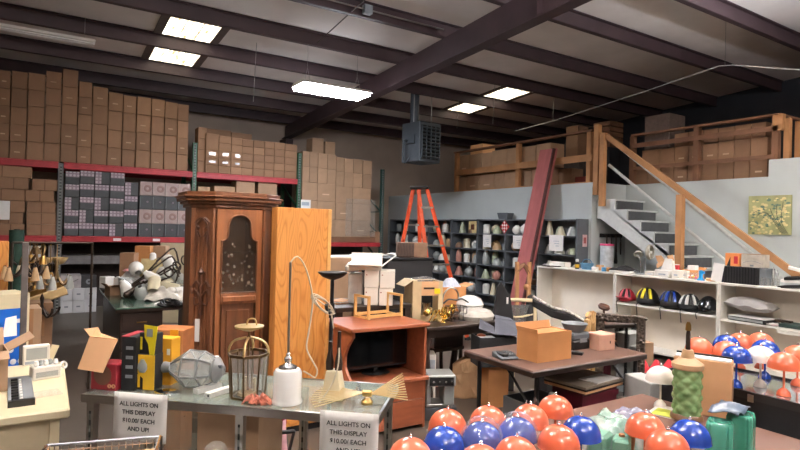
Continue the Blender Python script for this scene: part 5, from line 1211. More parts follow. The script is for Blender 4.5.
p = pz(384, 316, TT)
# black upholstered chest with carton on top
p = pd(410, 300, 6.1)
bc = thing('black_chest', 'tall black fabric chest in front of the orange ladder', 'chest', (p.x, p.y, 0), 0)
zc = pd(410, 260, 6.1).z
B(-.3, .3, 0, .5, .05, zc).build('body', BLACKM, bc, .01); B(-.31, .31, -.01, .51, zc + .0005, zc + .02).build('lid', BLACK, bc, .004)
for x in (-.27, .22): B(x, x + .06, .02, .08, 0, .05).build('foot', BLACK, bc); 
a = pd(400, 258, 6.15); b = pd(430, 243.5, 6.15)
o = thing('cardboard_box', 'long dark striped carton lying on the black chest', 'box', (p.x + .08, p.y + .1, zc + .021), -R(28))
B(-.17, .17, 0, .2, 0, .165).build('body', M('dusky_carton', (128, 98, 76), .8), o, .004); B(-.17, .02, -.003, 0, .005, .16).build('dark_side', M('dark_striped_print', (70, 52, 44), .8, kind='wood', scale=9, noise=.2), o)
for k, (px, d_, w, h, mt, lb) in enumerate(((338, 6.4, .34, .2, CARD2, 'pale brown carton behind the torchiere dish'), (357, 6.75, .12, .2, CARD, 'narrow brown carton between pale carton and black drawer'))):
    q = pd(px, 258, d_); o = MB().box((0, .1, q.z / 2), (w, .2, q.z)).build('cardboard_box', mt, None, .004); at(o, (q.x, q.y, 0), -.4); tag(o, lb, 'box')
q = pd(372, 257, 7.0)
o = thing('worktable', 'pale topped worktable with black front behind the white cartons', 'table', (q.x, q.y, 0)); B(-.55, .55, 0, .5, q.z - .03, q.z).build('top', WHITE, o); B(-.5, .5, .03, .05, .05, q.z - .03).build('front', BLACKM, o)
for x in (-.5, .46): B(x, x + .04, .05, .45, 0, q.z - .03).build('leg', BLACKM, o)
o = thing('paper_pile', 'crumpled white papers lying on the pale worktable', 'papers', (q.x + .05, q.y + .15, q.z + .001))
for j in range(4): mb = MB(); mb.grid(lambda a, b, j=j: (-.25 + .17 * j + .26 * a, -.1 + .2 * b, .01 + .03 * math.sin(PI * a) * math.sin(2 * b + j) ** 2), 6, 6, smooth=False); mb.build('sheet', PAPER, o, solid=.002)
# ------------------------------------------------------------------ orange stepladder
LAD = M('orange_fibreglass', (226, 84, 40), .45, noise=.05)
ld = thing('stepladder', 'orange fibreglass stepladder standing before the gray shelves', 'ladder', (0, 0, 0))
fl_, fr_ = pz(437, 344, 0), pz(468, 340, 0); bl_, b2_ = pz(384, 336, 0), pz(421, 333, 0)
tl, tr_ = pd(418.5, 189, 8.5), pd(427, 189, 8.5); tb, tb2 = pd(413.2, 189.5, 8.55), pd(419, 190, 8.65)
for a, b in ((fl_, tl), (fr_, tr_), (bl_, tb), (b2_, tb2)):
    o = MB().bar(a, b, .04, .058, up=(.8, -.6, 0)).build('rail', LAD, ld, .004); MB().bar(a, a + (b - a) * .02, .06, .09, up=(.8, -.6, 0)).build('foot', BLACK, o)
for k in range(7):
    t = (k + 1) / 8; MB().bar(fl_.lerp(tl, t), fr_.lerp(tr_, t), .09, .025).build('step', STEEL, ld)
for k in range(3): t = .2 + .28 * k; MB().bar(bl_.lerp(tb, t), b2_.lerp(tb2, t), .025, .025).build('rear_brace', STEEL, ld)
for q_ in (): pass
MB().bar(tb + Vector((-.03, .02, .02)), tr_ + Vector((.03, -.02, .02)), .16, .045).build('top_cap', BLACK, ld, .01)
a_, b_ = fl_.lerp(tl, .45), bl_.lerp(tb, .45); MB().bar(a_, b_, .012, .02).build('spreader', STEEL, ld); MB().bar(fr_.lerp(tr_, .45), b2_.lerp(tb2, .45), .012, .02).build('spreader', STEEL, ld)

# ------------------------------------------------------------------ black table in the middle
KX0, KX1, KY0, KY1 = 2.98, 3.9, 4.2, 4.95
kt = thing('black_table', 'black table with cabriole legs holding cartons and brass fixtures', 'table', (KX0, KY0, 0))
B(0, KX1 - KX0, 0, KY1 - KY0, .715, .75).build('top', DARKWOOD, kt, .006); B(.04, KX1 - KX0 - .04, .04, KY1 - KY0 - .04, .64, .715).build('apron', DARKWOOD, kt)
for x in (.07, KX1 - KX0 - .07):
    for y in (.07, KY1 - KY0 - .07): MB().tube([(x, y, .64), (x + (.03 if x > .5 else -.03), y, .5), (x, y, .25), (x + (-.02 if x > .5 else .02), y, .08), (x + (.02 if x > .5 else -.02), y, 0)], .035, 8).build('leg', DARKWOOD, kt)
def kz(px, py, z=.751): return pz(px, py, z)
p = kz(420, 323)
o = thing('cardboard_box', 'tall cream carton with cut-out window on the black table', 'box', (p.x + .12, p.y + .05, .7505), R(-14)); o.scale = (1.12, 1, 1.15)
CRC = M('cream_carton', (206, 180, 140), .75, noise=.05)
B(-.1, .14, 0, .012, 0, .05).build('front_sill', CRC, o); B(-.1, -.06, 0, .012, .05, .34).build('front_stile', CRC, o); B(.1, .14, 0, .012, .05, .34).build('front_stile', CRC, o); B(-.06, .1, 0, .012, .22, .34).build('front_head', CARDL, o)
B(-.14, -.1, 0, .26, 0, .35).build('side', CRC, o); B(.13, .14, .012, .26, 0, .34).build('side', CRC, o); B(-.1, .13, .25, .26, 0, .34).build('back', CRC, o); B(-.099, .129, .235, .249, .01, .33).build('dark_interior', BLACKM, o); B(-.1, .13, .012, .25, 0, .008).build('bottom', CRC, o)  # black panel inside paints the shade of the carton's interior
MB().quad((-.14, .26, .352), (-.14, 0, .352), (-.22, 0, .3), (-.22, .26, .3), .004).build('flap', CRC, o)
B(.06, .115, -.003, 0, .235, .28).build('yellow_sticker', YELLOWB, o); B(-.04, .06, -.003, 0, .275, .29).build('print_line', BRONZE, o)
mb = MB(); mb.grid(lambda a, b: (-.13 + .26 * a, .01 + .24 * b, .342 + .03 * math.sin(PI * a) * math.sin(PI * b) + .01 * math.sin(19 * a + 7 * b)), 10, 8, smooth=False); mb.build('bubble_wrap', SHEET, o)
MB().lathe([(.03, 0), (.05, .03), (.03, .1), (.04, .14)], 12, (.02, .1, .01)).build('inner_lamp', CHROME, o)
p = kz(453, 312)
o = open_carton('cardboard_box', 'open brown carton with blue-white bag inside on the black table', 'box', (p.x + .06, p.y + .14, .7505), R(-12), .29, .22, .27, CARDO, (('r', .1, 20),))
mb = MB(); mb.grid(lambda a, b: (-.125 + .25 * a, -.09 + .18 * b, .24 + .13 * math.sin(PI * a) * math.sin(PI * b) + .015 * math.sin(13 * a + 9 * b)), 12, 8, smooth=False); mb.build('plastic_bag', M('blue_white_bag', (196, 204, 222), .35, noise=.12, scale=30), o, solid=.003)
p = kz(436, 322)
o = thing('brass_fixture', 'cluster of polished brass cups and arms lying on the black table', 'light fixture', (p.x + .03, max(4.28, p.y - .02), .7505), .2)
BR2 = M('polished_brass', (216, 176, 92), .22, .9, noise=.1)
rg = random.Random(21)
for k in range(9):
    x, y, z = rg.uniform(-.16, .2), rg.uniform(-.04, .06), rg.uniform(.03, .13)
    MB().shell([(.01, 0), (.022, .012), (.034, .04), (.03, .05)], 14, (x, y, z), (rg.uniform(-1.2, 1.2), rg.uniform(-1, 1), 0), t=.004).build('cup', BR2 if k % 3 else BRASSP, o)
for k in range(6): MB().tube([(-.15 + .06 * k, 0, .02), (-.12 + .06 * k, -.02, .09), (-.05 + .05 * k, .01, .12), (-.03 + .05 * k, .02, .05)], .008, 6).build('arm', BR2, o)
MB().lathe([(.03, 0), (.016, .02), (.012, .06), (.022, .1), (.01, .15)], 14, (.02, -.02, 0)).build('stem', BR2, o)
p = kz(458, 322)
o = thing('wire_cage_light', 'black square wire cage light on the right of the black table', 'light fixture', (p.x + .05, p.y + .1, .7505), -.1)
for sx in (-.09, .09):
    for sy in (-.06, .06): MB().cyl((sx, sy, 0), (sx, sy, .14), .004, n=6).build('wire_post', BLACK, o)
for z in (0.004, .07, .14): MB().tube([(-.09, -.06, z), (.09, -.06, z), (.09, .06, z), (-.09, .06, z), (-.09, -.06, z)], .004, 6, 1).build('wire_ring', BLACK, o)
for x in (-.05, 0, .05): MB().cyl((x, -.06, 0), (x, -.06, .14), .003, n=6).build('wire_bar', BLACK, o)
MB().tube([(-.1, .08, .16), (-.04, .08, .2), (.05, .08, .19), (.12, .08, .2), (.2, .08, .16)], .009, 6).build('scroll_arm', BLACK, o)
MB().lathe([(0, 0), (.03, .01), (.03, .03), (0, .035)], 10, (0, .0, .0)).build('lamp_plate', BRONZE, o)
p = kz(476, 318)
o = thing('pillow', 'round white glass globe shade on the right end of the black table', 'shade', (p.x + .12, p.y + .25, .7505)); o.name = 'globe_light'
MB().lathe([(.03, .0), (.13, .05), (.15, .11), (.12, .17), (.05, .2), (0, .205)], 24).build('globe', OPAL, o); MB().lathe([(.05, 0), (.05, .015), (.03, .02)], 16).build('collar', BRASS, o)
p = kz(478, 321)
o = MB().lathe([(0, 0), (.14, .0), (.15, .04), (.12, .09), (.05, .115), (0, .12)], 20, sx=1.3).build('plastic_bag', M('gray_white_bag', (190, 184, 176), .6, noise=.12, scale=9, bump=.4)); at(o, (p.x + .06, p.y + .1, .7505), -.2); tag(o, 'gray-white bundled bag in front of the white globe on the black table', 'bag')
o = MB().tube([(0, 0, 0), (.02, 0, .2), (.1, 0, .28), (.18, 0, .22), (.2, 0, .0)], .009, 6).build('steel_hoop', STEEL); at(o, (3.62, 4.85, .751), -.4); tag(o, 'thin steel hoop standing behind the brown carton on the black table', 'hoop')
# chairs legs hint under: a dark dining chair tucked under
ch = thing('dining_chair', 'dark dining chair tucked under the black table', 'chair', (3.5, 4.74, 0), PI)
B(-.2, .2, -.2, .2, .42, .46).build('seat', DARKWOOD, ch, .008)
for x in (-.17, .17):
    for y in (-.17, .17): MB().tube([(x, y, .42), (x * 1.05, y, .2), (x * 1.2, y * 1.1, 0)], .02, 8).build('leg', DARKWOOD, ch)
MB().box((0, .19, .54), (.36, .025, .16)).build('backrest', DARKWOOD, ch, .006)
# floor between: coffee machine carton, gray machine, brown bag
p = pz(424, 374, 0); p = pd(437, 398, 4.55); 
mc = thing('espresso_machine', 'gray and black appliance on the floor right of the cherry cabinet', 'appliance', (p.x, p.y, .0), R(-25))
p0 = pz(437, 403, .12)
mc.location = (p0.x - .03, p0.y - .1, 0)
B(-.14, .14, 0, .24, 0, .11).build('plinth_box', DGRAY, mc, .004)
B(-.13, .1, 0, .2, .115, .14).build('drip_tray', STEEL, mc, .004); B(-.13, -.09, 0, .2, .14, .36).build('side', SH['gray'], mc, .004); B(.02, .11, -.02, .2, .14, .3).build('brew_block', SH['gray'], mc, .006); B(-.13, .12, -.03, .2, .3, .4).build('head', SH['gray'], mc, .01); B(-.11, .1, -.036, -.03, .31, .38).build('control_panel', BLACK, mc)
for k in range(4): MB().lathe([(.012, 0), (.01, .015), (0, .016)], 10, (-.08 + .055 * k, -.036, .345), (PI / 2, 0, 0)).build('knob', CHROME, mc)
p1 = p0
o = thing('printed_carton', 'white carton with yellow label standing behind the gray appliance', 'box', (3.09, 4.37, 0), R(-30))
B(-.1, .1, 0, .2, 0, .46).build('body', WHITE, o, .01); B(-.09, -.0, -.003, 0, .36, .44).build('yellow_label', YELLOWB, o); B(.01, .09, -.003, 0, .28, .41).build('gray_print', MATS['gray_print'], o)
p = pz(468, 397, 0)
KRAFT = M('kraft_paper', (176, 138, 102), .8, noise=.08, scale=5, bump=.5)
o = thing('paper_bag', 'crumpled brown paper bag on the floor under the black table edge', 'bag', (p.x, p.y + .05, 0), R(-30))
mb = MB()
mb.shell([(.17, 0), (.18, .02), (.17, .12), (.15, .24), (.12, .33), (.1, .35)], 14, t=.005, smooth=False, sy=.62)
for i, v in enumerate(mb.v): v.x += .02 * math.sin(v.z * 30 + v.y * 40); v.y += .015 * math.sin(v.z * 40 + v.x * 30); v.z += .035 * math.sin(v.x * 14 + 1) * (v.z / .35)
mb.build('bag_body', KRAFT, o); MB().tube([(-.05, -.07, .33), (-.04, -.1, .26), (.04, -.1, .26), (.05, -.07, .33)], .005, 6).build('handle', KRAFT, o)
# ------------------------------------------------------------------ chairs and leaning things behind the dark table
p = pz(523, 335, .45)
cr = thing('armchair', 'cream framed chair with slatted back behind the gray cardboard', 'chair', (4.35, 3.95, 0), R(-20))
FR = M('ivory_frame', (214, 196, 160), .4, noise=.05)
p = pd(525, 318, 6.25); cr.location = (p.x, p.y, 0); bz = pd(525, 303, 6.25).z
cr.scale = (1.2, 1, 1)
for x in (-.19, .19): MB().bar((x, .2, 0), (x * 1.05, .26, bz), .035, .03).build('back_post', FR, cr); MB().bar((x, -.2, 0), (x, -.2, .44), .035).build('front_leg', FR, cr)
MB().tube([(-.2, .265, bz - .01), (0, .28, bz + .0), (.2, .265, bz - .01)], .022, 8).build('top_rail', FR, cr); MB().tube([(-.2, .25, bz - .12), (0, .26, bz - .2), (.2, .25, bz - .16)], .012, 8).build('curved_slat', FR, cr)
B(-.22, .22, -.22, .22, .42, .46).build('seat', M('gray_seat_cloth', (132, 134, 138), .8), cr, .01); B(-.17, .17, .262, .266, bz - .3, bz - .06).build('back_panel', M('gray_mesh', (120, 122, 124), .7, alpha=.6), cr)
p = pd(503, 322, 5.8)
o = thing('folded_ironing_board', 'tall black padded board with pointed top leaning by the cream chair', 'board', (p.x, p.y, 0), R(-32)); o.name = 'padded_board'
hb = pd(503, 282, 5.8).z
mb = MB(); mb.prism([(-.12, 0), (.13, 0), (.125, hb * .6), (.07, hb * .88), (-.03, hb), (-.07, hb * .95), (-.1, hb * .7)], 0, .05, Matrix(((1, 0, 0, 0), (0, 0, 1, 0), (0, 1, 0, 0), (0, 0, 0, 1)))); mb.build('pad', BLACKM, o, .008); B(.03, .05, -.003, 0, hb * .8, hb * .86).build('white_tag', PAPER, o)
p = Vector((3.56, 3.9, .4005))
o = open_carton('storage_bin', 'black bin under the gray cardboard, standing on an orange-brown carton', 'bin', (p.x + .03, p.y + .08, p.z), R(-20), .36, .24, .27, BLACKM, (), t=.012)
B(-.15, .0, -.1, .05, .25, .258).build('white_paper', PAPER, o); B(.06, .12, -.1225, -.12, .1, .115).build('red_mark', REDP, o)
MB().lathe([(.03, 0), (.05, .03), (.04, .07), (0, .08)], 14, (-.1, .06, .2)).build('copper_pot', M('copper', (178, 96, 62), .35, .7), o)
GCB = M('blue_gray_card', (74, 75, 84), .8, noise=.05)
o = thing('cardboard_sheet', 'blue-gray unfolded carton lying over the black bin', 'cardboard', (p.x + .14, p.y + .05, .69), R(-28))
mb = MB(); mb.quad((-.14, -.17, .015), (.22, -.2, .0), (.26, .1, .07), (-.06, .13, .12), .004); mb.build('panel', GCB, o)
for q in (((-.06, .13, .12), (.12, .115, .095), (.12, .25, .1), (-.04, .26, .13)), ((-.14, -.17, .015), (-.11, -.03, .06), (-.24, .0, .13), (-.28, -.14, .06)), ((.22, -.2, .0), (.245, -.05, .035), (.38, -.03, .06), (.36, -.16, .03))): MB().quad(*q, .004).build('flap', GCB, o)
p = pd(560, 312, 5.0)
o = thing('black_bumper', 'curved black slab with speckled gray edge leaning against the white shelf', 'panel', (0, 0, 0)); o.name = 'curved_panel'
A_ = [pd(533, 298, 5.3), pd(552, 309, 5.2), pd(570, 314, 5.1), pd(587, 325, 5.0)]
mb = MB(); mb.grid(lambda a, b: (lambda q: (q.x, q.y, q.z - .075 * b - (.03 * b if 0 else 0)))(A_[min(2, int(a * 3))].lerp(A_[min(2, int(a * 3)) + 1], a * 3 - min(2, int(a * 3)))), 12, 4); mb.build('slab', BLACKM, o, solid=.03)
MB().tube([q + Vector((0, 0, .015)) for q in A_], .014, 8).build('speckled_edge', M('speckled_edge', (214, 210, 204), .6, kind='voronoi', rgb2=(70, 70, 72), scale=45), o)
B(A_[1].x - .1, A_[1].x + .3, A_[1].y - .05, A_[1].y + .1, 0, A_[3].z - .15).build('support_block', BLACKM, o)
# old wood pieces behind
p = pd(524, 285, 7.2)
o = thing('carved_chair_back', 'worn wooden chair frame standing at the foot of the maroon plank', 'chair', (p.x, p.y, 0), -.4)
zt_ = pd(524, 262, 7.2).z
for x in (-.08, .07): MB().bar((x, 0, 0), (x * 1.1, .03, zt_), .05, .04).build('post', LUMBER, o)
MB().tube([(-.09, .03, zt_ * .9), (0, .03, zt_ * .97), (.08, .03, zt_ * .88)], .03, 8).build('crest', LUMBERD, o); MB().bar((-.07, .02, .5), (.07, .02, .5), .05, .04).build('rail', LUMBERD, o); MB().lathe([(.0, 0), (.04, .0), (0, .02)], 12, (.02, -.03, zt_ * .75), (PI / 2, 0, 0)).build('medallion', LUMBER, o)
p = pd(531, 300, 6.6); o = MB().lathe([(.1, 0), (.12, .3), (.09, .7), (.05, .9), (.0, .92)], 14, sy=.7).build('black_bag', BLACKM); at(o, (p.x, p.y, 0)); tag(o, 'black bag standing at the left end of the white shelf', 'bag')

# more odds and ends crowding the desk with the green glass top
odds = [('glass_globe', 'round', 'white', 138, 268, 7.3, 'white round globe among the wrapping at the back of the cluttered desk'), ('glass_globe', 'bell', 'gray', 163, 287, 6.95, 'gray bell glass lying in the middle of the cluttered desk'), ('glass_globe', 'straight', 'white', 171, 264, 7.2, 'white straight glass cylinder beside the tall cream panel'),
        ('glass_globe', 'bell', 'white', 155, 297, 6.7, 'white bell glass at the front edge of the cluttered desk'), ('glass_globe', 'dome', 'cream', 168, 291, 6.8, 'cream dome glass by the curio cabinet on the cluttered desk'), ('glass_globe', 'round', 'gray', 141, 291, 7.0, 'gray round globe beside the bronze hub on the desk'), ('glass_globe', 'bell', 'cream', 134, 288, 7.1, 'cream bell glass behind the wide gray dish on the desk'), ('glass_globe', 'round', 'white', 163, 274, 7.25, 'white round globe under the wrought iron fixture'), ('glass_globe', 'dome', 'white', 178, 303, 6.6, 'white dome glass at the desk front, touching the curio cabinet'), ('glass_globe', 'dome', 'gray', 148, 304, 6.6, 'gray dome glass at the very front of the cluttered desk'), ('glass_globe', 'bell', 'white', 133, 299, 6.7, 'white bell glass near the front left corner of the green top'), ('glass_globe', 'straight', 'cream', 156, 303, 6.6, 'cream straight glass lying at the desk front'), ('glass_globe', 'round', 'gray', 122, 289, 7.0, 'gray round globe in front of the square white shades')]
rg = random.Random(6)
for k, (nm, kd, cl_, px, py, d_, lb) in enumerate(odds):
    q = pd(px, py, d_); o = MB().shell(PROF[kd], 18, t=.006).build(nm, SH[cl_]); o.scale = (1.05,) * 3; at(o, (q.x, q.y, max(TZ + .05, q.z - .06)), 0, (rg.uniform(-1.4, 1.4), rg.uniform(-.8, .8), rg.uniform(0, 6))); tag(o, lb, 'globe')
for k, (px, py, d_, r_, lb) in enumerate(((157, 290, 6.8, .1, 'bronze scrolled sconce lying among the glass bowls on the desk'), (170, 297, 6.7, .08, 'bronze scrolled sconce near the curio cabinet at the desk front'), (143, 281, 7.1, .1, 'bronze scrolled sconce beside the olive cushion on the desk'))):
    q = pd(px, py, d_); o = thing('wall_sconce', lb, 'sconce', (q.x, q.y, TZ + .02), k * 1.1)
    for j in range(3): MB().tube([(-r_, .03 * j, .02), (-r_ * .4, .04 * j, .1 + .03 * j), (r_ * .5, -.03 * j, .13), (r_, .02, .06 + .05 * j), (r_ * .7, .02, .02)], .01, 6).build('scroll', BRONZE, o)
    MB().lathe([(.05, 0), (.045, .015), (.015, .03)], 14).build('back_plate', BRONZE, o)
# brass and bronze fixtures tangled on the rail at left
for k, (px, py, d_, mt, lb) in enumerate(((24, 268, 5.6, BRONZE, 'bronze sconce hanging lowest at the left end of the rail'), (33, 262, 5.75, OLDB, 'dull brass sconce hanging in front of the first chandelier'), (41, 270, 5.5, BRONZE, 'bronze sconce hanging right of the dull brass one'), (29, 284, 5.85, OLDB, 'dull brass sconce hanging above the brown carton'), (50, 279, 5.8, BRONZE, 'bronze sconce hanging near the right end of the rail'), (37, 252, 5.3, OLDB, 'brass sconce hanging highest on the rail'))):
    q = pd(px, py, d_); o = thing('wall_sconce', lb, 'sconce', (q.x, q.y, q.z), .4 * k)
    MB().cyl((0, 0, 0), (0, 0, zr_ - q.z), .004, n=5).build('chain', BRASS, o); MB().lathe([(.035, -.02), (.03, .02), (.01, .05)], 12).build('back_plate', mt, o)
    for j, s_ in enumerate((-1, 1)):
        a_ = MB().tube([(0, 0, -.01), (.07 * s_, .02, -.09), (.12 * s_, .0, -.03), (.1 * s_, -.02, .06), (.06 * s_, 0, .03)], .011, 6).build('arm', mt, o)
        MB().shell([(.034, -.05), (.026, 0), (.016, .03)], 12, (.12 * s_, 0, -.06), t=.004).build('glass_shade', SH['cream'] if k % 3 == 1 else BRASS, a_)

for k, (px, py, d_, w_, h_, mt, lb) in enumerate(((166, 302, 6.62, .5, .16, M('cloudy_wrap', (222, 218, 210), .3, rgb2=(160, 152, 144), scale=9, coat=.3), 'cloudy crumpled wrapping over the front of the cluttered desk'), (136, 298, 6.75, .36, .1, M('gray_clear_wrap', (188, 188, 184), .25, rgb2=(124, 124, 122), scale=9, coat=.4), 'gray crumpled wrapping at the front left of the cluttered desk'))):
    q = pz(px, py, TZ); mb = MB()
    mb.grid(lambda a, b_, k=k: (w_ * (a - .5), .3 * (b_ - .5), .006 + h_ * (math.sin(PI * a) * math.sin(PI * b_)) ** .5 * (.7 + .3 * math.sin(13 * a + 3 * k) * math.cos(9 * b_ + k)) + .012 * math.sin(21 * a + 17 * b_)), 30, 20, smooth=False)
    o = mb.build('plastic_wrap', mt); at(o, (q.x + .05, q.y + .17, TZ + .012), -.2); tag(o, lb, 'wrapping')

# ------------------------------------------------------------------ dark folding table with cartons
TX0, TX1, TY0, TY1, TZ2 = 2.69, 3.9, 2.6, 3.3, .75
ft = thing('folding_table', 'dark brown folding table with open carton and mirror', 'table', (TX0, TY0, 0))
TW, TD = TX1 - TX0, TY1 - TY0
B(0, TW, 0, TD, TZ2 - .03, TZ2).build('top', BROWNTOP, ft, .006); B(-.004, TW + .004, -.004, TD + .004, TZ2 - .045, TZ2 - .008).build('edge_band', DARKWOOD, ft, .004)
for x in (.1, TW - .05):
    for y in (.06, TD - .06): MB().cyl((x, y, 0), (x, y, TZ2 - .045), .016, n=10).build('leg', BLACK, ft)
    MB().tube([(x, .06, .4), (x, .2, .55), (x, TD * .5, TZ2 - .06)], .01, 6).build('brace', BLACK, ft); MB().cyl((x, .06, .12), (x, TD - .06, .12), .01, n=8).build('crossbar', BLACK, ft)
def tz(px, py): return pz(px, py, TZ2 + .0005)
a, b = tz(527, 365), tz(578, 358)
o = open_carton('cardboard_box', 'large open orange-brown carton on the left of the dark table', 'box', (a.x + .19, a.y + .12, TZ2 + .001), 0, .34, .2, .2, CARDO, (('b', .05, 70), ('l', .03, 80)))
o.location = ((a.x + b.x) / 2 + .02, max(a.y, b.y) + .1, TZ2 + .001)
MB().quad((-.17, -.1, .2), (.12, -.1, .2), (.05, -.02, .215), (-.1, -.0, .21), .003).build('flap', CARDO, o)
p = tz(509, 360)
o = thing('desk_telephone', 'dark gray phone keypad unit lying at the left end of the dark table', 'telephone', (p.x + .02, p.y + .06, TZ2 + .001), -.2)
mb = MB(); mb.prism([(-.07, 0), (.07, 0), (.07, .04), (-.07, .015)], -.07, .07, Matrix(((0, 0, 1, 0), (1, 0, 0, 0), (0, 1, 0, 0), (0, 0, 0, 1)))); mb.build('body', DGRAY, o, .005)
B(-.05, .0, -.05, .05, .02, .042).build('handset', BLACK, o, .006)
for i in range(3):
    for j in range(3): MB().box((.02 + .018 * i, -.03 + .025 * j, .032 + .003 * j), (.012, .016, .008)).build('key', GRAY, o)
p = tz(588, 352)
o = thing('tool_case', 'dark gray plastic case with black base behind the orange-brown carton', 'case', (p.x + .04, p.y + .16, TZ2 + .001), .0)
B(-.11, .11, -.08, .1, 0, .07).build('base', BLACK, o, .008); B(-.105, .105, -.075, .095, .071, .125).build('lid', DGRAY, o, .012); B(-.04, .04, -.085, -.08, .055, .085).build('latch', GRAY, o)
o2 = MB().shell([(.06, 0), (.08, .02), (.1, .06), (.105, .065)], 20, t=.006).build('metal_bowl', GRAY); at(o2, (p.x + .04, p.y + .17, TZ2 + .127)); tag(o2, 'gray metal bowl resting on the plastic case', 'bowl')
o3 = thing('wooden_carving', 'pale wooden carving standing behind the gray bowl', 'carving', (p.x + .06, TY1 + .12, 0), 0)
q = pd(590, 312, 4.9)
MB().tube([(-.03, 0, 0), (-.03, 0, .9), (0, 0, q.z - .12), (.04, 0, q.z)], .03, 8).build('figure', M('pale_boxwood', (206, 166, 112), .5, noise=.1), o3); MB().tube([(.05, .0, 0), (.05, .0, .9), (.02, 0, q.z - .1)], .02, 8).build('second_stem', MATS['pale_boxwood'], o3)
o3.location = (q.x, q.y, 0)
q = pd(604, 307, 5.6); o4 = thing('wooden_stool', 'small round brown disc on a stick above the mirror frame', 'stand', (q.x, q.y, 0))
MB().lathe([(0, -.02), (.05, -.02), (.06, 0), (.05, .02), (0, .02)], 18, (0, 0, q.z), (.3, 0, 0)).build('disc', WALNUTD, o4); MB().cyl((0, 0, .02), (0, 0, q.z - .02), .012).build('stick', WALNUTD, o4); MB().lathe([(.1, 0), (.1, .02), (.0, .03)], 16).build('foot', WALNUTD, o4); o4.name = 'wooden_stand'
p = tz(608, 351)
o = thing('pink_box', 'pale pink cardboard box with open top crease at the right of the dark table', 'box', (p.x + .02, p.y + .08, TZ2 + .001), -.12)
PKC = M('pale_pink_carton', (206, 160, 138), .75, noise=.05)
B(-.085, .085, -.06, .09, 0, .12).build('body', PKC, o, .003); MB().quad((-.085, -.06, .121), (0, -.05, .114), (0, .09, .114), (-.085, .09, .121), .003).build('flap', PKC, o); MB().quad((0, -.05, .114), (.085, -.06, .121), (.085, .09, .121), (0, .09, .114), .003).build('flap', PKC, o)
B(.03, .038, -.0615, -.06, .05, .07).build('mark', BRONZE, o)
p = tz(583, 356); o = MB().box((0, 0, .012), (.05, .08, .022)).build('remote_control', BLACK, None, .004); at(o, (p.x + .0, p.y + .05, TZ2 + .001), .5); tag(o, 'small black remote lying between the carton and the pink box', 'remote')
# carved mirror behind the right end, leaning against the table edge
mA, mB_ = pd(596, 312.5, 5.12), pd(645.5, 320.5, 4.98)
mw = (mB_ - mA).length; mzt = mA.z
mr = thing('mirror', 'dark carved silver-brown framed mirror standing behind the dark table', 'mirror', (mA.x, mA.y, .12), math.atan2(mB_.y - mA.y, mB_.x - mA.x))
CARV = M('carved_bronze_silver', (96, 84, 74), .4, .4, kind='voronoi', rgb2=(38, 30, 26), noise=.2, scale=42, bump=.8)
hm = mzt - .12; fw = .075
B(0, fw, -.02, .03, 0, hm).build('frame_side', CARV, mr, .01); B(mw - fw, mw, -.02, .03, 0, hm).build('frame_side', CARV, mr, .01); B(fw, mw - fw, -.02, .03, hm - fw, hm).build('frame_top', CARV, mr, .01); B(fw, mw - fw, -.02, .03, 0, fw).build('frame_bottom', CARV, mr, .01)
B(fw, mw - fw, .0, .012, fw, hm - fw).build('mirror_glass', M('mirror_silver', (210, 214, 214), .04, 1, noise=.02), mr)
rg = random.Random(8)
for k in range(16):
    t = rg.random(); MB().lathe([(0, -.02), (.012, -.01), (.016, 0), (.008, .012), (0, .014)], 8, (mw * t, -.024, hm - fw * rg.uniform(.2, .8)) if k < 10 else (mw - fw * rg.uniform(.2, .8), -.024, hm * rg.uniform(.3, .95)), (PI / 2, 0, 0)).build('carved_boss', CARV if k % 2 else BRONZE, mr)
B(.0, mw, -.02, .03, -.12, -.001).build('plinth', CARV, mr)
# under the dark table: totes and flat stuff
p = pz(554, 410, .42)
o = open_carton('storage_bin', 'gray plastic bin with white bits under the dark table', 'bin', (3.02, 2.9, 0), 0, .36, .26, .46, M('slate_plastic', (92, 96, 100), .5, noise=.06), (), t=.01)
B(-.18, .18, -.135, -.13, .43, .46).build('lip', M('slate_plastic_lip', (112, 116, 120), .5), o); o2_ = MB().lathe([(.0, 0), (.03, .01), (.02, .03), (0, .03)], 10, (.13, -.05, .455)).build('white_cap', WHITEPL, o)
o = open_carton('storage_tote', 'maroon plastic tote under the right end of the dark table', 'tote', (3.44, 2.8, 0), 0, .38, .28, .52, MAROON, (), t=.012)
B(-.2, .2, -.15, -.1405, .46, .5).build('rim', MAROON, o)
p = pz(608, 387, .5)
o = thing('flat_case', 'flat cream-edged box with dark banding lying on the maroon tote', 'case', (3.44, 2.82, .521), .1)
B(-.24, .24, -.19, .17, 0, .02).build('base', CARDL, o, .003); B(-.242, .242, -.192, .172, .0205, .032).build('band', BRONZE, o); B(-.24, .24, -.19, .17, .0325, .05).build('lid', M('taupe_lid', (150, 136, 122), .6), o, .003); B(-.08, .2, -.18, -.02, .0505, .056).build('white_sheet', PAPER, o)
# pale stair-like stacked blocks right of the tote
STP = M('pale_gray_plastic', (184, 184, 182), .55, noise=.05)
p = pz(640, 402, .3)
o = thing('step_stool', 'pale gray stepped plastic block right of the maroon tote', 'steps', (3.78, 2.42, 0), -.3)
for k, (x0, x1, hh) in enumerate(((-.17, -.02, .62), (-.018, .12, .5), (.122, .25, .38))): B(x0, x1, -.12, .16, 0, hh).build('step_block', STP, o, .006)
p = pz(497, 392, .15); o = MB().box((0, .1, .2), (.22, .2, .4)).build('cardboard_box', CARDO, None, .004); at(o, (3.62, 3.93, 0), -.2); tag(o, 'orange-brown carton on the floor under the black bin', 'box')
p = pz(642, 345, .4); q = pd(647, 352, 6.0); o = MB().box((0, .1, q.z / 2 + .05), (.16, .2, q.z + .1)).build('cardboard_box', CARD2, None, .004); at(o, (q.x, q.y, 0), -.4); tag(o, 'brown carton between the mirror and the red cloths', 'box')
q = pd(656, 363, 5.4)
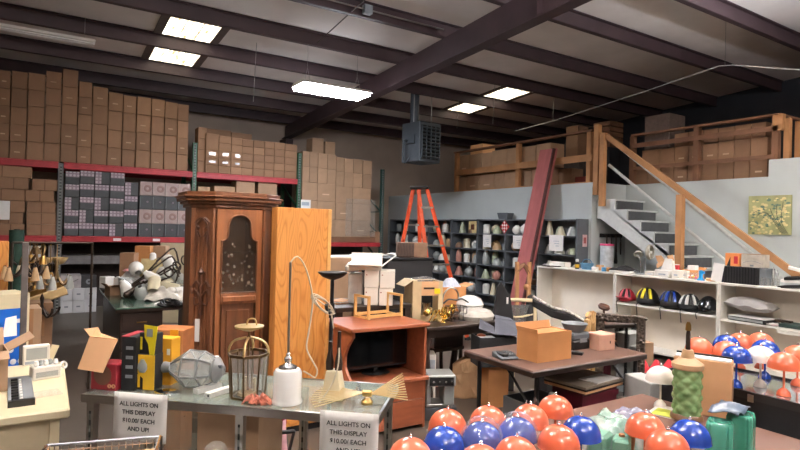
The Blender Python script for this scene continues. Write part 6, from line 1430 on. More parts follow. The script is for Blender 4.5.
rb = open_carton('storage_crate', 'gray crate holding red and green cloths behind the white mushroom lamp', 'crate', (q.x, q.y, 0), -.5, .5, .3, q.z - .06, DGRAY, (), t=.012)
RED = M('red_cloth', (206, 44, 56), .7, noise=.1)
for k in range(3): mb = MB(); mb.grid(lambda a, b, k=k: (-.2 + .13 * k + .14 * a, -.1 + .2 * b, q.z - .1 + .12 * math.sin(PI * a) * math.sin(PI * b) + .02 * math.sin(12 * a + k)), 8, 8); mb.build('red_cloth', RED, rb, solid=.004)
mb = MB(); mb.grid(lambda a, b: (-.24 + .1 * a, -.14 + .2 * b, q.z - .1 + .06 * math.sin(PI * a) * math.sin(PI * b)), 6, 6); mb.build('green_cloth', M('teal_green_cloth', (24, 120, 96), .7), rb, solid=.004)

# ------------------------------------------------------------------ white shelf units along the stairs
WX, WD, WH = 6.9, .36, 1.1
CRM = M('off_white_shelf', (238, 228, 214), .55, noise=.05, scale=3)
def white_unit(label, y1, y0, mid):
    o = thing('white_bookcase', label, 'shelf', (WX, y0, 0))
    L_ = y1 - y0
    B(0, WD, 0, .025, 0, WH - .025).build('end_panel', WHITE, o, .002); B(0, WD, L_ - .025, L_, 0, WH - .025).build('end_panel', WHITE, o, .002)
    B(-.01, WD, .0005, L_ - .0005, WH - .025, WH).build('top', WHITE, o, .003); B(WD - .012, WD, .025, L_ - .025, 0, WH - .025).build('back_panel', CRM, o)
    for z in mid: B(.002, WD - .012, .025, L_ - .025, z - .025, z).build('shelf', WHITE, o, .002)
    return o
yA, yB_, yC = pX(537, 262, WX).y, pX(615, 270, WX).y, pX(719, 280, WX).y
white_unit('empty white bookcase beside the maroon plank', yA, yB_ + .003, (.1,))
white_unit('white bookcase with bicycle helmets on its shelf', yB_, yC + .003, (.1, .685))
white_unit('white bookcase at the right edge holding cushion and folders', yC, yC - 1.7, (.1, .665))
def wt(px, off=.12, z=WH + .0006):  # point on the white tops
    return Vector((WX + off, pX(px, 270, WX + off).y, z))
def thn(name, label, cat, px, off=.12, rz=0, z=None): return thing(name, label, cat, wt(px, off, z if z else WH + .0006), rz)
# stains on the empty unit's back
for k in range(0): pass
# helmets
def helmet(label, px, mats, rz, sc=1.0, ty=0):
    o = thing('bicycle_helmet', label, 'helmet', (WX + .16, pX(px, 305, WX + .16).y, .687), rz)
    mb = MB()
    def f(a, b):
        th = a * 2 * PI; ph = b * PI / 2
        r = .13 * sc
        return (r * .88 * math.sin(ph) * math.cos(th), r * .82 * math.sin(ph) * math.sin(th), r * 1.3 * math.cos(ph) + .02 * abs(math.sin(th)) * (1 if b > .7 else 0) + .012)
    mb.grid(f, 24, 10); sh = mb.build('shell', mats[0], o, solid=.012)
    if ty != 2:
        for k in (-2, -1, 0, 1, 2):
            MB().tube([((.13 * sc * .88 + .003) * math.sin(t) * math.cos(k * .42) * -1, .13 * sc * .84 * math.sin(t) * math.sin(k * .42), .13 * 1.3 * sc * math.cos(t) + .015) for t in (.45, .7, .95, 1.2)], .017 * sc, 6).build('vent_rib', mats[1 + (k % 2 if len(mats) > 2 else 0)], sh)
    if ty == 1: MB().box((-.13 * sc, 0, .07), (.09, .15, .008), (0, .25, 0)).build('visor', mats[0], o)
    MB().tube([(-.09, .05, .035), (-.172, .06, .014), (-.182, .05, -.05), (-.184, .04, -.14 if ty != 2 else -.06)], .006, 5).build('strap', BLACK, o)
    return o
helmet('red bicycle helmet with black visor at the left end of the shelf', 627, (M('helmet_red', (176, 44, 60), .35), BLACK, M('helmet_pink', (214, 96, 116), .35)), .1, 1.05, 1)
helmet('black and yellow bicycle helmet, second from the left', 648, (BLACK, YELLOWB, BLACK), 0, 1.32)
helmet('blue and black bicycle helmet in the middle of the shelf', 672, (BLACK, BLUE, BLACK), 0, 1.32)
helmet('white-fronted black helmet right of the blue helmet', 690, (BLACK, WHITEPL, BLACK), .2, 1.2)
helmet('plain glossy black helmet at the right end of the shelf', 708.5, (M('gloss_black', (16, 17, 20), .12, coat=.5),), 0, 1.2, 2)
# items on top of the empty unit
o = thn('book', 'open white book on the left end of the empty bookcase top', 'book', 551, .1, 1.3); B(-.13, .13, -.1, .1, 0, .015).build('cover', BRONZE, o); mb = MB(); mb.grid(lambda a, b: (-.12 + .24 * a, -.09 + .18 * b, .018 + .02 * math.sin(2 * PI * a) ** 2), 12, 2); mb.build('page', PAPER, o, solid=.003)
o = thn('cardboard_box', 'low white box behind the open book on the bookcase top', 'box', 560, .24, 1.57); B(-.16, .16, -.07, .07, 0, .075).build('body', WHITE, o, .004); B(-.05, .06, -.072, -.07, .02, .05).build('paper_label', SH['gray'], o)
o = thn('bottle', 'small yellow and black bottle with white cap on the bookcase top', 'bottle', 577, .08); MB().lathe([(.03, 0), (.032, .01), (.032, .08), (.02, .1), (.016, .11)], 16).build('body', BLACK, o); MB().lathe([(.0325, .02), (.033, .021), (.033, .07), (.0325, .071)], 16).build('yellow_band', YELLOW, o); MB().lathe([(.02, .11), (.026, .12), (.024, .15), (0, .155)], 14).build('white_cap', WHITEPL, o)
o = thn('plastic_basket', 'light blue plastic basket on the bookcase top', 'basket', 587, .14); MB().shell([(.07, 0), (.09, .09), (.095, .095)], 20, t=.006, sy=1.2).build('basket_body', M('light_blue_plastic', (120, 176, 216), .4, alpha=.8), o); MB().tube([(0, -.1, .09), (0, -.05, .15), (0, .05, .15), (0, .1, .09)], .006, 6).build('handle', MATS['light_blue_plastic'], o)
for k, (px, off, w, h, mt, lb) in enumerate(((595, .12, .08, .05, PAPER, 'small white packet right of the light blue basket'), (600, .22, .1, .08, CARDL, 'small tan packet behind the white packet on the bookcase top'), (604, .08, .05, .06, M('sky_blue_tub', (80, 150, 200), .4), 'tiny blue tub at the right end of the empty bookcase'), (610, .14, .09, .06, CARDO, 'small orange-brown packet beside the black bag'))):
    o = MB().box((0, 0, h / 2), (w, .07, h)).build('packet', mt, None, .005); at(o, wt(px, off), 1.57 + .1 * k); tag(o, lb, 'packet')
# items on top of the helmet unit
o = thn('laptop_bag', 'black bag with pale base on the left end of the helmet bookcase', 'bag', 624, .16, 1.57)
mb = MB(); mb.grid(lambda a, b: (-.17 + .34 * a, -.12 + .24 * b, .035 + .1 * (math.sin(PI * min(1, a * 1.3)) ** .5 if a < .77 else math.sin(PI * 1) + .35) * math.sin(PI * b) ** .5 * (.3 + a * .9 if a < .8 else .8)), 14, 10); mb.build('bag_body', BLACKM, o, solid=.006); B(-.18, .17, -.12, .12, 0, .034).build('base', WHITEPL, o, .01)
o = thn('desk_lamp', 'gray gooseneck desk lamp with round head on the helmet bookcase', 'lamp', 640, .1, 1.57)
MB().lathe([(.06, 0), (.06, .015), (.02, .025)], 18).build('base', GRAY, o); MB().tube([(0, 0, .02), (-.01, 0, .12), (.0, 0, .22), (.03, -.01, .27)], .008, 6).build('gooseneck', CHROME, o); MB().shell([(.02, .05), (.05, .035), (.065, 0)], 18, (.05, -.03, .27), (.5, .5, 0), t=.005).build('head', M('beige_lamp_head', (170, 168, 156), .4), o)
MB().tube([(-.02, -.04, .02), (.08, -.06, .03), (.1, -.02, .04), (.03, .02, .03)], .012, 6).build('cord', DGRAY, o)
for k, (px, off, w, h, lb) in enumerate(((652, .1, .14, .06, 'low white box right of the gray desk lamp'), (664, .08, .2, .09, 'long white carton in the middle of the helmet bookcase top'), (678, .1, .1, .1, 'white carton below the orange flaps'), (686, .2, .1, .1, 'white carton behind the clear packet'))):
    o = MB().box((0, 0, h / 2), (w, .12, h)).build('white_carton', WHITE if k != 1 else PAPER, None, .004); at(o, wt(px, off), 1.57); tag(o, lb, 'box')
    B(-w * .3, w * .2, .0605, .0615, h * .3, h * .5).build('print_line', MATS['gray_print'], o)
o = thn('paper_cone', 'upright white tapered paper sleeve with orange cardboard flaps', 'packaging', 668, .2, 1.57)
mb = MB(); mb.prism([(-.12, .0), (.1, 0), (.07, .24), (-.03, .24)], -.03, .03, Matrix(((-1, 0, 0, 0), (0, 0, 1, 0), (0, 1, 0, 0), (0, 0, 0, 1)))); mb.build('sleeve', PAPER, o, .003)
MB().quad((.02, 0, .18), (.14, 0, .16), (.18, .02, .27), (.09, .02, .28), .005).build('orange_flap', CARDL, o); MB().quad((.02, .0, .17), (.15, .02, .1), (.16, .02, .16), (.04, 0, .22), .005).build('orange_flap', CARDL, o); MB().quad((-.09, .01, .22), (.0, .01, .2), (-.0, .03, .28), (-.08, .03, .3), .005).build('orange_flap', CARDL, o)
o = thn('red_packet', 'small red and white packet beside the newel post', 'packet', 676.5, .26, 1.57); B(-.03, .03, -.02, .02, 0, .17).build('body', PAPER, o); B(-.03, .03, -.0215, -.02, .1, .16).build('red_band', M('signal_red', (214, 50, 60), .5), o); B(-.031, .031, -.022, .021, .1, .16).build('red_label', MATS['signal_red'], o)
o = thn('clear_pack', 'clear plastic pack with colored sweets right of the newel post', 'package', 692, .1, 1.57); B(-.08, .08, -.05, .05, 0, .085).build('pack', SHEET, o, .006); 
for k in range(5): MB().lathe([(0, 0), (.016, .01), (.016, .02), (0, .03)], 8, (-.05 + .025 * k, -.01 + .02 * (k % 2), .01 + .01 * (k % 3))).build('contents', (PINK, YELLOW, WHITEPL, CORAL, PAPER)[k], o)
o = thn('cardboard_box', 'small open brown box behind the clear pack', 'box', 693, .27, 1.57); B(-.11, .11, -.07, .07, 0, .11).build('body', CARDO, o, .004); MB().quad((-.11, -.07, .11), (.0, -.07, .11), (-.02, -.12, .15), (-.12, -.12, .14), .004).build('flap', CARDO, o); MB().quad((.0, .06, .11), (.12, .05, .11), (.15, .05, .05), (.05, .07, .06), .004).build('flap', CARDO, o); B(-.05, .05, -.04, .04, .1105, .17).build('white_cup_box', WHITEPL, o)
o = thn('spray_bottle', 'bright blue plastic hook-shaped bottle on the helmet bookcase', 'bottle', 701, .06, 1.57)
CY_ = M('cyan_plastic', (36, 150, 220), .35); MB().lathe([(.045, 0), (.045, .012), (.03, .02), (.022, .05), (.026, .1), (.024, .125), (0, .13)], 14).build('body', CY_, o); MB().box((-.02, 0, .1), (.05, .03, .03)).build('spout', CY_, o)
o = thn('paper_roll', 'small kraft roll at the right end of the helmet bookcase', 'roll', 711, .05, 1.57); MB().lathe([(.016, -.05), (.02, -.05), (.02, .05), (.016, .05)], 14, (0, 0, .021), (0, PI / 2, 0)).build('roll_body', CARDL, o)
o = thing('price_card', 'white price sheet leaning over the joint of the two white bookcases', 'sheet', wt(716, .02), 1.57, tilt=(-.08, .12, 1.57 + PI)); MB().box((0, 0, .12), (.13, .004, .22)).build('sheet', PAPER, o); MB().box((0, .003, .11), (.08, .002, .05)).build('gray_print', MATS['gray_print'], o)
o = MB().lathe([(.016, 0), (.018, .02), (.018, .2), (.012, .22), (0, .225)], 12).build('marker_bottle', M('dark_blue_tube', (40, 52, 84), .4)); at(o, wt(722, .1, WH + .12)); o.location.z = WH + .0006; tag(o, 'dark blue tube standing behind the white price sheet', 'tube')
# items on top of the right unit
y0_, y1_ = pX(757, 275, WX + .06).y, pX(723, 275, WX + .06).y
ck = thing('black_crate', 'black ribbed crate on the right white bookcase', 'crate', (WX + .06, (y0_ + y1_) / 2, WH + .0006), 0)
cw2 = (y1_ - y0_) / 2
B(0, .26, -cw2, cw2, 0, .2).build('body', BLACKM, ck, .006)
for k in range(12): y = -cw2 + (k + .5) * 2 * cw2 / 12; B(-.006, 0, y - .008, y + .008, .01, .19).build('rib', BLACK, ck)
B(.05, .25, -cw2 - .08, -cw2 - .001, .0, .195).build('gray_insert', DGRAY, ck, .004)
ya, yb2 = pX(740, 258, WX + .16).y, pX(726, 258, WX + .16).y
o = thing('orange_carton', 'orange printed carton on the black crate, left of the beige one', 'box', (WX + .14, (ya + yb2) / 2, WH + .202)); hw = (yb2 - ya) / 2
B(0, .14, -hw, hw, 0, .155).build('body', M('orange_print', (232, 146, 84), .5, noise=.06), o, .004); mb = MB(); mb.prism([(-hw + .1, .0), (hw - .02, .0), (-hw + .1, .11)], .0005, .003, Matrix(((0, 0, -1, 0), (1, 0, 0, 0), (0, 1, 0, 0), (0, 0, 0, 1)))); mb.build('dark_triangle', INK, o); B(-.003, -.0005, -hw + .015, -hw + .06, .03, .12).build('red_emblem', MATS['signal_red'], o)
ya, yb2 = pX(764, 258, WX + .16).y, pX(741, 258, WX + .16).y
o = thing('beige_carton', 'beige carton with arched line on the black crate', 'box', (WX + .14, (ya + yb2) / 2 - .005, WH + .202)); hw = (yb2 - ya) / 2 - .006
B(0, .16, -hw, hw, 0, .15).build('body', M('beige_gray_carton', (196, 186, 172), .6), o, .004); MB().tube([(-.002, -hw * .8, .05), (-.002, 0, .075), (-.002, hw * .8, .05)], .003, 5).build('arc_print', GRAY, o); B(-.002, 0, -.02, .02, .01, .03).build('mark', GRAY, o)
B(-.0, .16, -hw - .0, hw, .1505, .156).build('lid_edge', CARD2, o)
tb_ = thing('tube_set', 'row of clear plastic tubes in front of the beige carton', 'tubes', (WX + .06, pX(769, 280, WX).y, WH + .0006))
for k in range(6): MB().lathe([(.012, 0), (.014, .01), (.013, .09), (.015, .1)], 10, (-.03, .09 - .035 * k, 0)).build('clear_tube', SMOKE, tb_)
B(-.045, .0, -.11, .11, .0, .006).build('tray', WHITEPL, tb_)
for k, (px, hh) in enumerate(((773.5, .22), (777.5, .19))): o = MB().lathe([(.014, 0), (.014, hh * .8), (.006, hh * .85), (.006, hh)], 10).build('tube', STEEL if k == 0 else SH['gray']); at(o, wt(px, .2)); tag(o, ['tall gray pen tube right of the clear tubes', 'shorter gray tube beside the papers at right'][k], 'tube')
o = thing('binder_stack', 'leaning stack of white binders and papers at the right edge', 'binders', (WX + .15, pX(796, 270, WX + .1).y, WH + .0006), .1)
for k in range(4): MB().box((.0 + .01 * k, -.05 - .02 * k, .03 + .05 * k), (.24, .42, .03), (.12 * (k - 1) * (1 if k != 2 else -1), 0, .1 * k)).build('binder', BLACKM if k in (0, 2) else PAPER, o, .003)
# shelf contents of the right unit
y_ = pX(749, 305, WX + .12).y
pl = thing('cushion', 'gray-white folded cushion on the shelf of the right bookcase', 'cushion', (WX + .17, y_, .74), 0)
mb = MB()
def cush(a, b, s): u = 2 * a - 1; v = 2 * b - 1; e = (max(0, 1 - abs(u) ** 3) * max(0, 1 - abs(v) ** 4)) ** .6; return (.15 * v, .25 * u, .11 + s * .085 * e + .01 * math.sin(7 * u + 4 * v) + .015 * u)
mb.grid(lambda a, b: cush(a, b, 1), 20, 12); mb.grid(lambda a, b: cush(a, b, -.7), 20, 12); mb.build('cover', M('gray_white_cloth', (176, 172, 170), .85, noise=.1, scale=6, bump=.3), pl)
o = thing('lever_file', 'black box file lying under the cushion', 'file', (WX + .15, y_ - .02, .6665), -.08); B(-.14, .15, -.23, .2, 0, .05).build('case', BLACK, o, .004); B(-.142, -.14, -.2, .2, .012, .04).build('spine_label', SH['gray'], o); B(-.14, .15, -.23, .2, .0505, .06).build('white_sheet', PAPER, o)
yq = pX(778, 318, WX + .12).y
o = thing('paper_pile', 'spread of white and pink papers on the right bookcase shelf', 'papers', (WX + .12, yq, .6665))
for k in range(4): MB().box((.0, -.1 + .08 * k, .004 + .005 * k), (.18, .14, .004), (0, 0, .3 * k)).build('sheet', (PAPER, M('pink_sheet', (220, 180, 186), .8), PAPER, WHITEPL)[k], o)
o = MB().box((0, 0, .02), (.06, .18, .03)).build('dark_case', BRONZE, None, .004); at(o, (WX + .2, yq - .02, .69)); tag(o, 'narrow dark case lying on the spread papers', 'case')
o = MB().box((0, 0, .02), (.26, .3, .04)).build('green_folder', M('dark_green_card', (40, 58, 54), .6), None, .004); at(o, (WX + .15, pX(797, 322, WX + .1).y, .6665)); tag(o, 'dark green folder at the right end of the shelf', 'folder')
ws = B(-.03, .01, pX(800, 330, WX).y - .2, pX(778, 330, WX).y, -.035, 0).build('shelf_edge_strip', WHITE); ws.location = (WX, 0, .638); tag(ws, 'loose white edge strip hanging from the right bookcase shelf', 'strip')

# ------------------------------------------------------------------ brown table in the foreground
FZ = .68
fx = thing('brown_table', 'brown laminate table in the foreground carrying the mushroom lamps', 'table', (1.25, .6, 0))
B(0, 1.86, 0, 1.5, FZ - .03, FZ).build('top', M('foreground_table_top', (112, 80, 66), .5, noise=.1, scale=4), fx, .004); B(-.003, 1.863, -.003, 1.503, FZ - .06, FZ - .0305).build('edge_band', DARKWOOD, fx)
for x in (.06, 1.8):
    for y in (.06, 1.44): B(x - .02, x + .02, y - .02, y + .02, 0, FZ - .06).build('leg', BLACK, fx)
LH, LR_ = .245, .079
LPROTO = {}
LAMPM = {'coral': CORAL, 'blue': BLUE, 'white': M('white_enamel', (236, 230, 222), .28, noise=.02, coat=.3)}
def mushroom(colr, label, loc, grp, rz=0, tilt=None):
    if colr in LPROTO: o = copy_thing(LPROTO[colr], label, loc, rz, grp)
    else:
        o = thing('mushroom_lamp', label, 'lamp', loc, rz, grp); m = LAMPM[colr]
        prof = [(LR_ * math.cos(t * PI / 2 / 12), LH - .012 - LR_ + LR_ * .98 * math.sin(t * PI / 2 / 12)) for t in range(0, 12)] + [(.004, LH - .0135)]
        d_ = MB().shell([(LR_ + .002, LH - .015 - LR_ - .004)] + prof, 36, t=.003).build('dome_shade', m, o)
        MB().lathe([(.007, LH - .016), (.007, LH - .008), (.003, LH - .006), (.004, LH), (.0, LH + .002)], 12).build('finial', CHROME, o)
        MB().lathe([(.034, 0), (.034, .003), (.03, .02), (.018, .034), (.007, .042)], 28).build('base', m, o)
        MB().cyl((0, 0, .04), (0, 0, LH - .018), .0055, n=12).build('stem', m if colr != 'blue' else BLUE, o)
        LPROTO[colr] = o
    if tilt: o.rotation_euler = tilt
    return o
def on_top(px, py, z): p = pz(px, py, z + LH); return Vector((p.x, p.y, z + .0006))
G1 = 'mushroom lamps on the brown table'
LL = (('coral', 448, 406, 'coral mushroom lamp at the back left, behind the unwrapped blue lamp'), ('blue', 444.5, 423, 'blue mushroom lamp standing alone without wrapping at the left end'), ('coral', 411, 434.5, 'coral mushroom lamp leftmost in the foreground row'),
                         ('coral', 489, 403, 'coral mushroom lamp behind the left film-wrapped blue lamp'), ('blue', 483, 418.5, 'blue mushroom lamp wrapped in clear film, left of two'), ('coral', 530.5, 401.5, 'coral mushroom lamp with plastic film at its right shoulder'),
                         ('blue', 517, 414, 'blue mushroom lamp wrapped in clear film, right of two'), ('coral', 556, 392.5, 'coral mushroom lamp standing farthest back in front of the gray bin'), ('coral', 513, 434.5, 'coral mushroom lamp low in front of the right wrapped blue lamp'),
                         ('coral', 560, 421, 'coral mushroom lamp overlapping the bare blue lamp beside the green glass'), ('blue', 580, 413.5, 'blue mushroom lamp next to the film-wrapped green glass'), ('coral', 646.5, 410, 'coral mushroom lamp behind another coral one near the green ceramic base'),
                         ('coral', 668, 426.5, 'coral mushroom lamp in front, left of the blue lamp by the green ceramic base'), ('blue', 689.5, 416.5, 'blue mushroom lamp in front of the green ceramic lamp base'), ('coral', 483, 441, 'coral mushroom lamp cut by the lower edge below the left wrapped blue lamp'), ('blue', 444, 449, 'blue mushroom lamp of which only the crown shows at the lower edge'))
def relax(pts, rad, n=60, dims=2, zmin=None):
    for _ in range(n):
        for i in range(len(pts)):
            for j in range(i + 1, len(pts)):
                d = pts[j] - pts[i]
                if dims == 2: d.z = 0
                L_ = d.length; m = rad[i] + rad[j]
                if 1e-6 < L_ < m:
                    s = d * ((m - L_) / L_ / 2); pts[i] -= s; pts[j] += s
        if zmin is not None:
            for k, p in enumerate(pts): p.z = max(p.z, zmin + rad[k])
    return pts
LPOS = relax([on_top(px, py, FZ) for colr, px, py, lb in LL], [.082] * len(LL))
for (colr, px, py, lb), p in zip(LL, LPOS): mushroom(colr, lb, p, G1, random.uniform(0, 6))
p = pz(660, 407, FZ); 
mushroom('white', 'single white mushroom lamp left of the green ceramic lamp base', Vector((min(p.x, 4.0), min(p.y, 2.06), FZ + .0006)), G1)
# films over two blue lamps and one coral
for k, (px, py, sx, lb) in enumerate(((483, 418.5, .1, 'clear crinkled film over the left wrapped blue lamp'), (517, 414, .1, 'clear crinkled film over the right wrapped blue lamp'), (541, 409, .075, 'pinkish clear film hanging right of the back coral lamp'))):
    c = LPOS[(4, 6, 5)[k]].copy()
    rg = random.Random(30 + k); ph = [rg.uniform(0, 6) for _ in range(5)]
    def fm(a, b, ph=ph, sx=sx, k=k):
        th = a * 2 * PI; s = b * 1.9
        r = (LR_ + .007) * math.sin(min(s, PI / 2)) * (1 + .0) + max(0, s - PI / 2) * .03
        w = 1 + .05 * math.sin(5 * th + ph[0] + 3 * s) * b + .05 * math.sin(9 * th + ph[1]) * b * b + .02 * math.sin(14 * th + 8 * s + ph[2])
        z = LH - .015 - LR_ + (LR_ + .022) * math.cos(min(s, PI / 2)) - max(0, s - PI / 2) * .16
        return (r * max(w, 1.0 if b < .8 else .95) , r * max(w, .97) * 0 + r * max(w, 1.0) * 0 + 0, z) if False else (r * max(w, .99) * math.cos(th), r * max(w, .99) * math.sin(th), z + .004 * math.sin(11 * th + 5 * s))
    if k < 2: mb = MB(); mb.grid(fm, 40, 14, smooth=False)
    else: mb = MB(); mb.grid(lambda a, b: (.075 * (a - .2) + .01 * math.sin(9 * b), .05 * math.sin(2.5 * a) + .012 * math.sin(14 * b + 5 * a), .03 + .2 * b + .015 * math.sin(8 * a)), 10, 12, smooth=False)
    o = mb.build('plastic_film', SHEET); at(o, c + Vector((0, 0, .0)) ); tag(o, lb, 'plastic film')
# green glazed ceramic lamp base
p = pz(686.5, 419.5, FZ)
gc = thing('table_lamp', 'tall green glazed ceramic lamp base with tan shoulders and brass neck', 'lamp', (p.x, p.y, FZ + .0006), 0); gc.scale = (.94, .94, 1)
TAN = M('tan_glaze', (196, 160, 120), .4, noise=.1)
def dimple(a, b):
    th = a * 2 * PI; z = .035 + .235 * b
    r = .069 + .011 * abs(math.sin(th * 3 + b * 4 * PI)) * abs(math.sin(th * 3 - b * 4 * PI))
    return (r * math.cos(th), r * math.sin(th), z)
mb = MB(); mb.grid(dimple, 64, 40); mb.build('dimpled_body', GREENC, gc)
MB().lathe([(.0, 0), (.072, 0), (.086, .008), (.084, .025), (.074, .036)], 32).build('foot', M('brown_glaze', (128, 92, 62), .35, noise=.12), gc); MB().lathe([(.074, .268), (.083, .276), (.083, .298), (.06, .312), (.035, .328), (.034, .345), (.026, .37)], 32).build('shoulder', TAN, gc)
MB().lathe([(.013, .37), (.012, .45), (.009, .47)], 14).build('dark_neck', BRONZE, gc); MB().lathe([(.014, .47), (.016, .475), (.014, .5), (.008, .515)], 14).build('socket', BRASS, gc)
# tan carton behind it
a = pz(703, 416, FZ); b = pz(741, 409, FZ)
o = thing('cardboard_box', 'tall tan carton with open top right of the green ceramic lamp base', 'box', (0, 0, FZ + .0006), R(-67)); e_ = pd(731, 412, 2.97); o.location = (e_.x - .14 * math.cos(R(-67)), e_.y - .14 * math.sin(R(-67)), FZ + .0006)
B(-.14, .14, -.005, .12, 0, .3).build('body', CARDL, o, .004); MB().lathe([(0, 0), (.016, 0), (0, .001)], 14, (-.1, -.0055, .24), (PI / 2, 0, 0)).build('yellow_dot', YELLOWB, o); B(-.14, .14, .09, .1, .3005, .315).build('black_edge', BLACK, o); B(.1405, .143, .02, .1, .09, .2).build('print_panel', CARD, o)
MB().box((0, .04, .304), (.27, .08, .006)).build('white_liner', PAPER, o)
# ribbed aqua glass shades in front right
def ribbed(label, px, py, w, d, h, rz, grp='aqua glass'):
    p = pz(px, py, FZ + h); o = thing('glass_shade_block', label, 'glass shade', (p.x, p.y, FZ + .0006), rz); o.name = 'aqua_glass_vase'
    N_ = 72
    def f(a, b):
        th = a * 2 * PI; c, s = math.cos(th), math.sin(th); e = .35
        x = math.copysign(abs(c) ** e, c) * w / 2; y = math.copysign(abs(s) ** e, s) * d / 2
        rb = 1 + .12 * abs(math.sin(th * 8)); z = h * b; t = 1 if b < .85 else math.sqrt(max(0, 1 - ((b - .85) / .15) ** 2)) * .12 + .88
        return (x * rb * t, y * rb * t, z)
    mb = MB(); mb.grid(f, 160, 12); mb.build('ribbed_body', AQUA, o, solid=.004)
    mb = MB(); mb.lathe([(.02, h - .006), (w * .42, h - .006), (w * .42, h)], 24, sy=d / w); mb.build('rim', AQUA, o)
    return o
ribbed('ribbed aqua glass vase right of the blue lamp, left of two', 720, 421, .1, .09, .17, .4)
ribbed('ribbed aqua glass vase with gray bag on top, nearest the black display cabinet', 741, 413, .11, .09, .19, .3)
p = pz(722, 412, FZ + .2)
mb = MB(); mb.grid(lambda a, b: (-.09 + .18 * a, -.06 + .12 * b, .015 + .02 * math.sin(PI * a) * math.sin(PI * b) + .01 * math.sin(9 * a + 5 * b)), 12, 8); o = mb.build('gray_bag', M('blue_gray_plastic', (92, 106, 124), .35, noise=.2, scale=9), solid=.003); at(o, (p.x + .06, p.y + .0, FZ + .19), .2); tag(o, 'flat blue-gray plastic bag lying on the aqua glass vases', 'bag')
# film wrapped green glass between the lamps
GGL = M('green_glass_pack', (132, 184, 160), .3, noise=.22, scale=9)
for k, (px, py, w, h, lb) in enumerate(((600, 432, .1, .13, 'green glass block wrapped in clear film, left one'), (622, 437, .09, .12, 'green glass block wrapped in clear film, right one'))):
    p = pz(px, py, FZ + h); o = MB().box((0, 0, h / 2), (w, w * .8, h)).build('green_glass_block', GGL, None, .012); at(o, (p.x, p.y, FZ + .0006), .3 + .3 * k); tag(o, lb, 'glass block')
p = pz(603, 420, FZ + .13); rg = random.Random(77); phs = [rg.uniform(0, 6) for _ in range(6)]
WRAP = M('milky_film', (222, 232, 230), .2, scale=11, rgb2=(120, 176, 154), alpha=.72, coat=.6)
def wrapf(w, d, h, ph):
    return lambda a, b: (w * (a - .5) * 1.0, d * (b - .5), h * (min(1, 4 * a, 4 * (1 - a)) ** .5) * (min(1, 4 * b, 4 * (1 - b)) ** .5) + .009 * math.sin(13 * a + 8 * b + ph) + .006 * math.sin(19 * b - 7 * a + ph) + .003 * math.sin(41 * a + 37 * b))
mb = MB(); mb.grid(wrapf(.36, .26, .125, phs[0]), 40, 30); o = mb.build('plastic_wrap', WRAP); at(o, (p.x + .02, p.y - .02, FZ + .015), .2); tag(o, 'crinkled clear plastic wrap over the green glass blocks', 'plastic film')
p = pz(628, 408, FZ + .12)
mb = MB(); mb.grid(wrapf(.26, .16, .085, phs[1]), 36, 26); o = mb.build('plastic_wrap', M('violet_film', (206, 206, 226), .2, scale=14, rgb2=(150, 150, 186), alpha=.6, coat=.6)); at(o, (p.x + .03, p.y + .0, FZ + .015), -.3); tag(o, 'violet-tinted crumpled plastic wrap behind the back coral lamp', 'plastic film')
for k, (px, py, lb) in enumerate(((622, 434, 'pale wooden lamp post piece under the coral lamp, left'), (632, 430, 'pale wooden lamp post piece behind the coral lamp, right'))):
    p = pz(px, py, FZ + .13); o = MB().lathe([(.014, 0), (.016, .02), (.011, .05), (.015, .09), (.012, .13)], 12).build('turned_post', LUMBER); at(o, (p.x, p.y, FZ + .0006)); tag(o, lb, 'wood piece')
p = pz(668, 411, FZ + .01)
o = thing('magazine', 'yellow-green and white magazine behind the front coral lamp', 'magazine', (p.x, min(p.y, 1.9), FZ + .0006), .3); B(-.1, .1, -.08, .08, 0, .006).build('pages', PAPER, o); B(-.1, .03, -.08, .06, .0062, .008).build('yellow_cover', M('lime_print', (214, 222, 90), .5), o)
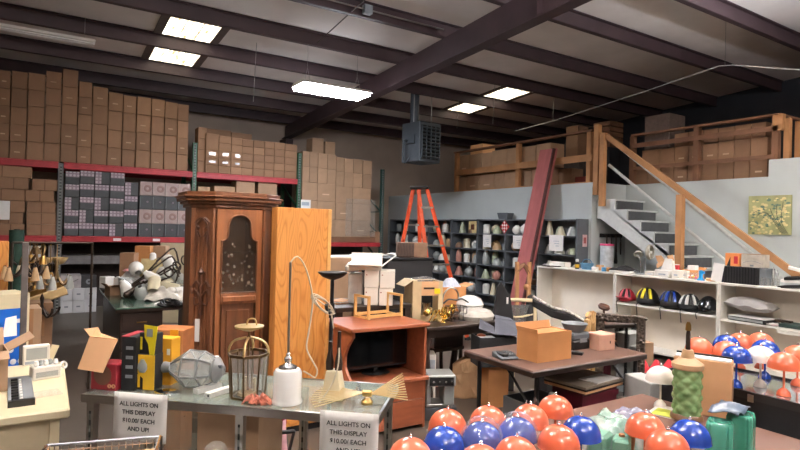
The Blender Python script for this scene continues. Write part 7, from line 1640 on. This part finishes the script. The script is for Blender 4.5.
# black display cabinet with mirror top and ten lamps
ZT = .805; xf = 3.24; Ly = 1.35
db = thing('display_cabinet', 'low black display cabinet with pale mirrored top holding mushroom lamps', 'cabinet', (xf, .72, 0), 0)
B(0, .52, 0, Ly, .03, ZT - .012).build('body', BLACKM, db, .004); B(.03, .5, .03, Ly - .03, 0, .0295).build('plinth', BLACK, db)
B(.012, .51, .012, Ly - .012, ZT - .0118, ZT - .0006).build('mirror_top', M('pale_mirror', (190, 198, 206), .12, .7, noise=.05), db)
B(-.006, .0118, 0, Ly, ZT - .03, ZT + .012).build('rim', BLACK, db); B(.5102, .526, 0, Ly, ZT - .0118, ZT + .012).build('rim', BLACK, db)
for yy in (0, Ly - .0118): B(.012, .51, yy, yy + .0118, ZT - .0118, ZT + .012).build('rim', BLACK, db)
for y in (.5, .8): B(-.01, -.006, y, y + .03, ZT - .04, ZT + .0).build('latch', STEEL, db)
B(-.004, -.0005, .0, Ly, .35, .36).build('seam_line', GRAY, db)
G2 = 'mushroom lamps on the black display cabinet'
L2 = []
for colr, px, py, lb in (('coral', 705.5, 336, 'coral lamp leftmost on the display cabinet, above the tan carton'), ('coral', 720.5, 338, 'coral lamp second on the display cabinet, touching the leftmost coral'), ('blue', 727, 332.5, 'blue lamp at the back left of the display cabinet between corals'), ('coral', 740.5, 331, 'coral lamp at the back of the display cabinet left of the farthest coral'),
                         ('coral', 761, 330.5, 'coral lamp at the back of the display cabinet behind the white lamp'), ('blue', 733, 344, 'blue lamp at the front left corner of the display cabinet'), ('blue', 765.5, 337.5, 'blue lamp half hidden behind the white lamp'), ('white', 761, 343.5, 'white lamp standing in the middle of the display cabinet'),
                         ('coral', 784.5, 350, 'coral lamp at the front right of the display cabinet'), ('coral', 798, 343, 'coral lamp cut by the right edge of the photo')):
    L2.append((colr, lb, on_top(px, py, ZT)))
for (colr, lb, _), p in zip(L2, relax([q[2] for q in L2], [.074] * len(L2), 12)): p.x = max(p.x, xf + .085); mushroom(colr, lb, p, G2, random.uniform(0, 6))

heap = [o for o in bpy.data.objects if o.parent is None and o.name.split('.')[0] in ('glass_bowl', 'glass_globe') and o.location.y > 5]
hr_ = [(.1 if o.name.startswith('glass_bowl') else .085) for o in heap]
hp = relax([o.location.copy() for o in heap], hr_, 40, 3, TZ - .03)
for o, p in zip(heap, hp): o.location = p

# ------------------------------------------------------------------ world and view
w = bpy.data.worlds.new('world'); SC.world = w; w.use_nodes = True
w.node_tree.nodes['Background'].inputs['Color'].default_value = (.5, .6, .8, 1); w.node_tree.nodes['Background'].inputs['Strength'].default_value = .3
SC.view_settings.view_transform = 'Standard'; SC.view_settings.look = 'None'; SC.view_settings.gamma = 1; SC.view_settings.use_curve_mapping = False
SC.view_settings.exposure = 0.95
SC.cycles.use_denoising = True
SC.cycles.max_bounces = 8; SC.cycles.diffuse_bounces = 4; SC.cycles.transparent_max_bounces = 12
